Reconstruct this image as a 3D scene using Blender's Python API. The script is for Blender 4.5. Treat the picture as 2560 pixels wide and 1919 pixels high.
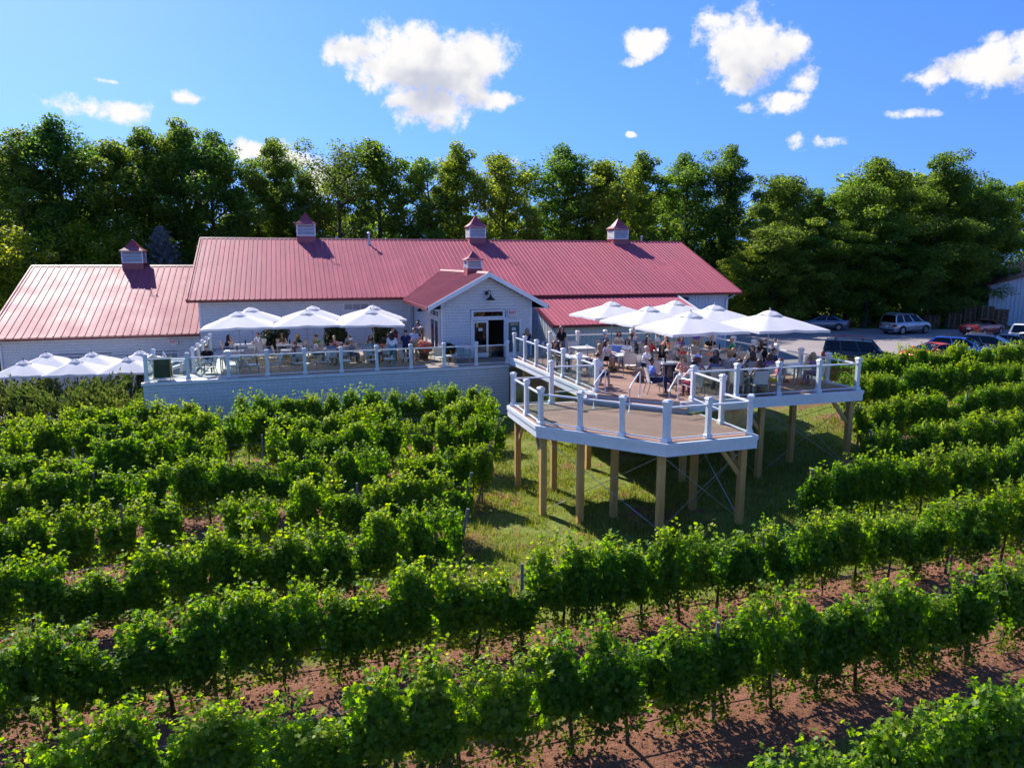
import bpy, math, random
import numpy as np
from mathutils import Vector, Matrix, noise as mnoise

for o in list(bpy.data.objects):
    bpy.data.objects.remove(o)
SC = bpy.context.scene
COL = SC.collection
R = math.radians
# ------------------------------------------------------------------ camera
CAM_Z = 7.8
cam_data = bpy.data.cameras.new('camera')
cam_data.sensor_width = 36.0
cam_data.lens = 36.0 * 1775.0 / 2560.0
cam_data.clip_start = 0.1
cam_data.clip_end = 3000.0
cam = bpy.data.objects.new('camera', cam_data)
COL.objects.link(cam)
cam.location = (0, 0, CAM_Z)
cam.rotation_euler = (math.pi / 2 - math.atan(305.5 / 1775.0), 0, 0)
SC.camera = cam
# ------------------------------------------------------------------ sun and sky
SUN_AZ = 38.7      # degrees left of the view axis, behind the trees
SUN_EL = 41.0
sun_data = bpy.data.lights.new('sun', 'SUN')
sun_data.energy = 5.0
sun_data.angle = R(0.55)
sun_data.color = (1.0, 0.945, 0.87)
sun = bpy.data.objects.new('sun', sun_data)
COL.objects.link(sun)
SUN_DIR = Vector((-math.sin(R(SUN_AZ)) * math.cos(R(SUN_EL)), math.cos(R(SUN_AZ)) * math.cos(R(SUN_EL)), math.sin(R(SUN_EL))))
sun.rotation_euler = SUN_DIR.to_track_quat('Z', 'Y').to_euler()
sun.location = SUN_DIR * 120

world = bpy.data.worlds.new('World')
SC.world = world
world.use_nodes = True
SKY_STRENGTH = 0.15


def build_world():
    nt = world.node_tree
    N, L = nt.nodes, nt.links
    N.clear()

    def n(t, **kw):
        x = N.new(t)
        for k, v in kw.items():
            setattr(x, k, v)
        return x

    def m(op, a, b=None, c=None):
        x = n('ShaderNodeMath', operation=op)
        for i, s in enumerate((a, b, c)):
            if s is None:
                continue
            if isinstance(s, (int, float)):
                x.inputs[i].default_value = s
            else:
                L.new(s, x.inputs[i])
        return x.outputs[0]

    def vm(op, a, b=None):
        x = n('ShaderNodeVectorMath', operation=op)
        for i, s in enumerate((a, b)):
            if s is None:
                continue
            if isinstance(s, (tuple, list)):
                x.inputs[i].default_value = s
            else:
                L.new(s, x.inputs[i])
        return x

    def smooth(v, lo, hi):
        x = n('ShaderNodeMapRange', interpolation_type='SMOOTHSTEP')
        L.new(v, x.inputs[0])
        x.inputs[1].default_value = lo
        x.inputs[2].default_value = hi
        return x.outputs[0]

    out = n('ShaderNodeOutputWorld')
    sky = n('ShaderNodeTexSky', sky_type='NISHITA')
    sky.sun_disc = False
    sky.sun_elevation = R(SUN_EL)
    sky.sun_rotation = R(-SUN_AZ)
    sky.air_density = 1.0
    sky.dust_density = 0.1
    sky.ozone_density = 4.0
    hsv = n('ShaderNodeHueSaturation')
    hsv.inputs['Saturation'].default_value = 1.25
    hsv.inputs['Hue'].default_value = 0.517
    L.new(sky.outputs[0], hsv.inputs['Color'])
    bg = n('ShaderNodeBackground')
    bg.inputs[1].default_value = SKY_STRENGTH
    L.new(hsv.outputs[0], bg.inputs[0])
    tc = n('ShaderNodeTexCoord')
    nrm = vm('NORMALIZE', tc.outputs['Generated']).outputs[0]
    # clear dry air: the pale band at the horizon stays narrow
    lift = vm('MULTIPLY_ADD', nrm, (1.0, 1.0, 0.80))
    lift.inputs[2].default_value = (0, 0, 0.27)
    L.new(vm('NORMALIZE', lift.outputs[0]).outputs[0], sky.inputs[0])
    sp = n('ShaderNodeSeparateXYZ')
    L.new(nrm, sp.inputs[0])
    az = m('ARCTAN2', sp.outputs[0], sp.outputs[1])
    el = m('ARCSINE', sp.outputs[2])
    cb = n('ShaderNodeCombineXYZ')
    L.new(az, cb.inputs[0])
    L.new(el, cb.inputs[1])

    def noise(vec, scale, detail, rough):
        x = n('ShaderNodeTexNoise')
        x.inputs['Scale'].default_value = scale
        x.inputs['Detail'].default_value = detail
        x.inputs['Roughness'].default_value = rough
        L.new(vec, x.inputs['Vector'])
        return x
    w = noise(nrm, 14.0, 2.0, 0.55)
    wv = vm('SUBTRACT', w.outputs['Color'], (0.5, 0.5, 0.5)).outputs[0]
    wv = vm('MULTIPLY', wv, (0.05, 0.035, 0.0)).outputs[0]
    p = vm('ADD', cb.outputs[0], wv).outputs[0]
    # cumulus puffs: azimuth, elevation, half-width, half-height (radians)
    PUFFS = CLOUD_LIST
    def puff_field(q):
        f = None
        for (a, e, ra, re) in PUFFS:
            d = vm('MULTIPLY_ADD', q, (1 / ra, 1 / re, 0))
            d.inputs[2].default_value = (-a / ra, -e / re, min(0.85, 0.011 / re) if re < 0.03 else 0.0)
            ln = vm('LENGTH', d.outputs[0]).outputs['Value']
            f = ln if f is None else m('MINIMUM', f, ln)
        return f
    F = puff_field(p)
    F2 = puff_field(vm('ADD', p, (-0.012, 0.026, 0)).outputs[0])     # cloud lying towards the sun
    field = m('SUBTRACT', 1.30, F)
    fb = noise(nrm, 30.0, 8.0, 0.66)
    sunoff = vm('ADD', nrm, (-0.014, 0.0, 0.024)).outputs[0]
    fb1 = noise(nrm, 17.0, 3.0, 0.5)
    fb2 = noise(sunoff, 17.0, 3.0, 0.5)
    # the same broken cumulus goes on over the rest of the sky
    gen = noise(nrm, 3.3, 2.0, 0.55)
    genv = m('MULTIPLY', m('SUBTRACT', gen.outputs[0], 0.62), 6.0)
    side = smooth(m('ABSOLUTE', az), 0.72, 0.95)
    high = smooth(el, 0.40, 0.60)
    elsewhere = m('MAXIMUM', side, high)
    genv = m('ADD', genv, m('MULTIPLY', m('SUBTRACT', 1.0, elsewhere), -4.0))
    field = m('MAXIMUM', field, genv)
    field = m('MINIMUM', field, 1.0)
    val = m('ADD', field, m('MULTIPLY', m('SUBTRACT', fb.outputs[0], 0.5), 2.3))
    mask = smooth(val, 0.0, 0.58)
    above = smooth(el, -0.01, 0.03)
    mask = m('MULTIPLY', mask, above)
    rel = m('SUBTRACT', fb1.outputs[0], fb2.outputs[0])
    lowf = noise(nrm, 11.0, 1.0, 0.5)
    sh = m('ADD', m('MULTIPLY', rel, 2.0), 0.95)
    sh = m('ADD', sh, m('MULTIPLY', m('SUBTRACT', lowf.outputs[0], 0.5), 1.2))
    core = smooth(val, 0.55, 1.7)
    sh = m('SUBTRACT', sh, m('MULTIPLY', core, 0.22))
    sh = m('ADD', sh, m('MULTIPLY', m('SUBTRACT', fb.outputs[0], 0.5), 0.9))
    deep = smooth(m('SUBTRACT', 1.25, F2), -0.1, 1.3)
    sh = m('SUBTRACT', sh, m('MULTIPLY', deep, 0.62))
    sh = smooth(sh, -0.1, 1.0)
    cr = n('ShaderNodeMix', data_type='RGBA')
    L.new(sh, cr.inputs[0])
    cr.inputs[6].default_value = (0.60, 0.63, 0.74, 1)
    cr.inputs[7].default_value = (1.0, 0.985, 0.98, 1)
    cbg = n('ShaderNodeBackground')
    cbg.inputs[1].default_value = 0.57
    L.new(cr.outputs[2], cbg.inputs[0])
    mx = n('ShaderNodeMixShader')
    L.new(mask, mx.inputs[0])
    L.new(bg.outputs[0], mx.inputs[1])
    L.new(cbg.outputs[0], mx.inputs[2])
    L.new(mx.outputs[0], out.inputs[0])


CLOUD_LIST = [
    (-0.1258, 0.2499, 0.0767, 0.0417), (-0.122, 0.2845, 0.0266, 0.0217), (-0.1911, 0.2633, 0.05, 0.0208),
    (-0.2319, 0.2637, 0.0183, 0.0098), (-0.0465, 0.2623, 0.0399, 0.0306), (-0.0743, 0.2403, 0.058, 0.0367),
    (-0.1087, 0.2008, 0.0485, 0.0263), (-0.0192, 0.212, 0.0325, 0.0164), (-0.1526, 0.1985, 0.014, 0.0106),
    (-0.1868, 0.2167, 0.0056, 0.0086), (0.2993, 0.2566, 0.0548, 0.0399), (0.2696, 0.2868, 0.0295, 0.0179),
    (0.3427, 0.2632, 0.0293, 0.0221), (0.3668, 0.2229, 0.0185, 0.0152), (0.1776, 0.277, 0.026, 0.0195),
    (0.1605, 0.2567, 0.0213, 0.0078), (0.3443, 0.1946, 0.0274, 0.0151), (0.3057, 0.1917, 0.0212, 0.0085),
    (0.2954, 0.2256, 0.0351, 0.0194), (0.566, 0.2115, 0.0403, 0.0256), (0.5212, 0.2147, 0.0263, 0.0192),
    (0.5588, 0.2402, 0.0146, 0.0126), (0.5901, 0.2243, 0.0219, 0.0192), (0.4878, 0.1688, 0.0241, 0.0059),
    (0.5136, 0.1715, 0.0128, 0.0063), (0.396, 0.1462, 0.0363, 0.0091), (0.3688, 0.1516, 0.017, 0.0092),
    (0.1555, 0.1598, 0.007, 0.0042), (-0.5281, 0.175, 0.0367, 0.0146), (-0.4831, 0.1666, 0.0296, 0.015),
    (-0.4102, 0.196, 0.0254, 0.0104), (-0.4986, 0.2081, 0.011, 0.0036), (-0.2962, 0.1266, 0.0489, 0.0179),
    (-0.3466, 0.1312, 0.0294, 0.0152), (0.0057, 0.1323, 0.0171, 0.0112), (-0.2509, 0.0992, 0.0376, 0.0214),
    (0.5274, 0.0948, 0.0166, 0.0088)]
build_world()
world.cycles.sampling_method = 'NONE'      # an even sky: found by the bounced rays
SC.view_settings.view_transform = 'Standard'
SC.view_settings.look = 'None'
SC.view_settings.gamma = 1.0
SC.view_settings.use_curve_mapping = False
SC.view_settings.exposure = 0.82
SC.render.engine = 'CYCLES'
SC.cycles.use_denoising = True
SC.cycles.max_bounces = 6
SC.cycles.diffuse_bounces = 2
SC.cycles.glossy_bounces = 2
SC.cycles.transparent_max_bounces = 20
SC.cycles.transmission_bounces = 3
SC.cycles.use_adaptive_sampling = True
SC.cycles.adaptive_threshold = 0.03
SC.cycles.use_light_tree = False
SC.cycles.caustics_reflective = False
SC.cycles.caustics_refractive = False
SC.cycles.sample_clamp_indirect = 6.0

# ------------------------------------------------------------------ frames of reference
PHI = R(17.0)                       # the house, the deck and the patio share one turned grid
CU, SU = math.cos(PHI), math.sin(PHI)


def W(u, v, z=0.0):
    return Vector((u * CU - v * SU, u * SU + v * CU, z))


def sstep(a, b, x):
    t = np.clip((x - a) / (b - a), 0, 1)
    return t * t * (3 - 2 * t)


def terrain(x, y):
    """height of the ground at x, y (numbers or arrays)"""
    rise = 1.1 * sstep(24, 38, y) * sstep(6, 16, x)
    dip = -0.28 * np.exp(-((x - 0.5) / 4.5) ** 2 - ((y - 22.5) / 4.5) ** 2)
    return rise + dip


def gz(x, y):
    return float(terrain(x, y))


# ------------------------------------------------------------------ materials
MATS = {}


def new_mat(name):
    m = bpy.data.materials.new(name)
    m.use_nodes = True
    MATS[name] = m
    nt = m.node_tree
    return m, nt, nt.nodes['Principled BSDF'], nt.nodes['Material Output']


def nmath(nt, op, a, b=None, clamp=False):
    x = nt.nodes.new('ShaderNodeMath')
    x.operation = op
    x.use_clamp = clamp
    for i, s in enumerate((a, b)):
        if s is None:
            continue
        if isinstance(s, (int, float)):
            x.inputs[i].default_value = s
        else:
            nt.links.new(s, x.inputs[i])
    return x.outputs[0]


def nnoise(nt, vec, scale, detail=4.0, rough=0.55):
    x = nt.nodes.new('ShaderNodeTexNoise')
    x.inputs['Scale'].default_value = scale
    x.inputs['Detail'].default_value = detail
    x.inputs['Roughness'].default_value = rough
    if vec is not None:
        nt.links.new(vec, x.inputs['Vector'])
    return x.outputs[0]


def nramp(nt, fac, stops):
    x = nt.nodes.new('ShaderNodeValToRGB')
    el = x.color_ramp.elements
    el[0].position, el[0].color = stops[0][0], (*stops[0][1], 1)
    el[1].position, el[1].color = stops[-1][0], (*stops[-1][1], 1)
    for p, c in stops[1:-1]:
        e = el.new(p)
        e.color = (*c, 1)
    nt.links.new(fac, x.inputs[0])
    return x.outputs[0]


def nmix(nt, fac, a, b, blend='MIX'):
    x = nt.nodes.new('ShaderNodeMix')
    x.data_type = 'RGBA'
    x.blend_type = blend
    for i, s in ((0, fac), (6, a), (7, b)):
        if isinstance(s, (int, float)):
            x.inputs[i].default_value = s
        elif isinstance(s, (tuple, list)):
            x.inputs[i].default_value = (*s, 1)
        else:
            nt.links.new(s, x.inputs[i])
    return x.outputs[2]


def ncoord(nt, kind='Object'):
    return nt.nodes.new('ShaderNodeTexCoord').outputs[kind]


def npos(nt):
    return nt.nodes.new('ShaderNodeNewGeometry').outputs['Position']


def nbump(nt, bsdf, height, dist=0.01, strength=0.6):
    b = nt.nodes.new('ShaderNodeBump')
    b.inputs['Distance'].default_value = dist
    b.inputs['Strength'].default_value = strength
    nt.links.new(height, b.inputs['Height'])
    nt.links.new(b.outputs[0], bsdf.inputs['Normal'])


def paint(name, col, rough=0.5, var=0.12, scale=3.0, bump=0.0, metal=0.0, coat=0.0, island=0.0, spec=0.5):
    """a plain surface with slight wear: two scales of noise on colour and roughness"""
    m, nt, b, out = new_mat(name)
    pos = npos(nt)
    n1 = nnoise(nt, pos, scale, 5.0, 0.6)
    n2 = nnoise(nt, pos, scale * 9, 3.0, 0.6)
    f = nmath(nt, 'ADD', nmath(nt, 'MULTIPLY', n1, 0.65), nmath(nt, 'MULTIPLY', n2, 0.35))
    lo = tuple(c * (1 - var) for c in col)
    hi = tuple(min(1, c * (1 + var)) for c in col)
    c = nramp(nt, f, [(0.3, lo), (0.7, hi)])
    if island:
        r = nt.nodes.new('ShaderNodeObjectInfo').outputs['Random']
        g = nt.nodes.new('ShaderNodeNewGeometry').outputs['Random Per Island']
        s = nmath(nt, 'FRACT', nmath(nt, 'ADD', r, g))
        s = nmath(nt, 'ADD', nmath(nt, 'MULTIPLY', s, 2 * island), 1 - island)
        hs = nt.nodes.new('ShaderNodeHueSaturation')
        nt.links.new(s, hs.inputs['Value'])
        nt.links.new(c, hs.inputs['Color'])
        c = hs.outputs[0]
    nt.links.new(c, b.inputs['Base Color'])
    rr = nmath(nt, 'ADD', nmath(nt, 'MULTIPLY', n1, 0.25), rough - 0.12, True)
    nt.links.new(rr, b.inputs['Roughness'])
    b.inputs['Metallic'].default_value = metal
    b.inputs['Coat Weight'].default_value = coat
    b.inputs['Specular IOR Level'].default_value = spec
    if bump:
        nbump(nt, b, n2, bump, 0.5)
    return m


def leaf_mat(name, cols, trans=0.45, rough=0.45, spec=0.35, objvar=0.12):
    """foliage: a different green for every leaf and every plant, light passing through the blade"""
    m, nt, b, out = new_mat(name)
    g = nt.nodes.new('ShaderNodeNewGeometry').outputs['Random Per Island']
    r = nt.nodes.new('ShaderNodeObjectInfo').outputs['Random']
    k = len(cols)
    c = nramp(nt, g, [(i / (k - 1), cc) for i, cc in enumerate(cols)])
    hs = nt.nodes.new('ShaderNodeHueSaturation')
    nt.links.new(c, hs.inputs['Color'])
    nt.links.new(nmath(nt, 'ADD', nmath(nt, 'MULTIPLY', r, 2 * objvar), 1 - objvar), hs.inputs['Value'])
    nt.links.new(nmath(nt, 'ADD', nmath(nt, 'MULTIPLY', r, -0.03), 0.515), hs.inputs['Hue'])
    nt.links.new(hs.outputs[0], b.inputs['Base Color'])
    b.inputs['Roughness'].default_value = rough
    b.inputs['Specular IOR Level'].default_value = spec
    tr = nt.nodes.new('ShaderNodeBsdfTranslucent')
    hs2 = nt.nodes.new('ShaderNodeHueSaturation')
    nt.links.new(hs.outputs[0], hs2.inputs['Color'])
    hs2.inputs['Hue'].default_value = 0.486
    hs2.inputs['Saturation'].default_value = 1.15
    hs2.inputs['Value'].default_value = 2.0
    nt.links.new(hs2.outputs[0], tr.inputs[0])
    mx = nt.nodes.new('ShaderNodeMixShader')
    mx.inputs[0].default_value = trans
    nt.links.new(b.outputs[0], mx.inputs[1])
    nt.links.new(tr.outputs[0], mx.inputs[2])
    nt.links.new(mx.outputs[0], out.inputs[0])
    return m


def glass_mat(name, tint, gloss=0.9, rough=0.02):
    """a thin pane: tinted see-through with the mirror of the sky at grazing angles"""
    m, nt, b, out = new_mat(name)
    nt.nodes.remove(b)
    t = nt.nodes.new('ShaderNodeBsdfTransparent')
    t.inputs[0].default_value = (*tint, 1)
    g = nt.nodes.new('ShaderNodeBsdfGlossy')
    g.inputs['Roughness'].default_value = rough
    lw = nt.nodes.new('ShaderNodeLayerWeight')        # Schlick's curve, the same from both faces of the pane
    lw.inputs[0].default_value = 0.5
    fr = nmath(nt, 'ADD', nmath(nt, 'MULTIPLY', nmath(nt, 'POWER', lw.outputs['Facing'], 5.0), 0.95), 0.045)
    mx = nt.nodes.new('ShaderNodeMixShader')
    nt.links.new(nmath(nt, 'MULTIPLY', fr, gloss), mx.inputs[0])
    nt.links.new(t.outputs[0], mx.inputs[1])
    nt.links.new(g.outputs[0], mx.inputs[2])
    nt.links.new(mx.outputs[0], out.inputs[0])
    return m


def wood_mat(name, a, b_, rough=0.65, grain=(1.2, 14, 14), island=0.10):
    m, nt, b, out = new_mat(name)
    mp = nt.nodes.new('ShaderNodeMapping')
    mp.inputs['Scale'].default_value = grain
    nt.links.new(ncoord(nt), mp.inputs[0])
    n1 = nnoise(nt, mp.outputs[0], 2.0, 5.0, 0.65)
    n2 = nnoise(nt, npos(nt), 0.9, 3.0, 0.5)
    f = nmath(nt, 'ADD', nmath(nt, 'MULTIPLY', n1, 0.6), nmath(nt, 'MULTIPLY', n2, 0.4))
    c = nramp(nt, f, [(0.32, a), (0.68, b_)])
    r = nt.nodes.new('ShaderNodeObjectInfo').outputs['Random']
    hs = nt.nodes.new('ShaderNodeHueSaturation')
    nt.links.new(nmath(nt, 'ADD', nmath(nt, 'MULTIPLY', r, 2 * island), 1 - island), hs.inputs['Value'])
    nt.links.new(c, hs.inputs['Color'])
    nt.links.new(hs.outputs[0], b.inputs['Base Color'])
    b.inputs['Roughness'].default_value = rough
    nbump(nt, b, n1, 0.004, 0.5)
    return m


def fabric_mat(name, col, var=0.08, rough=0.85, trans=0.0, weave=0.0):
    m, nt, b, out = new_mat(name)
    pos = ncoord(nt)
    n1 = nnoise(nt, pos, 6.0, 4.0, 0.6)
    lo = tuple(c * (1 - var) for c in col)
    hi = tuple(min(1, c * (1 + var)) for c in col)
    c = nramp(nt, n1, [(0.3, lo), (0.7, hi)])
    nt.links.new(c, b.inputs['Base Color'])
    b.inputs['Roughness'].default_value = rough
    b.inputs['Specular IOR Level'].default_value = 0.2
    nbump(nt, b, nnoise(nt, pos, 18.0, 3.0), 0.01, 0.4)
    if trans:
        t = nt.nodes.new('ShaderNodeBsdfTranslucent')
        nt.links.new(c, t.inputs[0])
        mx = nt.nodes.new('ShaderNodeMixShader')
        mx.inputs[0].default_value = trans
        nt.links.new(b.outputs[0], mx.inputs[1])
        nt.links.new(t.outputs[0], mx.inputs[2])
        nt.links.new(mx.outputs[0], out.inputs[0])
    return m


M_SHINGLE = paint('painted_shingle', (0.66, 0.655, 0.65), 0.7, 0.03, 0.7, 0.0, island=0.04)
M_WALLCORE = paint('shingle_joint_shade', (0.34, 0.34, 0.35), 0.9, 0.1, 2.0)  # joint backing; its dark colour paints the shadow lines between courses
M_TRIM = paint('white_trim', (0.72, 0.73, 0.75), 0.45, 0.05, 2.5)
M_FASCIA = paint('deck_fascia', (0.76, 0.75, 0.74), 0.5, 0.11, 0.9)
M_POST = paint('white_post', (0.74, 0.735, 0.725), 0.42, 0.09, 1.4)
M_RAIL = paint('white_rail', (0.78, 0.79, 0.80), 0.35, 0.04, 3.0)
M_ROOF = paint('red_roof_metal', (0.39, 0.092, 0.118), 0.56, 0.12, 0.5, metal=0.0, coat=0.0, island=0.05, spec=0.12)
MATS['red_roof_metal'].node_tree.nodes['Principled BSDF'].inputs['IOR'].default_value = 1.42


def roof_wear():
    # rain streaks down the slope, a lap joint part way up and slight fading on top of the paint
    nt = MATS['red_roof_metal'].node_tree
    b = nt.nodes['Principled BSDF']
    src = b.inputs['Base Color'].links[0].from_socket
    mp = nt.nodes.new('ShaderNodeMapping')
    mp.inputs['Rotation'].default_value = (0, 0, -PHI)
    nt.links.new(npos(nt), mp.inputs[0])
    st = nt.nodes.new('ShaderNodeMapping')
    st.inputs['Scale'].default_value = (5.0, 0.22, 0.22)
    nt.links.new(mp.outputs[0], st.inputs[0])
    n1 = nnoise(nt, st.outputs[0], 1.0, 5.0, 0.65)
    n2 = nnoise(nt, npos(nt), 0.35, 3.0, 0.5)
    f = nmath(nt, 'ADD', nmath(nt, 'MULTIPLY', n1, 0.7), nmath(nt, 'MULTIPLY', n2, 0.3))
    v = nramp(nt, f, [(0.30, (0.80, 0.80, 0.80)), (0.55, (1.0, 1.0, 1.0)), (0.72, (1.16, 1.16, 1.16))])
    nt.links.new(nmix(nt, 1.0, src, v, 'MULTIPLY'), b.inputs['Base Color'])
    nbump(nt, b, nnoise(nt, st.outputs[0], 0.6, 2.0, 0.5), 0.02, 0.35)


roof_wear()
M_ROOFTRIM = paint('red_roof_trim', (0.17, 0.022, 0.030), 0.4, 0.10, 1.5)
M_CUPROOF = paint('cupola_roof_metal', (0.27, 0.035, 0.05), 0.36, 0.15, 2.0, spec=0.7)
M_PAINTED_DARK = paint('painted_dark_interior', (0.02, 0.018, 0.016), 0.9, 0.2, 1.0)  # near-black colour standing in for the shade of unlit spaces
M_BLUEWALL = paint('board_batten_white', (0.60, 0.62, 0.66), 0.6, 0.06, 1.5)
M_BLACK = paint('black_metal', (0.012, 0.012, 0.013), 0.35, 0.2, 4.0)
M_GREYMETAL = paint('grey_aluminium', (0.34, 0.34, 0.36), 0.38, 0.08, 6.0, metal=0.55)
M_STEEL = paint('galvanised_steel', (0.45, 0.46, 0.48), 0.4, 0.12, 5.0, metal=0.7)
M_SLING = fabric_mat('beige_sling', (0.60, 0.56, 0.52), 0.05)
M_WHITETOP = paint('pale_table_top', (0.66, 0.68, 0.68), 0.25, 0.04, 3.0)
M_CANVAS = fabric_mat('white_canvas', (0.86, 0.84, 0.83), 0.03, 0.9, 0.34)
M_GLASS = glass_mat('railing_glass', (0.885, 0.945, 0.935), 0.75)
M_WINGLASS = glass_mat('window_glass', (0.25, 0.28, 0.30), 1.0)
M_DOORGLASS = glass_mat('door_glass', (0.62, 0.70, 0.70), 1.0)
M_CARGLASS = glass_mat('car_glass', (0.10, 0.13, 0.14), 1.0)
M_DECK = wood_mat('deck_board', (0.215, 0.115, 0.080), (0.33, 0.19, 0.138), 0.75, island=0.17)
M_DECKGREY = paint('grey_stair_riser', (0.33, 0.34, 0.36), 0.6, 0.08, 2.0)
M_TIMBER = wood_mat('treated_timber', (0.48, 0.26, 0.075), (0.66, 0.41, 0.14), 0.75, (9, 9, 0.8))
M_CONCRETE = paint('pale_concrete', (0.50, 0.47, 0.43), 0.8, 0.12, 1.2, 0.004)

# ------------------------------------------------------------------ mesh helpers
class MB:
    """collects simple solids into one mesh"""

    def __init__(self):
        self.v, self.f, self.m = [], [], []

    def add(self, verts, faces, mi=0):
        o = len(self.v)
        self.v.extend([tuple(p) for p in verts])
        self.f.extend([tuple(i + o for i in fc) for fc in faces])
        self.m.extend([mi] * len(faces))
        return self

    def box(self, x0, x1, y0, y1, z0, z1, mi=0):
        return self.add([(x0, y0, z0), (x1, y0, z0), (x1, y1, z0), (x0, y1, z0), (x0, y0, z1), (x1, y0, z1), (x1, y1, z1), (x0, y1, z1)],
                        [(0, 3, 2, 1), (4, 5, 6, 7), (0, 1, 5, 4), (1, 2, 6, 5), (2, 3, 7, 6), (3, 0, 4, 7)], mi)

    def bbox(self, x0, x1, y0, y1, z0, z1, b=0.008, mi=0):
        """box with chamfered vertical edges and top"""
        pts = [(x0 + b, y0), (x1 - b, y0), (x1, y0 + b), (x1, y1 - b), (x1 - b, y1), (x0 + b, y1), (x0, y1 - b), (x0, y0 + b)]
        cx, cy = (x0 + x1) / 2, (y0 + y1) / 2
        rings = [(z0, 0), (z1 - b, 0), (z1, b)]
        vs = []
        for z, s in rings:
            for (x, y) in pts:
                vs.append((x + (s if x < cx else -s), y + (s if y < cy else -s), z))
        fs = [tuple(range(7, -1, -1)), tuple(range(16, 24))]
        for r in range(2):
            for i in range(8):
                j = (i + 1) % 8
                fs.append((r * 8 + i, r * 8 + j, r * 8 + 8 + j, r * 8 + 8 + i))
        return self.add(vs, fs, mi)

    def prism(self, poly, z0, z1, mi=0):
        n = len(poly)
        vs = [(x, y, z0) for x, y in poly] + [(x, y, z1) for x, y in poly]
        fs = [tuple(range(n - 1, -1, -1)), tuple(range(n, 2 * n))]
        fs += [(i, (i + 1) % n, n + (i + 1) % n, n + i) for i in range(n)]
        return self.add(vs, fs, mi)

    def hull(self, bottom, top, mi=0):
        n = len(bottom)
        vs = list(bottom) + list(top)
        fs = [tuple(range(n - 1, -1, -1)), tuple(range(n, 2 * n))]
        fs += [(i, (i + 1) % n, n + (i + 1) % n, n + i) for i in range(n)]
        return self.add(vs, fs, mi)

    def tube(self, pts, rad, seg=8, mi=0, cap=True):
        pts = [Vector(p) for p in pts]
        if isinstance(rad, (int, float)):
            rad = [rad] * len(pts)
        vs, fs = [], []
        up = Vector((0, 0, 1))
        for i, p in enumerate(pts):
            if i == 0:
                t = pts[1] - p
            elif i == len(pts) - 1:
                t = p - pts[i - 1]
            else:
                t = (pts[i + 1] - p).normalized() + (p - pts[i - 1]).normalized()
            t.normalize()
            a = t.cross(up)
            if a.length < 0.05:
                a = t.cross(Vector((1, 0, 0)))
            a.normalize()
            b = t.cross(a)
            for k in range(seg):
                q = 2 * math.pi * k / seg
                vs.append(p + (a * math.cos(q) + b * math.sin(q)) * rad[i])
        for i in range(len(pts) - 1):
            for k in range(seg):
                k2 = (k + 1) % seg
                fs.append((i * seg + k, (i + 1) * seg + k, (i + 1) * seg + k2, i * seg + k2))
        if cap:
            fs.append(tuple(range(seg)))
            fs.append(tuple(reversed([(len(pts) - 1) * seg + k for k in range(seg)])))
        return self.add(vs, fs, mi)

    def bar(self, p0, p1, w, h, mi=0):
        """square bar from p0 to p1, w across and h up"""
        p0, p1 = Vector(p0), Vector(p1)
        t = (p1 - p0).normalized()
        a = t.cross(Vector((0, 0, 1)))
        if a.length < 0.05:
            a = Vector((1, 0, 0))
        a.normalize()
        b = a.cross(t).normalized()
        a, b = a * w / 2, b * h / 2
        vs = [p0 - a - b, p0 + a - b, p0 + a + b, p0 - a + b, p1 - a - b, p1 + a - b, p1 + a + b, p1 - a + b]
        return self.add(vs, [(0, 3, 2, 1), (4, 5, 6, 7), (0, 1, 5, 4), (1, 2, 6, 5), (2, 3, 7, 6), (3, 0, 4, 7)][::1], mi)

    def lathe(self, prof, seg=16, c=(0, 0), mi=0):
        vs, fs = [], []
        for r, z in prof:
            for k in range(seg):
                q = 2 * math.pi * k / seg
                vs.append((c[0] + r * math.cos(q), c[1] + r * math.sin(q), z))
        for i in range(len(prof) - 1):
            for k in range(seg):
                k2 = (k + 1) % seg
                fs.append((i * seg + k, i * seg + k2, (i + 1) * seg + k2, (i + 1) * seg + k))
        fs.append(tuple(reversed(range(seg))))
        fs.append(tuple((len(prof) - 1) * seg + k for k in range(seg)))
        return self.add(vs, fs, mi)

    def ball(self, c, r, seg=10, rings=6, mi=0):
        rx, ry, rz = (r, r, r) if isinstance(r, (int, float)) else r
        vs, fs = [(c[0], c[1], c[2] - rz)], []
        for i in range(1, rings):
            t = math.pi * i / rings
            for k in range(seg):
                q = 2 * math.pi * k / seg
                vs.append((c[0] + rx * math.sin(t) * math.cos(q), c[1] + ry * math.sin(t) * math.sin(q), c[2] - rz * math.cos(t)))
        vs.append((c[0], c[1], c[2] + rz))
        for k in range(seg):
            fs.append((0, 1 + (k + 1) % seg, 1 + k))
            for i in range(rings - 2):
                a = 1 + i * seg
                fs.append((a + k, a + (k + 1) % seg, a + seg + (k + 1) % seg, a + seg + k))
            a = 1 + (rings - 2) * seg
            fs.append((a + k, a + (k + 1) % seg, len(vs) - 1))
        return self.add(vs, fs, mi)

    def mesh(self, name, mats, smooth=False):
        me = bpy.data.meshes.new(name)
        me.from_pydata(self.v, [], self.f)
        mats = mats if isinstance(mats, (list, tuple)) else [mats]
        for m in mats:
            me.materials.append(m)
        if len(mats) > 1:
            me.polygons.foreach_set('material_index', self.m)
        if smooth:
            me.polygons.foreach_set('use_smooth', [True] * len(me.polygons))
            me.set_sharp_from_angle(angle=R(40))
        me.update()
        return me

    def build(self, name, mats, parent=None, loc=None, smooth=False, rz=0.0):
        return obj(name, self.mesh(name, mats, smooth), parent, loc, rz)


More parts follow.
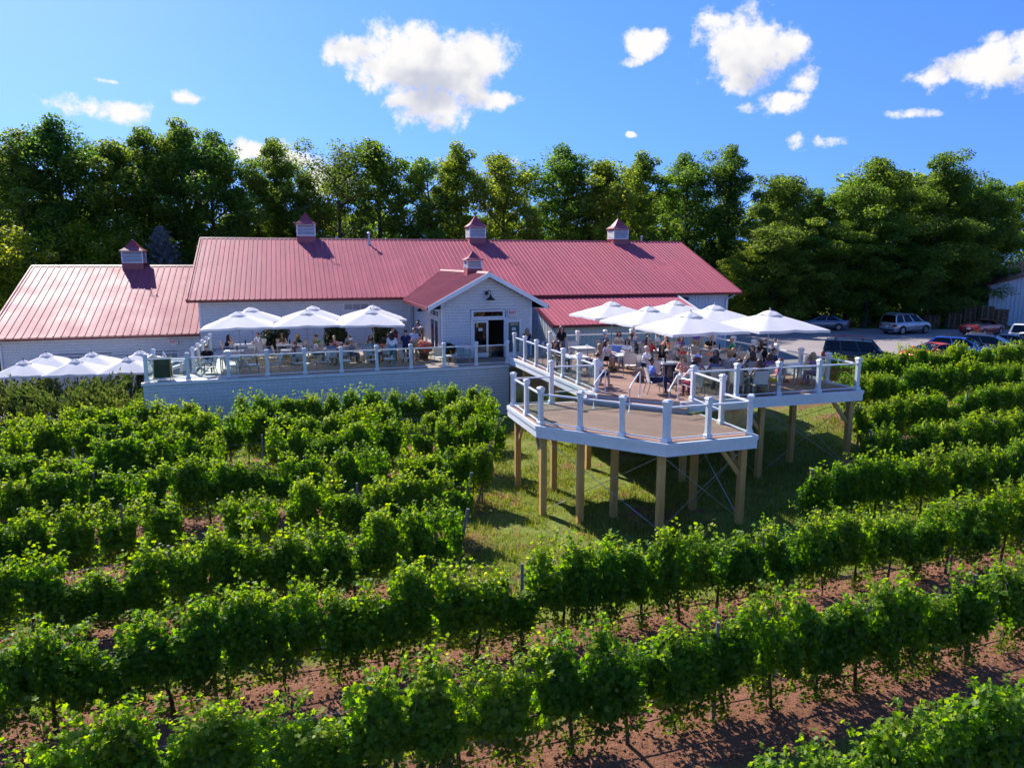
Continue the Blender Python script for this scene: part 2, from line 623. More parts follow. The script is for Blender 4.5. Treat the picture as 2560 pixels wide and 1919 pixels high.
def obj(name, data, parent=None, loc=None, rz=0.0):
    o = bpy.data.objects.new(name, data)
    COL.objects.link(o)
    if parent is not None:
        o.parent = parent
    if loc is not None:
        o.location = loc
    if rz:
        o.rotation_euler = (0, 0, rz)
    return o


def tag(o, label=None, cat=None, group=None, kind=None):
    if label:
        o['label'] = label
    if cat:
        o['category'] = cat
    if group:
        o['group'] = group
    if kind:
        o['kind'] = kind
    return o


def thing(name, label, cat, loc=(0, 0, 0), rz=0.0, group=None):
    return tag(obj(name, None, None, loc, rz), label, cat, group)


def copy_tree(o, parent=None):
    c = o.copy()
    COL.objects.link(c)
    c.parent = parent
    for ch in o.children:
        copy_tree(ch, c)
    return c


def np_mesh(name, V, quads, mats, mi=None, smooth=False):
    """mesh from numpy arrays: V (n,3), quads (m,3 or 4)"""
    me = bpy.data.meshes.new(name)
    nv, nf, k = len(V), len(quads), quads.shape[1]
    me.vertices.add(nv)
    me.vertices.foreach_set('co', np.ascontiguousarray(V, dtype=np.float32).ravel())
    me.loops.add(nf * k)
    me.loops.foreach_set('vertex_index', np.ascontiguousarray(quads, dtype=np.int32).ravel())
    me.polygons.add(nf)
    me.polygons.foreach_set('loop_start', np.arange(0, nf * k, k, dtype=np.int32))
    for m in (mats if isinstance(mats, (list, tuple)) else [mats]):
        me.materials.append(m)
    if mi is not None:
        me.polygons.foreach_set('material_index', np.asarray(mi, dtype=np.int32))
    if smooth:
        me.polygons.foreach_set('use_smooth', np.ones(nf, dtype=bool))
    me.update(calc_edges=True)
    me.validate()
    return me


ORD = ('first second third fourth fifth sixth seventh eighth ninth tenth eleventh twelfth thirteenth fourteenth fifteenth sixteenth '
       'seventeenth eighteenth nineteenth twentieth').split()


def ordinal(i):
    if i < 20:
        return ORD[i]
    tens = {2: 'twenty', 3: 'thirty', 4: 'forty'}[(i + 1) // 10]
    r = (i + 1) % 10
    return tens[:-1] + 'ieth' if r == 0 else tens + '-' + ORD[r - 1]


def clip_poly(poly, nx, ny, c):
    """part of a convex polygon with nx*x+ny*y <= c"""
    out = []
    for i in range(len(poly)):
        a, b = poly[i], poly[(i + 1) % len(poly)]
        da, db = nx * a[0] + ny * a[1] - c, nx * b[0] + ny * b[1] - c
        if da <= 0:
            out.append(a)
        if (da < 0 < db) or (db < 0 < da):
            t = da / (da - db)
            out.append((a[0] + (b[0] - a[0]) * t, a[1] + (b[1] - a[1]) * t))
    return out

# ------------------------------------------------------------------ the ground
ROW_SLOPE = math.tan(R(18.5))
ROW_C0, ROW_DC = 6.35, 3.38


def ground_material():
    m, nt, b, out = new_mat('vineyard_ground')
    pos = npos(nt)
    sp = nt.nodes.new('ShaderNodeSeparateXYZ')
    nt.links.new(pos, sp.inputs[0])
    x, y = sp.outputs[0], sp.outputs[1]
    n_big = nnoise(nt, pos, 0.35, 4.0, 0.6)
    n_mid = nnoise(nt, pos, 1.6, 5.0, 0.65)
    n_fine = nnoise(nt, pos, 9.0, 6.0, 0.7)
    n_grit = nnoise(nt, pos, 38.0, 4.0, 0.7)
    # distance to the nearest vine row
    c = nmath(nt, 'SUBTRACT', y, nmath(nt, 'MULTIPLY', x, ROW_SLOPE))
    t = nmath(nt, 'DIVIDE', nmath(nt, 'SUBTRACT', c, ROW_C0), ROW_DC)
    fr = nmath(nt, 'ABSOLUTE', nmath(nt, 'SUBTRACT', nmath(nt, 'FRACT', nmath(nt, 'ADD', t, 0.5)), 0.5))
    fr = nmath(nt, 'ADD', fr, nmath(nt, 'MULTIPLY', nmath(nt, 'SUBTRACT', n_mid, 0.5), 0.28))
    mr = nt.nodes.new('ShaderNodeMapRange')
    mr.inputs[1].default_value, mr.inputs[2].default_value = 0.24, 0.36
    nt.links.new(fr, mr.inputs[0])
    grass_alley = mr.outputs[0]
    # open grass round the deck legs
    def box_mask(v, a, b_, w):
        p = nt.nodes.new('ShaderNodeMapRange')
        p.inputs[1].default_value, p.inputs[2].default_value = a - w, a + w
        nt.links.new(v, p.inputs[0])
        q = nt.nodes.new('ShaderNodeMapRange')
        q.inputs[1].default_value, q.inputs[2].default_value = b_ - w, b_ + w
        nt.links.new(v, q.inputs[0])
        return nmath(nt, 'SUBTRACT', p.outputs[0], q.outputs[0])
    xs = nmath(nt, 'ADD', x, nmath(nt, 'MULTIPLY', nmath(nt, 'SUBTRACT', n_mid, 0.5), 2.0))
    open_a = nmath(nt, 'MULTIPLY', box_mask(xs, -0.9, 14.5, 0.7), box_mask(c, 15.0, 40.0, 0.6))
    worn = nt.nodes.new('ShaderNodeMapRange')
    worn.inputs[1].default_value, worn.inputs[2].default_value = 0.40, 0.48
    nt.links.new(nmath(nt, 'ADD', nmath(nt, 'MULTIPLY', n_big, 0.5), nmath(nt, 'MULTIPLY', n_mid, 0.5)), worn.inputs[0])
    open_a = nmath(nt, 'MULTIPLY', open_a, worn.outputs[0])
    far = nt.nodes.new('ShaderNodeMapRange')
    far.inputs[1].default_value, far.inputs[2].default_value = 31.8, 32.8
    nt.links.new(c, far.inputs[0])
    g = nmath(nt, 'MAXIMUM', nmath(nt, 'MAXIMUM', grass_alley, open_a), far.outputs[0])
    soil = nramp(nt, nmath(nt, 'ADD', nmath(nt, 'MULTIPLY', n_fine, 0.7), nmath(nt, 'MULTIPLY', n_grit, 0.3)),
                 [(0.30, (0.115, 0.050, 0.028)), (0.5, (0.245, 0.112, 0.066)), (0.72, (0.37, 0.190, 0.118))])
    gr = nramp(nt, nmath(nt, 'ADD', nmath(nt, 'MULTIPLY', n_fine, 0.6), nmath(nt, 'MULTIPLY', n_mid, 0.4)),
               [(0.30, (0.075, 0.105, 0.018)), (0.5, (0.17, 0.215, 0.034)), (0.72, (0.33, 0.30, 0.09))])
    col = nmix(nt, g, soil, gr)
    nt.links.new(col, b.inputs['Base Color'])
    b.inputs['Roughness'].default_value = 0.95
    b.inputs['Specular IOR Level'].default_value = 0.15
    h = nmath(nt, 'ADD', nmath(nt, 'MULTIPLY', n_fine, 0.75), nmath(nt, 'MULTIPLY', n_grit, 0.25))
    nbump(nt, b, h, 0.14, 0.9)
    return m


def fbm(x, y, s, seed=0.0):
    return mnoise.fractal(Vector((x * s, y * s, seed)), 1.0, 2.0, 4)


def build_ground():
    m = ground_material()
    xs = np.concatenate([np.linspace(-900, -40, 18), np.arange(-38, 44.01, 0.42), np.linspace(46, 900, 18)])
    ys = np.concatenate([np.linspace(-60, 3, 8), np.arange(4.0, 44.01, 0.30), np.linspace(46, 90, 20), np.linspace(100, 1500, 14)])
    X, Y = np.meshgrid(xs, ys)
    Z = terrain(X, Y)
    near = (np.abs(X - 3) < 42) & (Y > 3) & (Y < 45)
    amp = np.zeros_like(X)
    rnd = np.array([[fbm(a, b, 0.9) if nn else 0.0 for a, b, nn in zip(ra, rb, rn)] for ra, rb, rn in zip(X, Y, near)])
    c = Y - X * ROW_SLOPE
    t = (c - ROW_C0) / ROW_DC
    fr = np.abs(t - np.round(t))
    berm = np.where(near, 0.13 * np.exp(-(fr / 0.16) ** 2), 0) * (1 - sstep(35, 36, c)) * (1 - sstep(-1.5, 0, X) * sstep(14.5, 15.5, c) * (1 - sstep(13, 15, X)))
    Z = Z + berm + rnd * 0.07 * (1 - sstep(36, 40, Y))
    lotm = sstep(31.6, 32.4, c) * sstep(8, 12, X)
    Z = np.where(lotm > 0, terrain(X, Y) * lotm + Z * (1 - lotm) - 0.08 * lotm, Z)
    # the lot, house and terrace stand on level ground a little above this sheet
    flat = sstep(36.5, 38, c)
    Z = Z - 0.05 * flat
    V = np.stack([X, Y, Z], -1).reshape(-1, 3)
    ny, nx = X.shape
    idx = np.arange(nx * ny).reshape(ny, nx)
    q = np.stack([idx[:-1, :-1], idx[:-1, 1:], idx[1:, 1:], idx[1:, :-1]], -1).reshape(-1, 4)
    o = obj('ground', np_mesh('ground', V, q, m, smooth=True))
    tag(o, 'red-brown vineyard soil with grassy alleys and a mown clearing', None, None, 'structure')
    return o


build_ground()


def asphalt_material():
    m, nt, b, out = new_mat('asphalt')
    pos = npos(nt)
    n1 = nnoise(nt, pos, 0.25, 4.0, 0.6)
    n2 = nnoise(nt, pos, 25.0, 4.0, 0.7)
    f = nmath(nt, 'ADD', nmath(nt, 'MULTIPLY', n1, 0.6), nmath(nt, 'MULTIPLY', n2, 0.4))
    nt.links.new(nramp(nt, f, [(0.3, (0.20, 0.17, 0.158)), (0.7, (0.31, 0.265, 0.248))]), b.inputs['Base Color'])
    b.inputs['Roughness'].default_value = 0.9
    nbump(nt, b, n2, 0.01, 0.5)
    return m


M_ASPHALT = asphalt_material()
lot = MB()
lot.prism([(14.6, 37.6), (30, 42.8), (60, 52.9), (75, 58), (75, 71), (52, 70.5), (24, 73.5), (14.6, 66)], 0.7, 1.104)
tag(lot.build('parking_lot', M_ASPHALT), 'sun-bleached asphalt parking lot beside the barn', None, None, 'structure')
tr = MB()
tr.prism([tuple(W(-17.5, 33.0)[:2]), tuple(W(-6.1, 36.0)[:2]), tuple(W(-6.1, 46.3)[:2]), tuple(W(-17.5, 46.3)[:2])], -0.12, 0.03)
tag(tr.build('terrace', M_CONCRETE), 'low concrete terrace in front of the side wing', None, None, 'structure')

# ------------------------------------------------------------------ buildings
def frame(name, label, cat, u, v, z=0.0):
    """an Empty on the turned grid; children are modelled in u, v, z of that grid"""
    t = thing(name, label, cat, W(u, v, z), PHI)
    t['_o'] = (u, v, z)
    return t


def sub(mb, name, mats, parent, smooth=False):
    """build a part given in grid coordinates under a frame (or under a part of a frame)"""
    p = parent
    if '_o' in p.keys():
        u, v, z = p['_o']
        return mb.build(name, mats, p, (-u, -v, -z), smooth)
    return mb.build(name, mats, p, None, smooth)


def shingle_mesh():
    """one cedar shingle, 1 wide and 1 high, thick at the butt"""
    b = MB()
    b.add([(0, 0, 0), (1, 0, 0), (1, -0.030, 0), (0, -0.030, 0), (0, 0, 1.0), (1, 0, 1.0), (1, -0.004, 1.0), (0, -0.004, 1.0)],
          [(3, 2, 6, 7), (0, 1, 2, 3), (0, 3, 7, 4), (2, 1, 5, 6), (7, 6, 5, 4)])
    return b.mesh('shingle', M_SHINGLE)


SHINGLE_ME = None


def shingle_wall(parent, part, u0, u1, v, z0, top, holes=(), singles=0, seed=1, pick=None):
    """courses of shingles on a wall facing -v; top(u) is the wall head; holes are (u0,u1,z0,z1); the first `singles` become objects"""
    global SHINGLE_ME
    if SHINGLE_ME is None:
        SHINGLE_ME = shingle_mesh()
    rnd = random.Random(seed)
    ex = 0.165
    rows = []
    z = z0
    while z < max(top(u0), top(u1), top((u0 + u1) / 2)):
        u = u0
        while u < u1 - 0.02:
            w = rnd.uniform(0.13, 0.25)
            a, b = u, min(u + w, u1)
            if u1 - b < 0.06:
                b = u1
            u = b
            h = min(ex + 0.012, top((a + b) / 2) - z, top(a + 0.01) - z + 0.08, top(b - 0.01) - z + 0.08)
            if h < 0.03:
                continue
            if any(a < H[1] and b > H[0] and z < H[3] - 0.01 and z + h > H[2] + 0.01 for H in holes):
                # trim the shingle at the opening
                for H in holes:
                    if a < H[1] and b > H[0] and z < H[3] - 0.01 and z + h > H[2] + 0.01:
                        if a < H[0] - 0.03:
                            b = H[0]
                        elif b > H[1] + 0.03:
                            a = H[1]
                        else:
                            a = b
                if b - a < 0.02:
                    continue
            rows.append((a + 0.004, b - 0.004, z - rnd.uniform(0, 0.006), h - 0.030))
        z += ex
    if pick:
        rows.sort(key=pick)
    one, rest = rows[:singles], rows[singles:]
    org = parent['_o'] if '_o' in parent.keys() else (0, 0, 0)
    for a, b, z, h in one:
        s = obj('shingle', SHINGLE_ME, part, (a, v, z))
        s.scale = (b - a, 1, h)
    if rest:
        mb = MB()
        for a, b, z, h in rest:
            mb.add([(a, v, z), (b, v, z), (b, v - 0.030, z), (a, v - 0.030, z), (a, v, z + h), (b, v, z + h), (b, v - 0.004, z + h), (a, v - 0.004, z + h)],
                   [(3, 2, 6, 7), (0, 1, 2, 3), (0, 3, 7, 4), (2, 1, 5, 6), (7, 6, 5, 4)])
        o = mb.build('shingle_courses', M_SHINGLE, part)
        o['kind'] = 'stuff'


def roof_panels(part, u0, u1, va, za, vb, zb, pitch, axis='u', clip=None, flip=False):
    """standing-rib metal panels; each panel runs from (va,za) at the eave to (vb,zb) at the ridge, u0..u1 along the eave"""
    n = max(1, int(round((u1 - u0) / pitch)))
    w = (u1 - u0) / n
    cache = {}
    for i in range(n):
        a = u0 + i * w
        s0, s1 = (0.0, 1.0)
        if clip:
            s0, s1 = clip(a + w / 2)
            if s1 - s0 < 0.02:
                continue
        key = (round(s0, 3), round(s1, 3))
        if key not in cache:
            sl = math.hypot(vb - va, zb - za)
            nv, nz = -(zb - za) / sl, (vb - va) / sl
            if flip:
                pass
            prof = [(0.0, 0.0), (w * 0.5 - 0.045, 0.0), (w * 0.5 - 0.022, 0.032), (w * 0.5 + 0.022, 0.032), (w * 0.5 + 0.045, 0.0), (w, 0.0)]
            vs, fs = [], []
            for s in (s0, s1):
                for du, h in prof:
                    V0 = va + (vb - va) * s + nv * (h + 0.02)
                    Z0 = za + (zb - za) * s + nz * (h + 0.02)
                    vs.append((du, V0, Z0) if axis == 'u' else (V0, du, Z0))
            for j in range(5):
                q = (j, j + 1, 7 + j, 6 + j)
                fs.append(q if (axis == 'u') != flip else q[::-1])
            # eave end of the rib
            e = (4, 3, 2, 1)
            fs.append(e if (axis == 'u') != flip else e[::-1])
            cache[key] = MB().add(vs, fs).mesh('roof_panel', M_ROOF)
        obj('roof_panel', cache[key], part, (a, 0, 0) if axis == 'u' else (0, a, 0))


def cupola(parent, u, v, zr, w, hb, hr, slope, vane=True):
    """louvred cupola astride a ridge: curb, slatted body, flared roof, weather vane"""
    h = w / 2
    c = MB()
    c.box(u - h - 0.03, u + h + 0.03, v - h - 0.03, v + h + 0.03, zr - slope * (h + 0.1) - 0.15, zr + 0.22)
    body = sub(c, 'cupola', M_CUPROOF, parent)
    z0, z1 = zr + 0.22, zr + 0.22 + hb
    f = MB()
    t = 0.07
    for su in (-1, 1):
        for sv in (-1, 1):
            f.box(u + su * h - t / 2, u + su * h + t / 2, v + sv * h - t / 2, v + sv * h + t / 2, z0, z1)
    f.box(u - h, u + h, v - h, v + h, z0, z0 + 0.06)
    f.box(u - h, u + h, v - h, v + h, z1 - 0.07, z1)
    f.build('cupola_frame', M_TRIM, body)
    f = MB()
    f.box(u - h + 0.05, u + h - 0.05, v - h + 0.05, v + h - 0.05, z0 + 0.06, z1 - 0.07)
    f.build('louver_shade_core', M_PAINTED_DARK, body)  # near-black core paints the shade between the slats
    for side in range(4):
        s = MB()
        n = 7
        for i in range(n):
            za = z0 + 0.07 + (hb - 0.15) * i / n
            zb = za + (hb - 0.15) / n * 0.62
            a, b = -h + 0.035, h - 0.035
            q = [(a, -h - 0.04, za), (b, -h - 0.04, za), (b, -h + 0.035, zb), (a, -h + 0.035, zb)]
            th = 0.012
            pts = []
            for (x, y, z) in q + [(x, y + 0.004, z - th) for x, y, z in q]:
                ca, sa = [(1, 0), (0, 1), (-1, 0), (0, -1)][side]
                pts.append((u + x * ca - y * sa, v + x * sa + y * ca, z))
            s.add(pts, [(0, 1, 2, 3), (7, 6, 5, 4), (0, 4, 5, 1), (1, 5, 6, 2), (2, 6, 7, 3), (3, 7, 4, 0)])
        s.build('louver', M_TRIM, body)
    r = MB()
    rings = [(h + 0.13, z1 - 0.02), (h + 0.13, z1 + 0.03), (h * 0.74, z1 + hr * 0.30), (h * 0.42, z1 + hr * 0.62), (h * 0.10, z1 + hr * 0.95), (0.012, z1 + hr)]
    vs, fs = [], []
    for rr, z in rings:
        vs += [(u - rr, v - rr, z), (u + rr, v - rr, z), (u + rr, v + rr, z), (u - rr, v + rr, z)]
    for i in range(len(rings) - 1):
        for k in range(4):
            fs.append((i * 4 + k, i * 4 + (k + 1) % 4, i * 4 + 4 + (k + 1) % 4, i * 4 + 4 + k))
    fs.append((3, 2, 1, 0))
    r.add(vs, fs)
    r.build('cupola_roof', M_CUPROOF, body)
    if vane:
        zt = z1 + hr
        vn = MB()
        vn.tube([(u, v, zt - 0.05), (u, v, zt + 0.55)], 0.012, 6)
        vn.bar((u - 0.22, v, zt + 0.42), (u + 0.26, v, zt + 0.42), 0.015, 0.02)
        vn.add([(u + 0.1, v - 0.006, zt + 0.42), (u + 0.28, v - 0.006, zt + 0.52), (u + 0.28, v - 0.006, zt + 0.36),
                (u + 0.1, v + 0.006, zt + 0.42), (u + 0.28, v + 0.006, zt + 0.52), (u + 0.28, v + 0.006, zt + 0.36)],
               [(0, 2, 1), (3, 4, 5), (0, 1, 4, 3), (1, 2, 5, 4), (2, 0, 3, 5)])
        vn.bar((u - 0.16, v, zt + 0.22), (u + 0.16, v, zt + 0.22), 0.012, 0.012)
        vn.bar((u, v - 0.16, zt + 0.20), (u, v + 0.16, zt + 0.20), 0.012, 0.012)
        vn.build('weather_vane', M_BLACK, body)


def window(parent, u0, u1, v, z0, z1, nu, nz):
    """a window set in a wall facing -v"""
    w = MB()
    t = 0.07
    w.box(u0 - t, u1 + t, v - 0.045, v + 0.04, z1, z1 + t)
    w.box(u0 - t, u1 + t, v - 0.06, v + 0.04, z0 - t, z0)
    w.box(u0 - t, u0, v - 0.045, v + 0.04, z0, z1)
    w.box(u1, u1 + t, v - 0.045, v + 0.04, z0, z1)
    for i in range(1, nu):
        x = u0 + (u1 - u0) * i / nu
        w.box(x - 0.015, x + 0.015, v - 0.02, v + 0.03, z0, z1)
    for i in range(1, nz):
        z = z0 + (z1 - z0) * i / nz
        w.box(u0, u1, v - 0.022, v + 0.03, z - 0.015, z + 0.015)
    o = sub(w, 'window', M_TRIM, parent)
    g = MB()
    g.box(u0, u1, v + 0.005, v + 0.012, z0, z1)
    g.build('pane', M_WINGLASS, o)
    return o


def exit_sign(u, v, z, label):
    """a small lit-box EXIT sign over a door"""
    t = frame('exit_sign', label, 'sign', u, v, z - 0.17)
    b = MB()
    b.bbox(u - 0.27, u + 0.27, v - 0.10, v - 0.02, z - 0.17, z + 0.17, 0.02)
    b.box(u - 0.14, u + 0.14, v - 0.08, v - 0.02, z - 0.22, z - 0.152)
    sub(b, 'housing', M_TRIM, t)
    rim = MB()
    rim.box(u - 0.25, u + 0.25, v - 0.104, v - 0.102, z + 0.14, z + 0.155)
    rim.box(u - 0.25, u + 0.25, v - 0.104, v - 0.102, z - 0.155, z - 0.14)
    sub(rim, 'border', M_SIGNRED, t)
    text_on('EXIT', u, v - 0.105, z, 0.21, M_SIGNRED, t)
    return t


def text_on(s, u, v, z, size, mat, parent, name='lettering', off=True):
    cu = bpy.data.curves.new('lettering', 'FONT')
    cu.body = s
    cu.size = size
    cu.align_x = 'CENTER'
    cu.align_y = 'CENTER'
    cu.extrude = 0.003
    cu.offset = 0.008
    tmp = bpy.data.objects.new('tmp', cu)
    COL.objects.link(tmp)
    dg = bpy.context.evaluated_depsgraph_get()
    me = bpy.data.meshes.new_from_object(tmp.evaluated_get(dg))
    bpy.data.objects.remove(tmp)
    me.materials.clear()
    me.materials.append(mat)
    o = bpy.data.objects.new(name, me)
    COL.objects.link(o)
    o.parent = parent
    ou, ov, oz = parent['_o']
    o.location = (u - ou, v - ov, z - oz)
    o.rotation_euler = (math.pi / 2, 0, 0)
    return o


M_SIGNRED = paint('sign_red', (0.55, 0.02, 0.03), 0.4, 0.05, 4.0)

# levels
Z_PATIO, Z_DECK, Z_LOW = 2.6, 3.1, 2.6
V_WALL = 46.4
EAVE_V, EAVE_Z, RIDGE_V, RIDGE_Z = 45.98, 5.54, 55.2, 9.42
RS = (RIDGE_Z - EAVE_Z) / (RIDGE_V - EAVE_V)

# ---- main barn
U0, U1 = -5.46, 31.05
barn = frame('main_barn', 'long white barn with red metal roof and three cupolas', 'building', 12, 55)
w = MB()
w.box(U0, U1, V_WALL, V_WALL + 0.15, 0.0, 5.62)
w.box(U0, U1, 63.9, 64.05, 0.0, 5.62)
for uu in (U0, U1 - 0.15):
    w.add([(uu, V_WALL, 0), (uu + 0.15, V_WALL, 0), (uu + 0.15, 64.05, 0), (uu, 64.05, 0),
           (uu, V_WALL, 5.66), (uu + 0.15, V_WALL, 5.66), (uu + 0.15, 64.05, 5.66), (uu, 64.05, 5.66),
           (uu, RIDGE_V, 9.25), (uu + 0.15, RIDGE_V, 9.25)],
          [(0, 1, 5, 4), (2, 3, 7, 6), (3, 0, 4, 8, 7), (1, 2, 6, 9, 5), (4, 5, 9, 8), (8, 9, 6, 7)])
bw = sub(w, 'wall', M_WALLCORE, barn)
bw['_o'] = (0.0, 0.0, 0.0)
shingle_wall(barn, bw, U0, 7.4, V_WALL, 2.6, lambda u: 5.5, holes=[(3.0, 4.6, 4.75, 5.2)], seed=3)
for ua, ub, za in ((U0 - 0.03, U0 + 0.1, 2.0), (26.6, 26.7, 0.0), (U1 - 0.1, U1 + 0.03, 0.0)):
    tr_ = MB()
    tr_.box(ua, ub, V_WALL - 0.045, V_WALL - 0.001, za, 5.5)
    sub(tr_, 'corner_board', M_TRIM, barn)
for i in range(15):
    bb = MB()
    x = 26.95 + i * 0.28
    bb.box(x - 0.03, x + 0.03, V_WALL - 0.03, V_WALL - 0.001, 0.9, 5.5)
    sub(bb, 'batten', M_BLUEWALL, barn)
bf = MB()
bf.box(26.72, U1 - 0.1, V_WALL - 0.008, V_WALL - 0.0005, 0.9, 5.5)
sub(bf, 'board_siding', M_BLUEWALL, barn)
window(barn, 3.05, 4.55, V_WALL, 4.8, 5.15, 3, 1)
# roof deck, panels, ridge cap, eave and rake trim
RU0, RU1 = -6.07, 31.95
rd = MB()
rd.add([(RU0, EAVE_V, EAVE_Z - 0.02), (RU1, EAVE_V, EAVE_Z - 0.02), (RU1, RIDGE_V, RIDGE_Z - 0.02), (RU0, RIDGE_V, RIDGE_Z - 0.02),
        (RU0, 2 * RIDGE_V - EAVE_V, EAVE_Z - 0.02), (RU1, 2 * RIDGE_V - EAVE_V, EAVE_Z - 0.02)] +
       [(a, b, c - 0.12) for a, b, c in [(RU0, EAVE_V, EAVE_Z - 0.02), (RU1, EAVE_V, EAVE_Z - 0.02), (RU1, RIDGE_V, RIDGE_Z - 0.02), (RU0, RIDGE_V, RIDGE_Z - 0.02),
        (RU0, 2 * RIDGE_V - EAVE_V, EAVE_Z - 0.02), (RU1, 2 * RIDGE_V - EAVE_V, EAVE_Z - 0.02)]],
       [(0, 1, 2, 3), (3, 2, 5, 4), (7, 6, 9, 8), (8, 9, 10, 11), (0, 6, 7, 1), (4, 5, 11, 10), (0, 3, 9, 6), (3, 4, 10, 9), (1, 7, 8, 2), (2, 8, 11, 5)])
roof = sub(rd, 'roof', M_ROOF, barn)
roof_panels(roof, RU0, RU1, EAVE_V - 0.03, EAVE_Z, RIDGE_V - 0.05, RIDGE_Z, 0.305)
rc = MB()
rc.hull([(RU0, RIDGE_V - 0.22, RIDGE_Z - 0.02), (RU1, RIDGE_V - 0.22, RIDGE_Z - 0.02), (RU1, RIDGE_V + 0.22, RIDGE_Z - 0.02), (RU0, RIDGE_V + 0.22, RIDGE_Z - 0.02)],
        [(RU0, RIDGE_V - 0.04, RIDGE_Z + 0.09), (RU1, RIDGE_V - 0.04, RIDGE_Z + 0.09), (RU1, RIDGE_V + 0.04, RIDGE_Z + 0.09), (RU0, RIDGE_V + 0.04, RIDGE_Z + 0.09)])
rc.build('ridge_cap', M_ROOFTRIM, roof)
for a, b in ((RU0, 6.75), (13.7, RU1)):
    g = MB()
    g.hull([(a, EAVE_V - 0.13, EAVE_Z - 0.14), (b, EAVE_V - 0.13, EAVE_Z - 0.14), (b, EAVE_V - 0.005, EAVE_Z - 0.14), (a, EAVE_V - 0.005, EAVE_Z - 0.14)],
           [(a, EAVE_V - 0.16, EAVE_Z - 0.01), (b, EAVE_V - 0.16, EAVE_Z - 0.01), (b, EAVE_V - 0.005, EAVE_Z - 0.01), (a, EAVE_V - 0.005, EAVE_Z - 0.01)])
    g.build('gutter', M_ROOFTRIM, roof)
for uu in (RU0, RU1):
    k = MB()
    k.bar((uu, EAVE_V, EAVE_Z - 0.02), (uu, RIDGE_V, RIDGE_Z - 0.02), 0.09, 0.2)
    k.build('rake_trim', M_ROOF, roof)
for cu_ in (1.1, 13.9, 26.1):
    cupola(barn, cu_, RIDGE_V, RIDGE_Z - 0.02, 1.25, 0.85, 0.85, RS)
# flue pipe and vents on the roof
pv = 54.2
pz_ = EAVE_Z + RS * (pv - EAVE_V)
p = MB()
p.tube([(5.53, pv, pz_ - 0.1), (5.53, pv, pz_ + 0.85)], 0.075, 10)
p.lathe([(0.13, pz_ + 0.80), (0.13, pz_ + 0.90), (0.04, pz_ + 0.95)], 12, (5.53, pv))
p.lathe([(0.16, pz_ - 0.08), (0.10, pz_ + 0.10)], 12, (5.53, pv))
sub(p, 'flue_pipe', M_STEEL, barn, True)
p = MB()
p.lathe([(0.07, 9.1), (0.07, 9.85), (0.12, 9.85), (0.12, 9.93), (0.03, 9.96)], 10, (28.5, 55.6))
sub(p, 'flue_pipe', M_STEEL, barn, True)
# downspouts
d = MB()
d.bar((7.2, V_WALL - 0.06, 2.6), (7.2, V_WALL - 0.06, 5.2), 0.07, 0.06)
sub(d, 'downspout', M_TRIM, barn)
d = MB()
d.bar((30.9, V_WALL - 0.08, 1.1), (30.9, V_WALL - 0.08, 5.0), 0.09, 0.07)
d.bar((30.9, V_WALL - 0.08, 5.0), (31.35, EAVE_V - 0.05, 5.36), 0.09, 0.07)
sub(d, 'downspout', M_TRIM, barn)
# flood light by the eave on the right
d = MB()
d.bbox(27.2, 27.65, V_WALL - 0.22, V_WALL - 0.02, 5.0, 5.22, 0.03)
sub(d, 'wall_light', M_BLACK, barn)

# ---- side wing on the left
LU0, LU1, LRV, LRZ, LEV, LEZ = -16.5, -5.5, 55.0, 7.50, 46.0, 3.56
wing = frame('side_wing', 'lower side wing with glaring red metal roof and one cupola', 'building', -11, 52)
w = MB()
w.box(LU0 + 0.5, LU1 - 0.02, V_WALL, V_WALL + 0.15, 0.0, 3.62)
w.add([(LU0 + 0.5, V_WALL, 0), (LU0 + 0.65, V_WALL, 0), (LU0 + 0.65, 63.5, 0), (LU0 + 0.5, 63.5, 0),
       (LU0 + 0.5, V_WALL, 3.62), (LU0 + 0.65, V_WALL, 3.62), (LU0 + 0.65, 63.5, 3.62), (LU0 + 0.5, 63.5, 3.62), (LU0 + 0.5, LRV, 7.3), (LU0 + 0.65, LRV, 7.3)],
      [(0, 1, 5, 4), (2, 3, 7, 6), (3, 0, 4, 8, 7), (1, 2, 6, 9, 5), (4, 5, 9, 8), (8, 9, 6, 7)])
lw = sub(w, 'wall', M_WALLCORE, wing)
lw['_o'] = (0.0, 0.0, 0.0)
shingle_wall(wing, lw, LU0 + 0.5, LU1 - 0.05, V_WALL, 0.1, lambda u: 3.5,
             holes=[(-13.4, -10.35, 1.95, 2.45), (-10.1, -8.55, 0.0, 2.35), (-8.2, -6.8, 1.95, 2.45)], seed=4)
window(wing, -13.35, -10.4, V_WALL, 2.0, 2.4, 8, 1)
window(wing, -8.15, -6.85, V_WALL, 2.0, 2.4, 4, 1)
# glazed terrace door
d = MB()
d.box(-10.1, -10.0, V_WALL - 0.05, V_WALL + 0.1, 0.0, 2.35)
d.box(-8.65, -8.55, V_WALL - 0.05, V_WALL + 0.1, 0.0, 2.35)
d.box(-10.0, -8.65, V_WALL - 0.05, V_WALL + 0.1, 2.25, 2.35)
d.box(-9.36, -9.28, V_WALL - 0.04, V_WALL + 0.05, 0.0, 2.25)
for a, b in ((-10.0, -9.36), (-9.28, -8.65)):
    d.box(a, b, V_WALL - 0.035, V_WALL + 0.02, 0.0, 0.3)
    d.box(a, b, V_WALL - 0.035, V_WALL + 0.02, 2.1, 2.25)
    d.box(a, a + 0.08, V_WALL - 0.036, V_WALL + 0.02, 0.3, 2.1)
    d.box(b - 0.08, b, V_WALL - 0.036, V_WALL + 0.02, 0.3, 2.1)
do = sub(d, 'door', M_TRIM, wing)
g = MB()
g.box(-9.92, -8.73, V_WALL - 0.01, V_WALL - 0.003, 0.3, 2.1)
g.build('pane', M_WINGLASS, do)
g = MB()
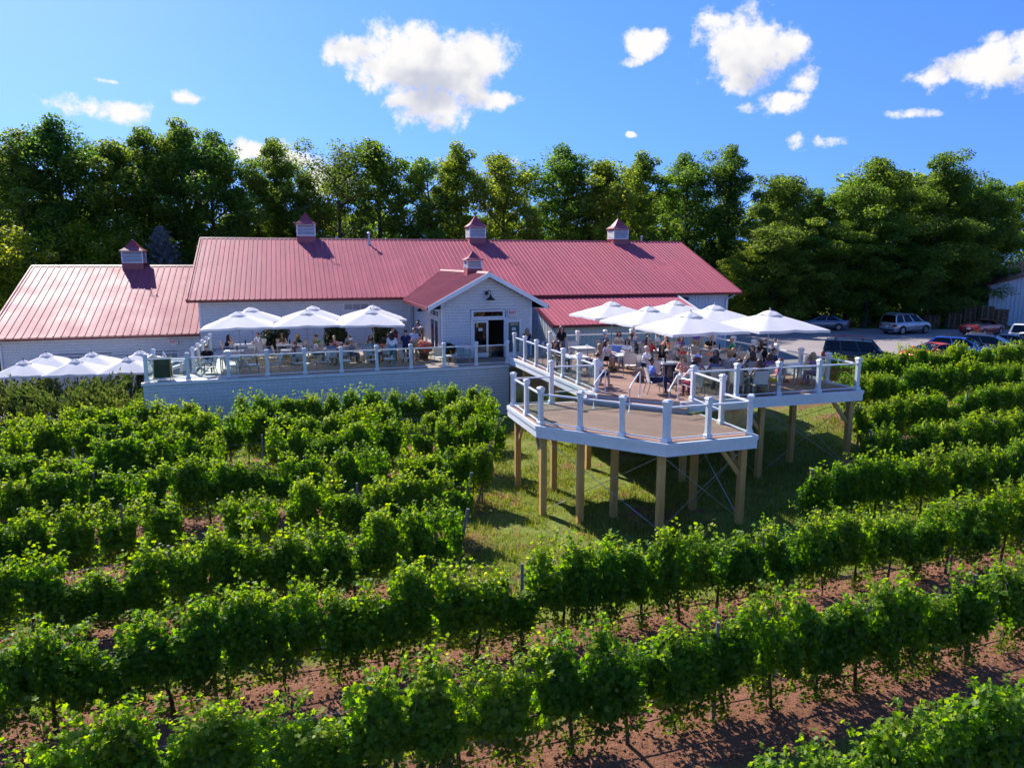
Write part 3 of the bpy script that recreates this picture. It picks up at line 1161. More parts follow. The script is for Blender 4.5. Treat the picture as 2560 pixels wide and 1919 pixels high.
g.box(-9.92, -8.73, V_WALL - 0.0025, V_WALL - 0.002, 0.28, 2.12)
g.build('door_shade_sheet', M_PAINTED_DARK, do)  # near-black sheet painting an unlit room behind the glass
rd = MB()
X = [(LU0, LEV, LEZ - 0.02), (LU1, LEV, LEZ - 0.02), (LU1, LRV, LRZ - 0.02), (LU0, LRV, LRZ - 0.02), (LU0, 2 * LRV - LEV, LEZ - 0.02), (LU1, 2 * LRV - LEV, LEZ - 0.02)]
rd.add(X + [(a, b, c - 0.12) for a, b, c in X],
       [(0, 1, 2, 3), (3, 2, 5, 4), (7, 6, 9, 8), (8, 9, 10, 11), (0, 6, 7, 1), (4, 5, 11, 10), (0, 3, 9, 6), (3, 4, 10, 9), (1, 7, 8, 2), (2, 8, 11, 5)])
roof = sub(rd, 'roof', M_ROOF, wing)
roof_panels(roof, LU0, LU1, LEV - 0.03, LEZ, LRV - 0.05, LRZ, 0.40)
rc = MB()
rc.hull([(LU0, LRV - 0.22, LRZ - 0.02), (LU1, LRV - 0.22, LRZ - 0.02), (LU1, LRV + 0.22, LRZ - 0.02), (LU0, LRV + 0.22, LRZ - 0.02)],
        [(LU0, LRV - 0.04, LRZ + 0.09), (LU1, LRV - 0.04, LRZ + 0.09), (LU1, LRV + 0.04, LRZ + 0.09), (LU0, LRV + 0.04, LRZ + 0.09)])
rc.build('ridge_cap', M_ROOFTRIM, roof)
g = MB()
g.hull([(LU0, LEV - 0.13, LEZ - 0.14), (LU1, LEV - 0.13, LEZ - 0.14), (LU1, LEV - 0.005, LEZ - 0.14), (LU0, LEV - 0.005, LEZ - 0.14)],
       [(LU0, LEV - 0.16, LEZ - 0.01), (LU1, LEV - 0.16, LEZ - 0.01), (LU1, LEV - 0.005, LEZ - 0.01), (LU0, LEV - 0.005, LEZ - 0.01)])
g.build('gutter', M_ROOFTRIM, roof)
k = MB()
k.bar((LU0, LEV, LEZ - 0.02), (LU0, LRV, LRZ - 0.02), 0.09, 0.2)
k.build('rake_trim', M_ROOF, roof)
d = MB()
d.bar((LU0 + 0.58, V_WALL - 0.06, 0.1), (LU0 + 0.58, V_WALL - 0.06, 3.1), 0.08, 0.07)
d.bar((LU0 + 0.58, V_WALL - 0.06, 3.1), (LU0 + 0.35, LEV - 0.06, 3.4), 0.08, 0.07)
sub(d, 'downspout', M_TRIM, wing)
cupola(wing, -10.35, LRV, LRZ - 0.02, 1.25, 0.8, 0.8, (LRZ - LEZ) / (LRV - LEV))
exit_sign(-7.0, V_WALL - 0.02, 3.08, 'white EXIT sign on the side wing above its right window')

# ---- entrance gable
GU0, GU1, GV = 7.48, 12.6, 37.5
GC = (GU0 + GU1) / 2
GE_Z, GR_Z, GO = 5.42, 7.20, 0.78       # eave height, ridge height, eave overhang
GS = (GR_Z - GE_Z) / (GC - (GU0 - GO))
gab = frame('entrance_gable', 'white shingled entrance gable with open glass doors', 'building', GC, 42)
OP = (9.22, 11.0, Z_PATIO, 4.66)        # door opening


def gtop(u):
    return GR_Z - 0.16 - GS * abs(u - GC)


w = MB()
for (a, b, z0) in ((GU0, OP[0], 0.0), (OP[1], GU1, 0.0)):
    w.add([(a, GV, z0), (b, GV, z0), (b, GV + 0.15, z0), (a, GV + 0.15, z0), (a, GV, OP[3]), (b, GV, OP[3]), (b, GV + 0.15, OP[3]), (a, GV + 0.15, OP[3])],
          [(0, 3, 2, 1), (0, 1, 5, 4), (1, 2, 6, 5), (2, 3, 7, 6), (3, 0, 4, 7)])
w.box(OP[0], OP[1], GV, GV + 0.15, 0.0, Z_PATIO - 0.02)
zs = OP[3]
pol = [(GU0, zs), (GU1, zs), (GU1, gtop(GU1)), (GC, gtop(GC)), (GU0, gtop(GU0))]
vs = [(a, GV, z) for a, z in pol] + [(a, GV + 0.15, z) for a, z in pol]
w.add(vs, [(0, 1, 2, 3, 4), (9, 8, 7, 6, 5)] + [(i, 5 + i, 5 + (i + 1) % 5, (i + 1) % 5) for i in range(5)])
gw = sub(w, 'wall', M_WALLCORE, gab)
gw['_o'] = (0.0, 0.0, 0.0)
side = MB()
side.box(GU0, GU0 + 0.15, GV + 0.15, V_WALL, 0.0, gtop(GU0))
side.box(GU1 - 0.15, GU1, GV + 0.15, V_WALL, 0.0, gtop(GU1))
sub(side, 'side_wall', M_SHINGLE, gab)
shingle_wall(gab, gw, GU0 + 0.09, GU1 - 0.09, GV, 2.62, gtop, holes=[(OP[0] - 0.1, OP[1] + 0.1, 2.0, OP[3] + 0.12), (9.1, 11.1, 4.62, 5.22)], singles=300, seed=5,
             pick=lambda s: s[2])
for uu in (GU0, GU1 - 0.09):
    tr_ = MB()
    tr_.box(uu - 0.004, uu + 0.094, GV - 0.045, GV - 0.001, 1.5, gtop(uu + 0.04) - 0.02)
    sub(tr_, 'corner_board', M_TRIM, gab)
# side wall facing left: corner board, transom lights, glazed doors
for v0, v1 in ((38.1, 38.45), (38.75, 39.6), (39.9, 40.25)):
    sd = MB()
    sd.box(GU0 - 0.04, GU0 + 0.01, v0 - 0.06, v1 + 0.06, 4.8, 5.2)
    sub(sd, 'transom_frame', M_TRIM, gab)
for v0, v1 in ((38.1, 38.45), (38.75, 39.6), (39.9, 40.25)):
    sg = MB()
    sg.box(GU0 - 0.05, GU0 - 0.042, v0, v1, 4.86, 5.14)
    sub(sg, 'transom_pane', M_WINGLASS, gab)
sd = MB()
for v0, v1 in ((38.05, 38.15), (39.1, 39.25), (40.2, 40.3)):
    sd.box(GU0 - 0.05, GU0 + 0.01, v0, v1, Z_PATIO, 4.7)
sd.box(GU0 - 0.05, GU0 + 0.01, 38.15, 40.2, 4.6, 4.7)
sub(sd, 'side_door', M_TRIM, gab)
sd = MB()
sd.box(GU0 - 0.03, GU0 - 0.02, 38.15, 40.2, Z_PATIO, 4.6)
sub(sd, 'side_door_pane', M_WINGLASS, gab)
# gable roof
EU0, EU1, FV = GU0 - GO, GU1 + GO, GV - 0.55


def hit(s):
    """v where the gable roof plane at slope fraction s meets the barn roof"""
    z = GE_Z + (GR_Z - GE_Z) * s
    return max(EAVE_V + (z - EAVE_Z) / RS, EAVE_V - 0.02)


for sgn, ue in ((-1, EU0), (1, EU1)):
    rd = MB()
    vb0, vb1 = EAVE_V - 0.02, hit(1.0)
    X = [(ue, FV, GE_Z), (GC, FV, GR_Z), (GC, vb1, GR_Z), (ue, vb0, GE_Z)]
    Y = [(a, b, c - 0.10) for a, b, c in X]
    fs = [(0, 3, 2, 1), (4, 5, 6, 7), (0, 1, 5, 4), (1, 2, 6, 5), (2, 3, 7, 6), (3, 0, 4, 7)]
    rd.add(X + Y, fs if sgn < 0 else [f[::-1] for f in fs])
    ro = sub(rd, 'roof', M_ROOF, gab)
    ns = 42
    L_ = hit(1.0) - FV
    pit = 0.305
    n = int(L_ / pit)
    for i in range(n + 1):
        va = FV + i * pit
        vm_ = va + pit / 2
        s0 = 0.0
        if vm_ > EAVE_V:
            s0 = min(1, max(0, (EAVE_Z + RS * (vm_ - EAVE_V) - GE_Z) / (GR_Z - GE_Z)))
        if s0 > 0.97:
            continue
        key = ('gp', sgn, round(s0, 3))
        pb = MB()
        prof = [(0.0, 0.0), (pit * 0.5 - 0.045, 0.0), (pit * 0.5 - 0.022, 0.05), (pit * 0.5 + 0.022, 0.05), (pit * 0.5 + 0.045, 0.0), (pit, 0.0)]
        vs = []
        for s in (s0, 0.985):
            for dv, h in prof:
                vs.append((ue + (GC - ue) * s + 0.0, va + dv, GE_Z + (GR_Z - GE_Z) * s + 0.02 + h))
        fs = [(j, 6 + j, 7 + j, j + 1) for j in range(5)] + [(1, 2, 3, 4)]
        pb.add(vs, fs if sgn < 0 else [f[::-1] for f in fs])
        pb.build('roof_panel', M_ROOF, ro)
    k = MB()
    k.hull([(ue - sgn * 0.0, FV - 0.03, GE_Z - 0.20), (GC, FV - 0.03, GR_Z - 0.20), (GC, FV + 0.02, GR_Z - 0.20), (ue, FV + 0.02, GE_Z - 0.20)][::sgn * -1],
           [(ue, FV - 0.03, GE_Z + 0.06), (GC, FV - 0.03, GR_Z + 0.06), (GC, FV + 0.02, GR_Z + 0.06), (ue, FV + 0.02, GE_Z + 0.06)][::sgn * -1])
    k.build('rake_board', M_TRIM, ro)
    e = MB()
    e.box(min(ue, ue + sgn * 0.05), max(ue, ue + sgn * 0.05), FV, EAVE_V - 0.2, GE_Z - 0.16, GE_Z + 0.015)
    e.build('eave_trim', M_ROOFTRIM, ro)
    so_ = MB()
    a, b = (ue + 0.02, GU0 - 0.001) if sgn < 0 else (GU1 + 0.001, ue - 0.02)
    so_.box(a, b, FV + 0.03, EAVE_V - 0.2, GE_Z - 0.135, GE_Z - 0.115)
    so_.build('soffit', M_TRIM, ro)
cap = MB()
cap.hull([(GC - 0.16, FV - 0.02, GR_Z - 0.03), (GC + 0.16, FV - 0.02, GR_Z - 0.03), (GC + 0.16, hit(1.0), GR_Z - 0.03), (GC - 0.16, hit(1.0), GR_Z - 0.03)],
         [(GC - 0.03, FV - 0.02, GR_Z + 0.08), (GC + 0.03, FV - 0.02, GR_Z + 0.08), (GC + 0.03, hit(1.0), GR_Z + 0.08), (GC - 0.03, hit(1.0), GR_Z + 0.08)])
sub(cap, 'ridge_cap', M_CUPROOF, gab)
cupola(gab, GC, 40.6, GR_Z, 0.82, 0.47, 0.52, GS, False)
# doors, transom
fr_ = MB()
fr_.box(OP[0] - 0.1, OP[0], GV - 0.05, GV + 0.12, Z_PATIO, OP[3] + 0.1)
fr_.box(OP[1], OP[1] + 0.1, GV - 0.05, GV + 0.12, Z_PATIO, OP[3] + 0.1)
fr_.box(OP[0], OP[1], GV - 0.05, GV + 0.12, OP[3], OP[3] + 0.1)
sub(fr_, 'door_frame', M_TRIM, gab)


def door_leaf(a, b, v, z0=Z_PATIO + 0.02, z1=OP[3] - 0.03, note=True):
    d = MB()
    st = 0.11
    d.box(a, a + st, v - 0.045, v, z0, z1)
    d.box(b - st, b, v - 0.045, v, z0, z1)
    d.box(a + st, b - st, v - 0.045, v, z0, z0 + 0.24)
    d.box(a + st, b - st, v - 0.045, v, z1 - st, z1)
    o = sub(d, 'door', M_TRIM, gab)
    g = MB()
    g.box(a + st, b - st, v - 0.026, v - 0.018, z0 + 0.24, z1 - st)
    g.build('pane', M_DOORGLASS, o)
    h = MB()
    h.tube([(b - 0.06, v - 0.05, z0 + 0.95), (b - 0.06, v - 0.10, z0 + 1.0), (b - 0.06, v - 0.10, z0 + 1.15), (b - 0.06, v - 0.05, z0 + 1.2)], 0.012, 6)
    h.build('handle', M_STEEL, o)
    if note:
        nn = MB()
        cx = (a + b) / 2
        nn.box(cx - 0.11, cx + 0.11, v - 0.030, v - 0.0275, z0 + 1.45, z0 + 1.60)
        nn.build('notice', M_PAPER, o)
        ln = MB()
        for i, wd in enumerate((0.08, 0.09, 0.06)):
            ln.box(cx - wd, cx + wd, v - 0.0315, v - 0.0305, z0 + 1.565 - i * 0.04, z0 + 1.575 - i * 0.04)
        ln.build('notice_text', M_BLACK, o)


M_PAPER = paint('paper', (0.78, 0.77, 0.74), 0.8, 0.03, 4.0)
door_leaf(OP[0] + 0.01, 10.12, GV + 0.08)
door_leaf(11.12, 11.98, GV - 0.04)
tf = MB()
tf.box(9.16, 11.04, GV - 0.05, GV + 0.02, 4.78, 4.86)
tf.box(9.16, 11.04, GV - 0.05, GV + 0.02, 5.12, 5.20)
tf.box(9.16, 9.27, GV - 0.05, GV + 0.02, 4.86, 5.12)
tf.box(10.93, 11.04, GV - 0.05, GV + 0.02, 4.86, 5.12)
to = sub(tf, 'transom_window', M_TRIM, gab)
g = MB()
g.box(9.27, 10.93, GV - 0.02, GV - 0.012, 4.86, 5.12)
g.build('pane', M_WINGLASS, to)
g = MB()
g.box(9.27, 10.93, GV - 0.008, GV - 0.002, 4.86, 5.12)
g.build('transom_shade_sheet', M_PAINTED_DARK, to)  # near-black sheet, the darkness indoors put into its colour
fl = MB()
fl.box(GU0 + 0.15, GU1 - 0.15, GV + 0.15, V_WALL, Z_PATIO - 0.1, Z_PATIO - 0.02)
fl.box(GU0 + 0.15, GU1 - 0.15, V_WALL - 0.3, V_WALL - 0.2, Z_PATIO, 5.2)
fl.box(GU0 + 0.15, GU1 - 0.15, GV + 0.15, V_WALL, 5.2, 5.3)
sub(fl, 'interior', M_PAINTED_DARK, gab)  # room surfaces coloured near black for lack of light inside
exit_sign(11.46, GV - 0.02, 5.03, 'white EXIT sign on the entrance gable above the open door')
# gooseneck barn lamp over the doors
lamp = frame('barn_lamp', 'black gooseneck barn lamp under the entrance gable peak', 'lamp', GC + 0.1, GV, 5.7)
x = GC + 0.1
a = MB()
a.tube([(x - 0.12, GV - 0.02, 6.12), (x - 0.12, GV - 0.12, 6.14), (x - 0.08, GV - 0.24, 6.26), (x, GV - 0.36, 6.26), (x, GV - 0.40, 6.12), (x, GV - 0.40, 6.0)], 0.022, 8)
a.lathe([(0.10, 6.02), (0.10, 6.22)], 12, (x - 0.12, GV - 0.055))
sub(a, 'arm', M_BLACK, lamp, True)
a = MB()
a.lathe([(0.26, 5.76), (0.245, 5.79), (0.15, 5.88), (0.07, 5.93), (0.06, 6.02), (0.03, 6.05)], 18, (x, GV - 0.40))
sub(a, 'lamp_shade', M_BLACK, lamp, True)
lamp2 = frame('barn_lamp', 'small dark barn lamp on the side of the entrance gable', 'lamp', GU0 - 0.2, 42.6, 4.8)
a = MB()
a.tube([(GU0 - 0.01, 42.6, 5.1), (GU0 - 0.15, 42.6, 5.2), (GU0 - 0.25, 42.6, 5.05)], 0.018, 6)
a.lathe([(0.2, 4.86), (0.1, 4.96), (0.05, 5.05)], 12, (GU0 - 0.25, 42.6))
sub(a, 'lamp_shade', M_BLACK, lamp2, True)

# ---- lean-to on the right
NU0, NU1, NEV, NEZ, NTV, NTZ = 15.2, 26.5, 41.0, 3.92, 46.1, 5.40
lean = frame('lean_to', 'white board lean-to with low red metal roof beside the entrance', 'building', 20, 43)
w = MB()
w.box(NU0 + 0.25, NU1 - 0.25, NEV + 0.4, NEV + 0.52, 0.0, 3.93)
sl = (NTZ - NEZ) / (NTV - NEV)
for uu in (NU0 + 0.25, NU1 - 0.37):
    w.add([(uu, NEV + 0.52, 0), (uu + 0.12, NEV + 0.52, 0), (uu + 0.12, V_WALL, 0), (uu, V_WALL, 0),
           (uu, NEV + 0.52, 3.95), (uu + 0.12, NEV + 0.52, 3.95), (uu + 0.12, V_WALL, 5.35), (uu, V_WALL, 5.35)],
          [(0, 3, 2, 1), (4, 5, 6, 7), (0, 1, 5, 4), (1, 2, 6, 5), (2, 3, 7, 6), (3, 0, 4, 7)])
sub(w, 'wall', M_BLUEWALL, lean)
for i in range(37):
    b_ = MB()
    x = NU0 + 0.35 + i * 0.295
    b_.box(x - 0.03, x + 0.03, NEV + 0.37, NEV + 0.399, 0.6, 3.9)
    sub(b_, 'batten', M_BLUEWALL, lean)
for i in range(16):
    b_ = MB()
    v_ = NEV + 0.6 + i * 0.3
    b_.box(NU0 + 0.22, NU0 + 0.249, v_ - 0.03, v_ + 0.03, 0.6, 3.93 + sl * (v_ - NEV - 0.5))
    sub(b_, 'batten', M_BLUEWALL, lean)
rd = MB()
X = [(NU0, NEV, NEZ), (NU1, NEV, NEZ), (NU1, NTV, NTZ), (NU0, NTV, NTZ)]
rd.add(X + [(a, b, c - 0.1) for a, b, c in X], [(0, 1, 2, 3), (7, 6, 5, 4), (0, 4, 5, 1), (1, 5, 6, 2), (2, 6, 7, 3), (3, 7, 4, 0)])
roof = sub(rd, 'roof', M_ROOF, lean)
roof_panels(roof, NU0, NU1, NEV - 0.03, NEZ, NTV - 0.12, NTZ - 0.03, 0.305)
k = MB()
k.box(NU0, NU1, NEV - 0.06, NEV - 0.004, NEZ - 0.16, NEZ + 0.0)
k.build('eave_trim', M_ROOFTRIM, roof)
for uu in (NU0, NU1):
    k = MB()
    k.bar((uu, NEV - 0.05, NEZ - 0.03), (uu, NTV - 0.1, NTZ - 0.05), 0.08, 0.24)
    k.build('rake_trim', M_ROOFTRIM if uu == NU0 else M_TRIM, roof)

# ---- steel shed on the far right
M_SHED = paint('pale_blue_shed_steel', (0.36, 0.45, 0.52), 0.5, 0.06, 0.8)
shed = thing('metal_shed', 'pale blue ribbed steel shed at the far side of the lot', 'shed', (58, 74, 1.1), R(-14))
s = MB()
s.box(-7.6, 12, 0, 14, 0, 4.3)
s.add([(-7.6, 0, 4.3), (12, 0, 4.3), (12, 14, 4.3), (-7.6, 14, 4.3), (-7.6, 0, 4.31), (2.2, 0, 7.2), (2.2, 14, 7.2), (12, 0, 4.31), (12, 14, 4.31), (-7.6, 14, 4.31)],
      [(0, 1, 7, 5, 4), (4, 5, 6, 9), (5, 7, 8, 6), (3, 9, 6, 8, 2)])
s.build('wall', M_SHED, shed)
for i in range(48):
    x = -7.5 + i * 0.4
    top = 4.3 + 2.9 * (1 - abs(x - 2.2) / 9.8)
    if x > 11.9:
        continue
    b_ = MB()
    b_.hull([(x - 0.05, -0.001, 0.02), (x + 0.05, -0.001, 0.02), (x + 0.025, -0.04, 0.02), (x - 0.025, -0.04, 0.02)][::-1],
            [(x - 0.05, -0.001, top - 0.02), (x + 0.05, -0.001, top - 0.02), (x + 0.025, -0.04, top - 0.02), (x - 0.025, -0.04, top - 0.02)][::-1])
    b_.build('siding_rib', M_SHED, shed)
for sgn in (-1, 1):
    b_ = MB()
    xe = 2.2 + sgn * 10.2
    X = [(xe, -0.35, 4.25), (2.2, -0.35, 7.3), (2.2, 14.3, 7.3), (xe, 14.3, 4.25)]
    fs = [(0, 3, 2, 1), (4, 5, 6, 7), (0, 1, 5, 4), (1, 2, 6, 5), (2, 3, 7, 6), (3, 0, 4, 7)]
    b_.add(X + [(a, b, c - 0.14) for a, b, c in X], fs if sgn < 0 else [f[::-1] for f in fs])
    b_.build('roof', M_ROOFTRIM, shed)

# ------------------------------------------------------------------ patio, decks, railings
Z_LOW = 2.75


def vpat(u):
    return 34.0 + (u + 6.5) * 0.045


pw = frame('patio_wall', 'tall white shingled retaining wall below the upper patio', 'wall', 2, 34.4)
b = MB()
T0, T1 = (-6.5, vpat(-6.5)), (10.45, vpat(10.45))
WA = math.atan2(T1[1] - T0[1], T1[0] - T0[0])
WL = math.hypot(T1[0] - T0[0], T1[1] - T0[1])
# modelled along the wall's own line: x along, y behind the face
core = MB()
core.box(0, WL, 0, 0.2, -0.4, 2.45)
wo = core.build('wall', M_WALLCORE, pw, (T0[0] - 2, T0[1] - 34.4, 0), rz=WA)
shingle_wall(wo, wo, 0.0, WL, 0.0, -0.02, lambda u: 2.42, singles=300, seed=11, pick=lambda s: -round(s[2] / 0.165))
cp = MB()
cp.box(-0.06, WL + 0.02, -0.06, 0.22, 2.43, 2.56)
cp.build('coping_board', M_FASCIA, wo)
ends = MB()
ends.box(0, 0.15, 0.2, 2.2, -0.2, 2.45)
ends.box(WL - 0.15, WL, 0.2, 3.0, -0.2, 2.45)
ends.build('return_wall', M_SHINGLE, wo)

pf = frame('patio_floor', None, None, 2, 40)
pf['kind'] = 'structure'
pf['label'] = 'upper patio floor of boards and pale concrete'
PATIO = [(-6.5, vpat(-6.5) + 0.02), (10.45, vpat(10.45) + 0.02), (15.0, 34.8), (15.0, 37.49), (7.47, 37.49), (7.47, 46.39), (-4.6, 46.39), (-4.6, 36.2), (-6.5, 36.2)]
s = MB()
s.prism([(-6.5, vpat(-6.5) + 0.02), (10.45, vpat(10.45) + 0.02), (15.0, 34.8), (15.0, 37.49), (7.47, 37.49), (-4.6, 36.2), (-6.5, 36.2)], 2.42, 2.565)
s.prism([(-4.6, 36.2), (7.47, 37.49), (7.47, 46.39), (-4.6, 46.39)], 2.42, 2.565)
sub(s, 'slab', M_CONCRETE, pf)
M_PATIO = wood_mat('patio_board', (0.30, 0.205, 0.155), (0.42, 0.30, 0.235), 0.75)


def planks(parent, poly, ang, w, z0, z1, mat, name='plank', gap=0.013):
    """cut a convex polygon into boards running at angle ang (grid coordinates)"""
    nx, ny = -math.sin(ang), math.cos(ang)
    ds = [nx * p[0] + ny * p[1] for p in poly]
    d = min(ds)
    while d < max(ds):
        p = clip_poly(poly, nx, ny, d + w - gap)
        p = clip_poly(p, -nx, -ny, -d)
        if len(p) >= 3:
            area = abs(sum(p[i][0] * p[(i + 1) % len(p)][1] - p[(i + 1) % len(p)][0] * p[i][1] for i in range(len(p)))) / 2
            if area > 0.004:
                b = MB()
                cx, cy = sum(q[0] for q in p) / len(p), sum(q[1] for q in p) / len(p)
                ca, sa = math.cos(-ang), math.sin(-ang)
                b.prism([((q[0] - cx) * ca - (q[1] - cy) * sa, (q[0] - cx) * sa + (q[1] - cy) * ca) for q in p], z0, z1)
                o = b.build(name, mat, parent)
                ou, ov, oz = parent['_o']
                o.location = (cx - ou, cy - ov, -oz)
                o.rotation_euler = (0, 0, ang)
        d += w


pf['_o'] = (2.0, 40.0, 0.0)
planks(pf, [(-2.6, vpat(-2.6) + 0.05), (10.4, vpat(10.4) + 0.05), (10.4, 37.45), (-2.6, 37.45)], 0.045, 0.145, 2.57, 2.6, M_PATIO)
planks(pf, [(-2.6, 37.46), (7.4, 37.46), (7.4, 42.5), (-2.6, 42.5)], 0.0, 0.145, 2.57, 2.6, M_PATIO)
planks(pf, [(10.45, 34.85), (14.9, 34.85), (14.9, 37.45), (10.45, 37.45)], 0.0, 0.145, 2.57, 2.6, M_PATIO)

# ---- raised deck
MAIN = [(10.3, 23.1), (12.4, 21.0), (20.0, 21.0), (20.0, 33.9), (10.3, 33.9)]
LOWP = [(7.15, 23.75), (7.1, 20.5), (9.85, 17.3), (12.85, 17.4), (12.85, 20.5), (9.65, 23.7)]
deck = frame('raised_deck', 'raised timber dining deck with white fascia on tall posts', 'deck', 15, 27)
low = frame('lower_deck', 'small empty octagonal lower deck of brown boards', 'deck', 10, 20.5)
planks(deck, MAIN, R(-45), 0.14, Z_DECK - 0.028, Z_DECK, M_DECK)
planks(low, LOWP, R(-45), 0.14, Z_LOW - 0.028, Z_LOW, M_DECK)


def offset_edge(a, b, d):
    dx, dy = b[0] - a[0], b[1] - a[1]
    l = math.hypot(dx, dy)
    nx, ny = dy / l, -dx / l          # outward for counter-clockwise polygons
    return (a[0] + nx * d, a[1] + ny * d), (b[0] + nx * d, b[1] + ny * d)


def fascia(parent, a, b, ztop, h=0.38):
    """two boards: a thin nosing over a wide skirt"""
    l = math.hypot(b[0] - a[0], b[1] - a[1])
    ex, ey = (b[0] - a[0]) / l, (b[1] - a[1]) / l
    for (d0, d1, z0, z1, nm) in ((0.0, 0.045, ztop - h, ztop - 0.13, 'fascia_board'), (0.0, 0.075, ztop - 0.125, ztop + 0.004, 'fascia_cap')):
        A0, B0 = offset_edge(a, b, d0)
        A1, B1 = offset_edge(a, b, d1)
        A1 = (A1[0] - ex * d1 * 0.45, A1[1] - ey * d1 * 0.45)
        B1 = (B1[0] + ex * d1 * 0.45, B1[1] + ey * d1 * 0.45)
        m = MB()
        m.prism([A1, B1, B0, A0], z0, z1)
        sub(m, nm, M_FASCIA, parent)


for a, b in ((MAIN[1], MAIN[2]), (MAIN[2], MAIN[3]), (MAIN[4], MAIN[0])):
    fascia(deck, a, b, Z_DECK)
for i in (0, 1, 2, 3):
    fascia(low, LOWP[i], LOWP[i + 1], Z_LOW)
fascia(low, LOWP[5], LOWP[0], Z_LOW)
# steps from the lower deck up to the dining deck, along the 45 degree edge
E1, E2 = (10.0, 23.4), (12.62, 20.78)
n_ = (-0.7071, -0.7071)
st = MB()
for d, z in ((0.30, Z_LOW + 0.16),):
    st.prism([(E1[0] + n_[0] * d, E1[1] + n_[1] * d), (E2[0] + n_[0] * d, E2[1] + n_[1] * d), (E2[0] + 0.02, E2[1] + 0.02), (E1[0] + 0.02, E1[1] + 0.02)], Z_LOW + 0.001, z)
sub(st, 'stair_riser', M_DECKGREY, low)
st = MB()
st.prism([(E1[0] + n_[0] * 0.33, E1[1] + n_[1] * 0.33), (E2[0] + n_[0] * 0.33, E2[1] + n_[1] * 0.33), (E2[0] + n_[0] * 0.015, E2[1] + n_[1] * 0.015), (E1[0] + n_[0] * 0.015, E1[1] + n_[1] * 0.015)], Z_LOW + 0.162, Z_LOW + 0.19)
sub(st, 'stair_tread', M_DECK, low)
st = MB()
st.prism([(E1[0] + n_[0] * 0.01, E1[1] + n_[1] * 0.01), (E2[0] + n_[0] * 0.01, E2[1] + n_[1] * 0.01), (E2[0] + 0.06, E2[1] + 0.06), (E1[0] + 0.06, E1[1] + 0.06)], Z_LOW + 0.165, Z_DECK - 0.03)
sub(st, 'stair_riser', M_DECKGREY, low)
# two steps from the patio up to the deck
for i, (v0, v1, z) in enumerate(((33.92, 34.55, Z_PATIO + 0.33), (34.3, 34.8, Z_PATIO + 0.17))):
    m = MB()
    m.box(10.7, 12.2, v0, v1, Z_PATIO - 0.05 if i else Z_PATIO - 0.06, z)
    sub(m, 'patio_step', M_DECKGREY, deck)

# beams, posts, braces under the decks
LEGS = [(7.4, 23.5), (7.35, 20.65), (8.2, 19.6), (8.55, 22.9), (9.9, 17.65), (9.35, 19.6), (12.0, 19.3), (12.6, 17.65)]
LEGS2 = [(10.6, 24.6), (10.6, 28.5), (10.6, 32.5), (15.9, 21.3), (13.2, 22.0), (14.2, 25.5), (14.2, 30.5), (17.4, 25.0), (17.4, 30.0), (18.3, 22.6), (19.75, 21.25), (19.75, 26.5), (19.75, 31.5)]
for grp, par, zt in ((LEGS, low, Z_LOW - 0.36), (LEGS2, deck, Z_DECK - 0.36)):
    for (u, v) in grp:
        p = W(u, v)
        g = gz(p.x, p.y) - 0.35
        m = MB()
        m.bbox(u - 0.1, u + 0.1, v - 0.1, v + 0.1, g, zt, 0.012)
        sub(m, 'support_post', M_TIMBER, par)
for par, zt, lines in ((low, Z_LOW - 0.03, [((7.3, 20.7), (7.3, 23.6)), ((8.4, 19.4), (8.4, 23.6)), ((9.9, 17.6), (9.9, 23.2)), ((12.6, 17.6), (12.6, 20.5)), ((7.3, 22.9), (9.9, 22.9)), ((8.3, 19.6), (12.7, 19.6))]),
                       (deck, Z_DECK - 0.03, [((10.6, 23.2), (10.6, 33.8)), ((14.2, 21.1), (14.2, 33.8)), ((17.4, 21.1), (17.4, 33.8)), ((19.8, 21.1), (19.8, 33.8)), ((12.6, 21.2), (19.8, 21.2)), ((10.6, 28.5), (19.8, 28.5)), ((10.6, 25.2), (19.8, 25.2)), ((10.6, 32.5), (19.8, 32.5))])):
    for i, (a, b) in enumerate(lines):
        m = MB()
        dz = 0.0 if a[0] == b[0] else 0.004
        m.bar((*a, zt - 0.16 - dz), (*b, zt - 0.16 - dz), 0.09 - dz, 0.30)
        sub(m, 'beam', M_TIMBER, par)
for par, zt, br in ((low, Z_LOW - 0.4, [((7.4, 23.5), (7.4, 22.7)), ((7.35, 20.65), (7.36, 21.5)), ((12.6, 17.65), (11.8, 17.65)), ((12.6, 17.65), (12.6, 18.5))]),
                    (deck, Z_DECK - 0.4, [((19.75, 21.25), (18.9, 21.25)), ((15.9, 21.3), (15.05, 21.3)), ((10.6, 28.5), (10.6, 27.6)), ((10.6, 28.5), (10.6, 29.4)), ((10.6, 32.5), (10.6, 31.6)), ((10.6, 24.6), (10.6, 25.5)), ((19.75, 26.5), (19.75, 25.6))])):
    for a, b in br:
        m = MB()
        m.bar((*a, zt - 0.95), (*b, zt + 0.06), 0.08, 0.13)
        sub(m, 'brace', M_TIMBER, par)


def cable(par, a, b, za, zb):
    m = MB()
    m.tube([(*a, za), (*b, zb)], 0.009, 5)
    sub(m, 'brace_cable', M_STEEL, par)


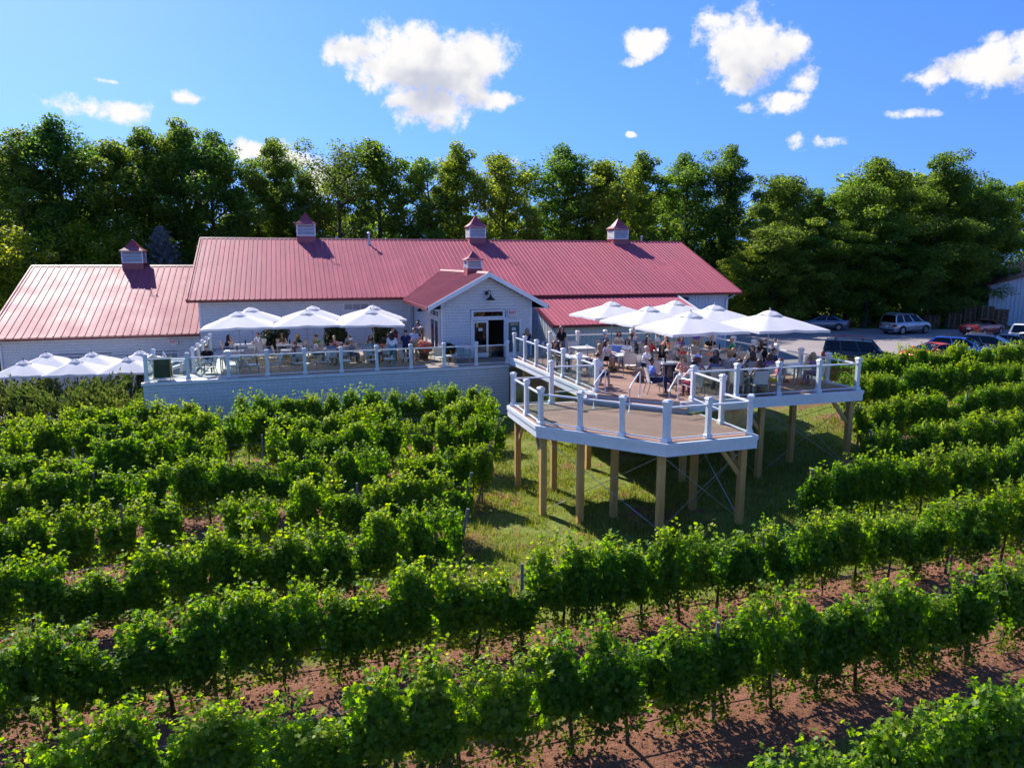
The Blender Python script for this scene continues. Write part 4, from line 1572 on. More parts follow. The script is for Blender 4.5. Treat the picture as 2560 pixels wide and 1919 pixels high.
for a, b in (((9.9, 17.65), (12.6, 17.65)), ((7.35, 20.65), (9.9, 17.65)), ((12.6, 17.65), (12.0, 19.3))):
    pa, pb = W(*a), W(*b)
    cable(low, a, b, Z_LOW - 0.45, gz(pb.x, pb.y) + 0.15)
    cable(low, b, a, Z_LOW - 0.45, gz(pa.x, pa.y) + 0.15)
for a, b in (((15.9, 21.3), (19.75, 21.25)), ((13.2, 22.0), (15.9, 21.3)), ((19.75, 21.25), (19.75, 26.5))):
    pa, pb = W(*a), W(*b)
    cable(deck, a, b, Z_DECK - 0.45, gz(pb.x, pb.y) + 0.15)
    cable(deck, b, a, Z_DECK - 0.45, gz(pa.x, pa.y) + 0.15)


# ---- glass railings
def post_meshes():
    sh = MB()
    sh.bbox(-0.07, 0.07, -0.07, 0.07, 0.0, 1.0, 0.01)
    for s in (-1, 1):     # recessed panel lines on the shaft
        pass
    cap = MB()
    cap.hull([(-0.095, -0.095, 0), (0.095, -0.095, 0), (0.095, 0.095, 0), (-0.095, 0.095, 0)], [(-0.105, -0.105, 0.03), (0.105, -0.105, 0.03), (0.105, 0.105, 0.03), (-0.105, 0.105, 0.03)])
    cap.hull([(-0.105, -0.105, 0.03), (0.105, -0.105, 0.03), (0.105, 0.105, 0.03), (-0.105, 0.105, 0.03)], [(-0.06, -0.06, 0.08), (0.06, -0.06, 0.08), (0.06, 0.06, 0.08), (-0.06, 0.06, 0.08)])
    cap.box(-0.085, 0.085, -0.085, 0.085, -0.09, 0.0)
    base = MB()
    base.hull([(-0.1, -0.1, 0), (0.1, -0.1, 0), (0.1, 0.1, 0), (-0.1, 0.1, 0)], [(-0.1, -0.1, 0.1), (0.1, -0.1, 0.1), (0.1, 0.1, 0.1), (-0.1, 0.1, 0.1)])
    base.hull([(-0.1, -0.1, 0.1), (0.1, -0.1, 0.1), (0.1, 0.1, 0.1), (-0.1, 0.1, 0.1)], [(-0.072, -0.072, 0.14), (0.072, -0.072, 0.14), (0.072, 0.072, 0.14), (-0.072, 0.072, 0.14)])
    return sh.mesh('post', M_POST), cap.mesh('post_cap', M_POST), base.mesh('post_base', M_POST)


PM = post_meshes()


def railing(label, pts, z, skip=(), heights=None, zs=None, rails=True, ends=True):
    """posts at grid points pts, glass and a top rail between neighbours"""
    t = frame('glass_railing', label, 'railing', pts[0][0], pts[0][1], z)
    ou, ov, oz = t['_o']
    for i, (u, v) in enumerate(pts):
        if i in skip:
            continue
        zz = zs[i] if zs else z
        h = heights[i] if heights else 1.14
        a = math.atan2(pts[min(i + 1, len(pts) - 1)][1] - pts[max(i - 1, 0)][1], pts[min(i + 1, len(pts) - 1)][0] - pts[max(i - 1, 0)][0])
        p = obj('post', PM[0], t, (u - ou, v - ov, zz - oz), a)
        p.scale = (1, 1, h)
        c = obj('post_cap', PM[1], p, (0, 0, 1.0))
        c.scale = (1, 1, 1 / h)
        c = obj('post_base', PM[2], p)
        c.scale = (1, 1, 1 / h)
    for i in range(len(pts) - 1):
        a, b = Vector((*pts[i], 0)), Vector((*pts[i + 1], 0))
        d = (b - a).normalized() * 0.07
        a2, b2 = a + d, b - d
        za = max(z, 0)
        m = MB()
        m.bar((a2.x, a2.y, z + 0.985), (b2.x, b2.y, z + 0.985), 0.055, 0.05)
        sub(m, 'top_rail', M_RAIL, t)
        m = MB()
        m.bar((a2.x, a2.y, z + 0.085), (b2.x, b2.y, z + 0.085), 0.03, 0.03)
        sub(m, 'bottom_rail', M_RAIL, t)
        m = MB()
        m.bar((a2.x, a2.y, z + 0.53), (b2.x, b2.y, z + 0.53), 0.008, 0.86)
        sub(m, 'glass_panel', M_GLASS, t)
    return t


us = [-6.35 + i * 1.676 for i in range(11)]
railing('long glass railing with white posts along the front of the upper patio', [(u, vpat(u) + 0.12) for u in us], Z_PATIO)
railing('short glass railing with white posts at the far left end of the upper patio', [(-6.35, vpat(-6.35) + 0.30), (-6.35, 36.1)], Z_PATIO, skip=(0,))
railing('glass railing with white posts running back along the patio to the barn', [(-4.7, 36.3), (-4.68, 38.1), (-4.66, 39.75), (-4.64, 41.4), (-4.62, 43.1)], Z_PATIO)
railing('glass railing with seven white posts down the left side of the dining deck', [(10.45, 33.75 - i * 1.69) for i in range(7)], Z_DECK)
railing('glass railing with white posts along the front right edge of the dining deck', [(12.95 + i * 1.727, 21.12) for i in range(5)], Z_DECK)
railing('glass railing with white posts down the right side of the dining deck beside the lot', [(19.87, 21.34)] + [(19.87, 21.12 + 1.58 * i) for i in range(1, 9)], Z_DECK, skip=(0,))
railing('glass railing with white posts along the back of the dining deck before the lean-to', [(12.35, 33.78), (13.85, 33.78), (15.4, 33.78), (16.9, 33.78), (18.4, 33.78), (19.7, 33.78)], Z_DECK, skip=(5,))
railing('glass railing with white posts around the chamfered front of the lower deck',
        [(8.7, 23.62), (7.27, 23.62), (7.25, 22.05), (7.22, 20.55), (8.12, 19.5), (9.02, 18.47), (9.88, 17.48), (9.97, 17.5), (11.3, 17.53), (12.72, 17.55), (12.74, 19.05)],
        Z_LOW, heights=[1.5, 1.14, 1.14, 1.14, 1.14, 1.14, 1.14, 1.14, 1.14, 1.14, 1.5])
railing('short glass railing joining the lower deck to the left corner of the dining deck', [(8.78, 23.62), (10.35, 23.62)], Z_DECK, skip=(0, 1))
railing('short glass railing joining the lower deck to the right corner of the dining deck', [(12.75, 19.13), (12.93, 21.05)], Z_DECK, skip=(0, 1))


def handrail(label, t):
    c = (11.35 + t * 0.7071, 22.05 - t * 0.7071)
    o = frame('handrail', label, 'handrail', c[0], c[1], Z_LOW)
    d = (0.7071, 0.7071)
    f0 = (c[0] - d[0] * 0.75, c[1] - d[1] * 0.75)
    f1 = (c[0] + d[0] * 0.35, c[1] + d[1] * 0.35)
    m = MB()
    k0 = (c[0] - d[0] * 0.72, c[1] - d[1] * 0.72)
    m.tube([(*f0, Z_LOW), (*f0, Z_LOW + 0.80), (k0[0] + 0.02, k0[1] + 0.02, Z_LOW + 0.87), (c[0] + d[0] * 0.2, c[1] + d[1] * 0.2, Z_DECK + 0.86), (c[0] + d[0] * 0.3, c[1] + d[1] * 0.3, Z_DECK + 0.87), (*f1, Z_DECK + 0.80), (*f1, Z_DECK)], 0.024, 10)
    sub(m, 'rail_tube', M_RAIL, o, True)
    m = MB()
    m.lathe([(0.06, Z_LOW), (0.055, Z_LOW + 0.012)], 12, f0)
    sub(m, 'foot', M_RAIL, o)
    m = MB()
    m.lathe([(0.06, Z_DECK), (0.055, Z_DECK + 0.012)], 12, f1)
    sub(m, 'foot', M_RAIL, o)


handrail('white tube handrail at the left end of the deck steps', -1.35)
handrail('white tube handrail in the middle of the deck steps', -0.05)
handrail('white tube handrail at the right end of the deck steps', 1.3)
# sloping stair rail from the patio up to the deck, and the white stair flight end at the left rear corner
m = frame('stair_railing', 'sloping white rail beside the steps from patio to dining deck', 'railing', 12.3, 34.2, Z_PATIO)
r_ = MB()
r_.bar((12.35, 33.9, Z_DECK + 0.95), (12.35, 34.85, Z_PATIO + 0.95), 0.05, 0.05)
sub(r_, 'top_rail', M_RAIL, m)
r_ = MB()
r_.bbox(12.28, 12.42, 34.8, 34.94, Z_PATIO, Z_PATIO + 1.05, 0.01)
sub(r_, 'post', M_POST, m)
r_ = MB()
r_.bar((12.35, 33.95, Z_DECK + 0.5), (12.35, 34.8, Z_PATIO + 0.5), 0.008, 0.75)
sub(r_, 'glass_panel', M_GLASS, m)

# ------------------------------------------------------------------ umbrellas
def umbrella_parts(side, h, rim, pole_mat, seed, vent=0.36):
    rnd = random.Random(seed)
    s = side / 2
    zt = h - 0.12
    can = MB()
    corners = []
    N = 8
    rim_pts = [(s, -s), (s, 0), (s, s), (0, s), (-s, s), (-s, 0), (-s, -s), (0, -s)]
    rings = 6
    sub_ = 4
    pts = []
    for r in range(rings + 1):
        f = 0.13 + 0.87 * r / rings
        ring = []
        for k in range(8):
            a, b = rim_pts[k], rim_pts[(k + 1) % 8]
            for j in range(sub_):
                t = j / sub_
                x, y = a[0] + (b[0] - a[0]) * t, a[1] + (b[1] - a[1]) * t
                z = zt - (zt - rim) * f ** 1.06
                # cloth sags a little between the ribs and droops at the hem
                sag = 0.045 * math.sin(math.pi * t) * f
                z -= sag + rnd.uniform(0, 0.006)
                if (k % 2 == 0 and j == 0):
                    z -= 0.05 * f * f
                ring.append((x * f, y * f, z))
        pts.append(ring)
    n = 8 * sub_
    vs = [p for ring in pts for p in ring]
    hem = [(x * 1.004, y * 1.004, z - 0.10) for x, y, z in pts[-1]]
    vs += hem
    fs = []
    for r in range(rings + 1):
        for k in range(n):
            k2 = (k + 1) % n
            fs.append((r * n + k, (r + 1) * n + k, (r + 1) * n + k2, r * n + k2))
    can.add(vs, fs)
    me = can.mesh('canopy', M_CANVAS, True)
    v = MB()
    vs, fs = [], []
    for r, (f, z) in enumerate(((0.03, h - 0.02), (0.5, h - 0.09), (1.0, zt - (zt - rim) * 0.21 + 0.02))):
        for k in range(n):
            q = 2 * math.pi * k / n - math.pi / 4
            rr = vent * f * s / 1.5 / max(abs(math.cos(q)), abs(math.sin(q))) ** 0.8
            wv = 0.035 * math.sin(4 * q + 1) * (f > 0.9) + rnd.uniform(0, 0.012)
            vs.append((rr * math.cos(q), rr * math.sin(q), z + wv))
    for r in range(2):
        for k in range(n):
            k2 = (k + 1) % n
            fs.append((r * n + k, (r + 1) * n + k, (r + 1) * n + k2, r * n + k2))
    v.add(vs, fs)
    vm_ = v.mesh('vent_flap', M_CANVAS, True)
    po = MB()
    po.tube([(0, 0, 0.05), (0, 0, h - 0.05)], 0.024, 10)
    po.ball((0, 0, h + 0.02), (0.03, 0.03, 0.05), 8, 6)
    pm = po.mesh('pole', pole_mat, True)
    ribs = []
    for k in range(8):
        x, y = rim_pts[k]
        rb = MB()
        rb.bar((0.03 * (x > 0) - 0.03 * (x < 0), 0.03 * (y > 0) - 0.03 * (y < 0), zt - 0.06), (x * 0.99, y * 0.99, rim - 0.03 - (0.05 if k % 2 == 0 else 0)), 0.016, 0.022)
        rb.bar((0, 0, rim - 0.35), (x * 0.5, y * 0.5, zt - (zt - rim) * 0.5 - 0.06), 0.012, 0.014)
        ribs.append(rb.mesh('rib', pole_mat))
    bs = MB()
    bs.lathe([(0.30, 0.0), (0.30, 0.045), (0.27, 0.06), (0.05, 0.075), (0.045, 0.32), (0.03, 0.33)], 20)
    bm = bs.mesh('umbrella_base', M_GREYMETAL if pole_mat is not M_BLACK else M_BLACK, True)
    return me, vm_, pm, ribs, bm


URND = random.Random(77)


def umbrella(parts, loc, rz, label, group):
    t = thing('patio_umbrella', label, 'umbrella', loc, rz + URND.uniform(-0.05, 0.05), group)
    t.rotation_euler[0] = URND.uniform(-0.018, 0.018)
    t.rotation_euler[1] = URND.uniform(-0.018, 0.018)
    me, vm_, pm, ribs, bm = parts
    c = obj('canopy', me, t)
    obj('vent_flap', vm_, c)
    obj('pole', pm, t)
    for r in ribs:
        obj('rib', r, t)
    obj('umbrella_base', bm, t)
    return t


UMB_A = umbrella_parts(3.25, 2.78, 2.10, M_GREYMETAL, 1)
UMB_B = umbrella_parts(3.25, 2.78, 2.12, M_GREYMETAL, 2)
UMB_C = umbrella_parts(2.5, 2.95, 2.32, M_BLACK, 3)
GD, GP, GL = 'white umbrellas over the dining deck', 'white umbrellas on the upper patio', 'white umbrellas on the low terrace'
for (x, y, a, lab) in ((5.0, 35.5, 16, 'white square umbrella at the back left of the dining deck by the lean-to eave'),
                       (6.07, 31.5, 16, 'white umbrella on the dining deck second from the front in the left line'),
                       (7.08, 28.1, 15, 'large white umbrella at the front left of the dining deck over the crowded tables'),
                       (8.3, 36.3, 16, 'white umbrella at the back right of the dining deck below the barn eave'),
                       (9.3, 32.7, 17, 'white umbrella in the middle of the right line on the dining deck'),
                       (10.45, 28.9, 15, 'rightmost white umbrella on the dining deck nearest the parking lot')):
    umbrella(UMB_B, (x, y, Z_DECK), R(a), lab, GD)
for (x, y, a, lab) in ((-13.6, 35.4, 19, 'front white umbrella of the left pair on the upper patio'),
                       (-14.2, 38.8, 21, 'back white umbrella of the left pair on the upper patio'),
                       (-10.5, 36.4, 17, 'front white umbrella of the middle pair on the upper patio'),
                       (-11.2, 40.0, 19, 'back white umbrella of the middle pair on the upper patio'),
                       (-7.46, 37.3, 17, 'front white umbrella of the right pair on the upper patio'),
                       (-7.95, 40.6, 18, 'back white umbrella of the right pair on the upper patio')):
    umbrella(UMB_A, (x, y, Z_PATIO), R(a), lab, GP)
for (x, y, a, lab) in ((-24.4, 35.2, 19, 'front left white umbrella on the low terrace at the photo edge'),
                       (-25.2, 38.2, 19, 'back left white umbrella on the low terrace'),
                       (-22.2, 35.8, 17, 'front middle white umbrella on the low terrace'),
                       (-22.9, 38.5, 19, 'back middle white umbrella on the low terrace'),
                       (-19.9, 36.4, 18, 'front right white umbrella on the low terrace by the patio wall corner'),
                       (-20.6, 39.1, 18, 'back right white umbrella on the low terrace half hidden by a patio post')):
    umbrella(UMB_C, (x, y, 0.03), R(a), lab, GL)

# ------------------------------------------------------------------ chairs and tables
def chair_proto():
    """sling-seat armchair, facing -y, origin on the floor"""
    parts = []
    hw = 0.27
    for s in (-1, 1):
        m = MB()
        m.tube([(s * hw, -0.27, 0.0), (s * hw, -0.25, 0.42), (s * hw, -0.25, 0.63), (s * hw, -0.22, 0.655)], 0.015, 6)
        parts.append(('leg', m.mesh('leg', M_GREYMETAL, True)))
        m = MB()
        m.tube([(s * hw, 0.33, 0.0), (s * hw, 0.22, 0.40), (s * hw, 0.26, 0.62), (s * hw, 0.34, 0.92)], 0.015, 6)
        parts.append(('leg', m.mesh('leg', M_GREYMETAL, True)))
        m = MB()
        m.bbox(s * hw - 0.022, s * hw + 0.022, -0.27, 0.28, 0.645, 0.67, 0.01)
        parts.append(('armrest', m.mesh('armrest', M_GREYMETAL)))
        m = MB()
        m.tube([(s * (hw - 0.03), -0.27, 0.425), (s * (hw - 0.03), 0.22, 0.395)], 0.014, 6)
        parts.append(('seat_rail', m.mesh('seat_rail', M_GREYMETAL, True)))
    for nm, prof in (('seat', [(-0.28, 0.43), (-0.26, 0.44), (-0.1, 0.415), (0.1, 0.40), (0.21, 0.405)]),
                     ('backrest', [(0.215, 0.45), (0.235, 0.55), (0.265, 0.68), (0.305, 0.80), (0.345, 0.92)])):
        m = MB()
        vs, fs = [], []
        for (y, z) in prof:
            for i in range(5):
                x = -0.245 + 0.49 * i / 4
                dp = 0.02 * (1 - (x / 0.245) ** 2)
                vs.append((x, y + (dp if nm == 'backrest' else 0), z - (dp if nm == 'seat' else 0)))
        n = len(vs)
        vs += [(x, y + (0.008 if nm == 'backrest' else 0), z - (0.008 if nm == 'seat' else 0.003)) for x, y, z in vs]
        for j in range(len(prof) - 1):
            for i in range(4):
                q = (j * 5 + i, j * 5 + i + 1, (j + 1) * 5 + i + 1, (j + 1) * 5 + i)
                fs.append(q)
                fs.append(tuple(n + k for k in q[::-1]))
        m.add(vs, fs)
        parts.append((nm, m.mesh(nm, M_SLING, True)))
    m = MB()
    m.tube([(-hw, 0.335, 0.92), (hw, 0.335, 0.92)], 0.014, 6)
    parts.append(('top_bar', m.mesh('top_bar', M_GREYMETAL, True)))
    return parts


CHAIR = chair_proto()


def chair(x, y, z, face, label, group):
    """face: direction the sitter looks, degrees, 0 = towards +x"""
    t = thing('patio_chair', label, 'chair', (x, y, z), R(face + 90), group)
    for nm, me in CHAIR:
        obj(nm, me, t)
    return t


def table_proto(w, h, round_=False):
    parts = []
    m = MB()
    if round_:
        m.lathe([(w / 2 - 0.015, h - 0.03), (w / 2, h - 0.02), (w / 2, h - 0.006), (w / 2 - 0.008, h)], 24)
    else:
        m.bbox(-w / 2, w / 2, -w / 2, w / 2, h - 0.03, h, 0.012)
    parts.append(('table_top', m.mesh('table_top', M_WHITETOP)))
    r = w / 2 - 0.05
    if round_:
        r = w / 2 * 0.62
    for sx in (-1, 1):
        for sy in (-1, 1):
            m = MB()
            m.bar((sx * r, sy * r, h - 0.03), (sx * (r + (0.04 if round_ else 0)), sy * (r + (0.04 if round_ else 0)), 0), 0.045, 0.045)
            parts.append(('leg', m.mesh('leg', M_GREYMETAL)))
    m = MB()
    if not round_:
        for s in (-1, 1):
            m.box(-r, r, s * r - 0.015, s * r + 0.015, h - 0.085, h - 0.032)
            m.box(s * r - 0.014, s * r + 0.014, -r, r, h - 0.084, h - 0.033)
        parts.append(('apron', m.mesh('apron', M_GREYMETAL)))
    return parts


TABLE = table_proto(0.92, 0.73)
SIDE_TABLE = table_proto(0.5, 0.46)
BIG_TABLE = table_proto(1.05, 0.73, True)


def table(kind, x, y, z, rz, label, group, name='dining_table', cat='table'):
    t = thing(name, label, cat, (x, y, z), R(rz), group)
    for nm, me in kind:
        obj(nm, me, t)
    return t


M_BOTTLE = paint('dark_bottle_glass', (0.012, 0.03, 0.014), 0.1, 0.1, 4.0)
M_CLEAR = glass_mat('drinking_glass', (0.85, 0.88, 0.88), 0.9)
M_WINE = paint('red_wine', (0.10, 0.006, 0.012), 0.1, 0.1, 4.0)
M_CUP = paint('white_cup', (0.75, 0.75, 0.74), 0.4, 0.03, 4.0)


def small_protos():
    b = MB()
    b.lathe([(0.036, 0), (0.037, 0.19), (0.016, 0.24), (0.014, 0.30), (0.017, 0.305)], 12)
    bottle = b.mesh('wine_bottle', M_BOTTLE, True)
    g = MB()
    g.lathe([(0.033, 0), (0.032, 0.004), (0.005, 0.01), (0.005, 0.085), (0.03, 0.11), (0.038, 0.14), (0.03, 0.19)], 12)
    glass = g.mesh('wine_glass', M_CLEAR, True)
    w = MB()
    w.lathe([(0.012, 0.095), (0.034, 0.12), (0.035, 0.145)], 12)
    wine = w.mesh('wine', M_WINE, True)
    c = MB()
    c.lathe([(0.036, 0), (0.045, 0.13), (0.04, 0.13), (0.035, 0.02)], 12)
    cup = c.mesh('paper_cup', M_CUP, True)
    p = MB()
    p.lathe([(0.07, 0), (0.12, 0.014), (0.125, 0.018), (0.11, 0.016)], 18)
    plate = p.mesh('plate', M_CUP, True)
    return bottle, glass, wine, cup, plate


BOTTLE, GLASS, WINE, CUP, PLATE = small_protos()
SMALL_N = {}


def tableware(x, y, z, kinds, where, seed):
    """things standing on a table top"""
    rnd = random.Random(seed)
    n = len(kinds)
    cnt = {}
    for i, k in enumerate(kinds):
        a = 2 * math.pi * i / n + rnd.uniform(-0.3, 0.3)
        r = rnd.uniform(0.14, 0.32)
        p = (x + r * math.cos(a), y + r * math.sin(a), z)
        nm, cat, me, lab = {'b': ('wine_bottle', 'bottle', BOTTLE, 'dark green wine bottle'), 'g': ('wine_glass', 'wine glass', GLASS, 'stemmed wine glass'),
                            'c': ('paper_cup', 'cup', CUP, 'white drinking cup'), 'p': ('plate', 'plate', PLATE, 'small white plate')}[k]
        o = thing(nm, f'{lab} on {where}', cat, p, 0, f'tableware on {where}')
        obj({'b': 'bottle_glass', 'g': 'bowl', 'c': 'cup_wall', 'p': 'dish'}[k], me, o)
        if k == 'g':
            obj('wine', WINE, o)

# ------------------------------------------------------------------ people
def capsule(mb, a, b, ra, rb, mi, seg=12):
    """closed tapered capsule"""
    a, b = Vector(a), Vector(b)
    t = (b - a)
    L_ = t.length
    t = t.normalized() if L_ > 1e-6 else Vector((0, 0, 1))
    x = t.cross(Vector((0.31, 0.77, 0.55))).normalized()
    y = t.cross(x)
    rings = []
    for k in range(4):
        q = math.pi / 2 * k / 4
        rings.append((a - t * ra * math.cos(q), ra * math.sin(q)))
    rings = rings[1:]
    rings.append((a, ra))
    rings.append((b, rb))
    for k in range(3, 0, -1):
        q = math.pi / 2 * k / 4
        rings.append((b + t * rb * math.cos(q), rb * math.sin(q)))
    vs = [a - t * ra]
    for c, r in rings:
        for k in range(seg):
            q = 2 * math.pi * k / seg
            vs.append(c + (x * math.cos(q) + y * math.sin(q)) * r)
    vs.append(b + t * rb)
    fs = []
    n = len(rings)
    for k in range(seg):
        k2 = (k + 1) % seg
        fs.append((0, 1 + k2, 1 + k))
        for i in range(n - 1):
            fs.append((1 + i * seg + k, 1 + i * seg + k2, 1 + (i + 1) * seg + k2, 1 + (i + 1) * seg + k))
        fs.append((1 + (n - 1) * seg + k, 1 + (n - 1) * seg + k2, len(vs) - 1))
    mb.add(vs, fs, mi)


SKIN, TOP, BOTTOM, SHOE, DARK = 0, 1, 2, 3, 4


def body_mesh(pose, fem, sleeves, shorts):
    """one continuous figure facing -y, feet at z=0; returns mesh, head centre and head tilt.
    joints come from the pose; each bone carries a cloth index for the colour of its surface"""
    sh = 0.165 if fem else 0.195
    hipw = 0.095 if fem else 0.09
    J = {}
    P = pose
    hip = Vector(P['hip'])
    lean = P.get('lean', 0.0)                # torso lean forward, radians
    side = P.get('side', 0.0)
    tdir = Vector((math.sin(side), -math.sin(lean), math.cos(lean))).normalized()
    chest = hip + tdir * 0.33
    neck = hip + tdir * 0.50
    hd = Vector((math.sin(side) * 0.5, -math.sin(lean * 0.5 + P.get('nod', 0.0)), 1.0)).normalized()
    head = neck + hd * 0.165
    bones = []
    c = bones.append
    # torso
    w0 = 0.105 if fem else 0.115
    for s in (-1, 1):
        c((hip + Vector((s * 0.06, 0, 0.0)), hip + Vector((s * 0.055, 0, 0)) + tdir * 0.12, 0.115, 0.10 if fem else 0.11, BOTTOM))
        c((hip + Vector((s * 0.045, 0, 0)) + tdir * 0.12, chest + Vector((s * 0.07, 0, 0)), 0.10 if fem else 0.115, 0.105 if fem else 0.12, TOP))
        c((chest + Vector((s * 0.07, 0, 0)), neck + Vector((s * 0.09, 0, -0.05)), 0.105 if fem else 0.12, 0.065, TOP))
        if fem:
            f = Vector((s * 0.065, -0.085, 0.01))
            c((chest + f, chest + f + Vector((0, 0.02, 0.02)), 0.055, 0.05, TOP))
        c((neck + Vector((s * 0.03, 0, -0.03)), neck + Vector((s * sh, 0, -0.055)), 0.055, 0.058, TOP))
    c((neck + Vector((0, 0, -0.04)), head - hd * 0.06, 0.052, 0.048, SKIN))
    # head: skull, jaw, nose, ears
    c((head + Vector((0, 0.02, 0.045)), head + Vector((0, -0.012, 0.035)), 0.083, 0.080, SKIN))
    c((head + Vector((0, -0.02, 0.0)), head + Vector((0, -0.045, -0.065)), 0.066, 0.042, SKIN))
    c((head + Vector((0, -0.088, 0.022)), head + Vector((0, -0.106, -0.008)), 0.010, 0.015, SKIN))
    for s in (-1, 1):
        c((head + Vector((s * 0.078, 0.01, 0.03)), head + Vector((s * 0.08, 0.012, 0.0)), 0.018, 0.014, SKIN))
    hands = []
    for s, k in ((-1, 'L'), (1, 'R')):
        shd = neck + Vector((s * sh, 0, -0.055))
        el = Vector(P['elbow' + k])
        wr = Vector(P['wrist' + k])
        if P.get('rel'):
            el, wr = shd + el, shd + wr
        c((shd, shd.lerp(el, 0.55), 0.058 if not fem else 0.048, 0.050 if not fem else 0.041, TOP if sleeves > 0 else SKIN))
        c((shd.lerp(el, 0.55), el, 0.048 if not fem else 0.039, 0.041 if not fem else 0.034, TOP if sleeves > 1 else SKIN))
        c((el, wr, 0.041 if not fem else 0.034, 0.029 if not fem else 0.025, TOP if sleeves > 1 else SKIN))
        d = (wr - el).normalized()
        c((wr, wr + d * 0.085, 0.030, 0.036, SKIN))
        hands.append((wr + d * 0.03, d, s))
        hp = hip + Vector((s * hipw, 0, -0.01))
        kn = Vector(P['knee' + k])
        an = Vector(P['ankle' + k])
        c((hp, hp.lerp(kn, 0.62), 0.095, 0.078, BOTTOM))
        c((hp.lerp(kn, 0.62), kn, 0.078, 0.060, BOTTOM if shorts < 2 else SKIN))
        c((kn, kn.lerp(an, 0.35), 0.058, 0.060, BOTTOM if shorts == 0 else SKIN))
        c((kn.lerp(an, 0.35), an, 0.060, 0.040, BOTTOM if shorts == 0 else SKIN))
        ft = Vector(P.get('toe' + k, (0, -0.17, -0.045)))
        c((an + Vector((0, 0.03, -0.035)), an + ft, 0.040, 0.033, SHOE))
    mb = MB()
    for a, b, ra, rb, mi in bones:
        capsule(mb, a, b, ra, rb, mi)
    me = mb.mesh('tmp', [M_BLACK])
    tmp = bpy.data.objects.new('tmp', me)
    COL.objects.link(tmp)
    md = tmp.modifiers.new('r', 'REMESH')
    md.mode = 'VOXEL'
    md.voxel_size = 0.017
    md2 = tmp.modifiers.new('s', 'SMOOTH')
    md2.iterations = 2
    md2.factor = 0.5
    dg = bpy.context.evaluated_depsgraph_get()
    ev = bpy.data.meshes.new_from_object(tmp.evaluated_get(dg))
    bpy.data.objects.remove(tmp)
    bpy.data.meshes.remove(me)
    n = len(ev.vertices)
    V = np.empty(n * 3, dtype=np.float32)
    ev.vertices.foreach_get('co', V)
    V = V.reshape(-1, 3)
    F = [tuple(p.vertices) for p in ev.polygons]
    bpy.data.meshes.remove(ev)
    cen = np.array([V[list(f)].mean(0) for f in F])
    best = np.full(len(F), 1e9)
    lab = np.zeros(len(F), dtype=int)
    for a, b, ra, rb, mi in bones:
        a_, b_ = np.array(a), np.array(b)
        d = b_ - a_
        t = np.clip(((cen - a_) @ d) / max(d @ d, 1e-9), 0, 1)
        q = a_ + t[:, None] * d
        ds = np.linalg.norm(cen - q, axis=1) - (ra + (rb - ra) * t)
        k = ds < best
        best[k] = ds[k]
        lab[k] = mi
    out = MB()
    out.v = [tuple(p) for p in V]
    out.f = F
    out.m = list(lab)
    # fingers and thumb, rooted in the palm
    for w, d, s in hands:
        palm = w + d * 0.075
        x = d.cross(Vector((0, 0, 1)))
        if x.length < 0.1:
            x = Vector((1, 0, 0))
        x.normalize()
        nrm = x.cross(d).normalized()
        if nrm.z > 0:
            nrm = -nrm
        for i, ln in enumerate((0.066, 0.076, 0.071, 0.055)):
            o = palm + x * (i - 1.5) * 0.017
            m1 = o + d * ln * 0.55 + nrm * 0.006
            m2 = m1 + (d * 0.75 + nrm * 0.65) * ln * 0.5
            out.tube([o, m1, m2], [0.0085, 0.008, 0.0065], 6, SKIN)
        o = w + d * 0.02 - x * 0.028
        out.tube([o, o + (d * 0.6 - x * 0.7 + nrm * 0.2) * 0.035, o + (d * 1.5 - x * 0.9 + nrm * 0.4) * 0.04], [0.011, 0.010, 0.008], 6, SKIN)
    # eyes and mouth
    for s in (-1, 1):
        out.ball(tuple(head + Vector((s * 0.032, -0.077, 0.025))), (0.011, 0.008, 0.007), 8, 4, DARK)
        out.bar(tuple(head + Vector((s * 0.018, -0.086, 0.046))), tuple(head + Vector((s * 0.048, -0.079, 0.046))), 0.008, 0.007, DARK)
    out.bar(tuple(head + Vector((-0.022, -0.085, -0.045))), tuple(head + Vector((0.022, -0.085, -0.045))), 0.012, 0.008, DARK)
    mesh = out.mesh('person', [M_BLACK] * 5)
    mesh.polygons.foreach_set('use_smooth', [True] * len(mesh.polygons))
    return mesh, head


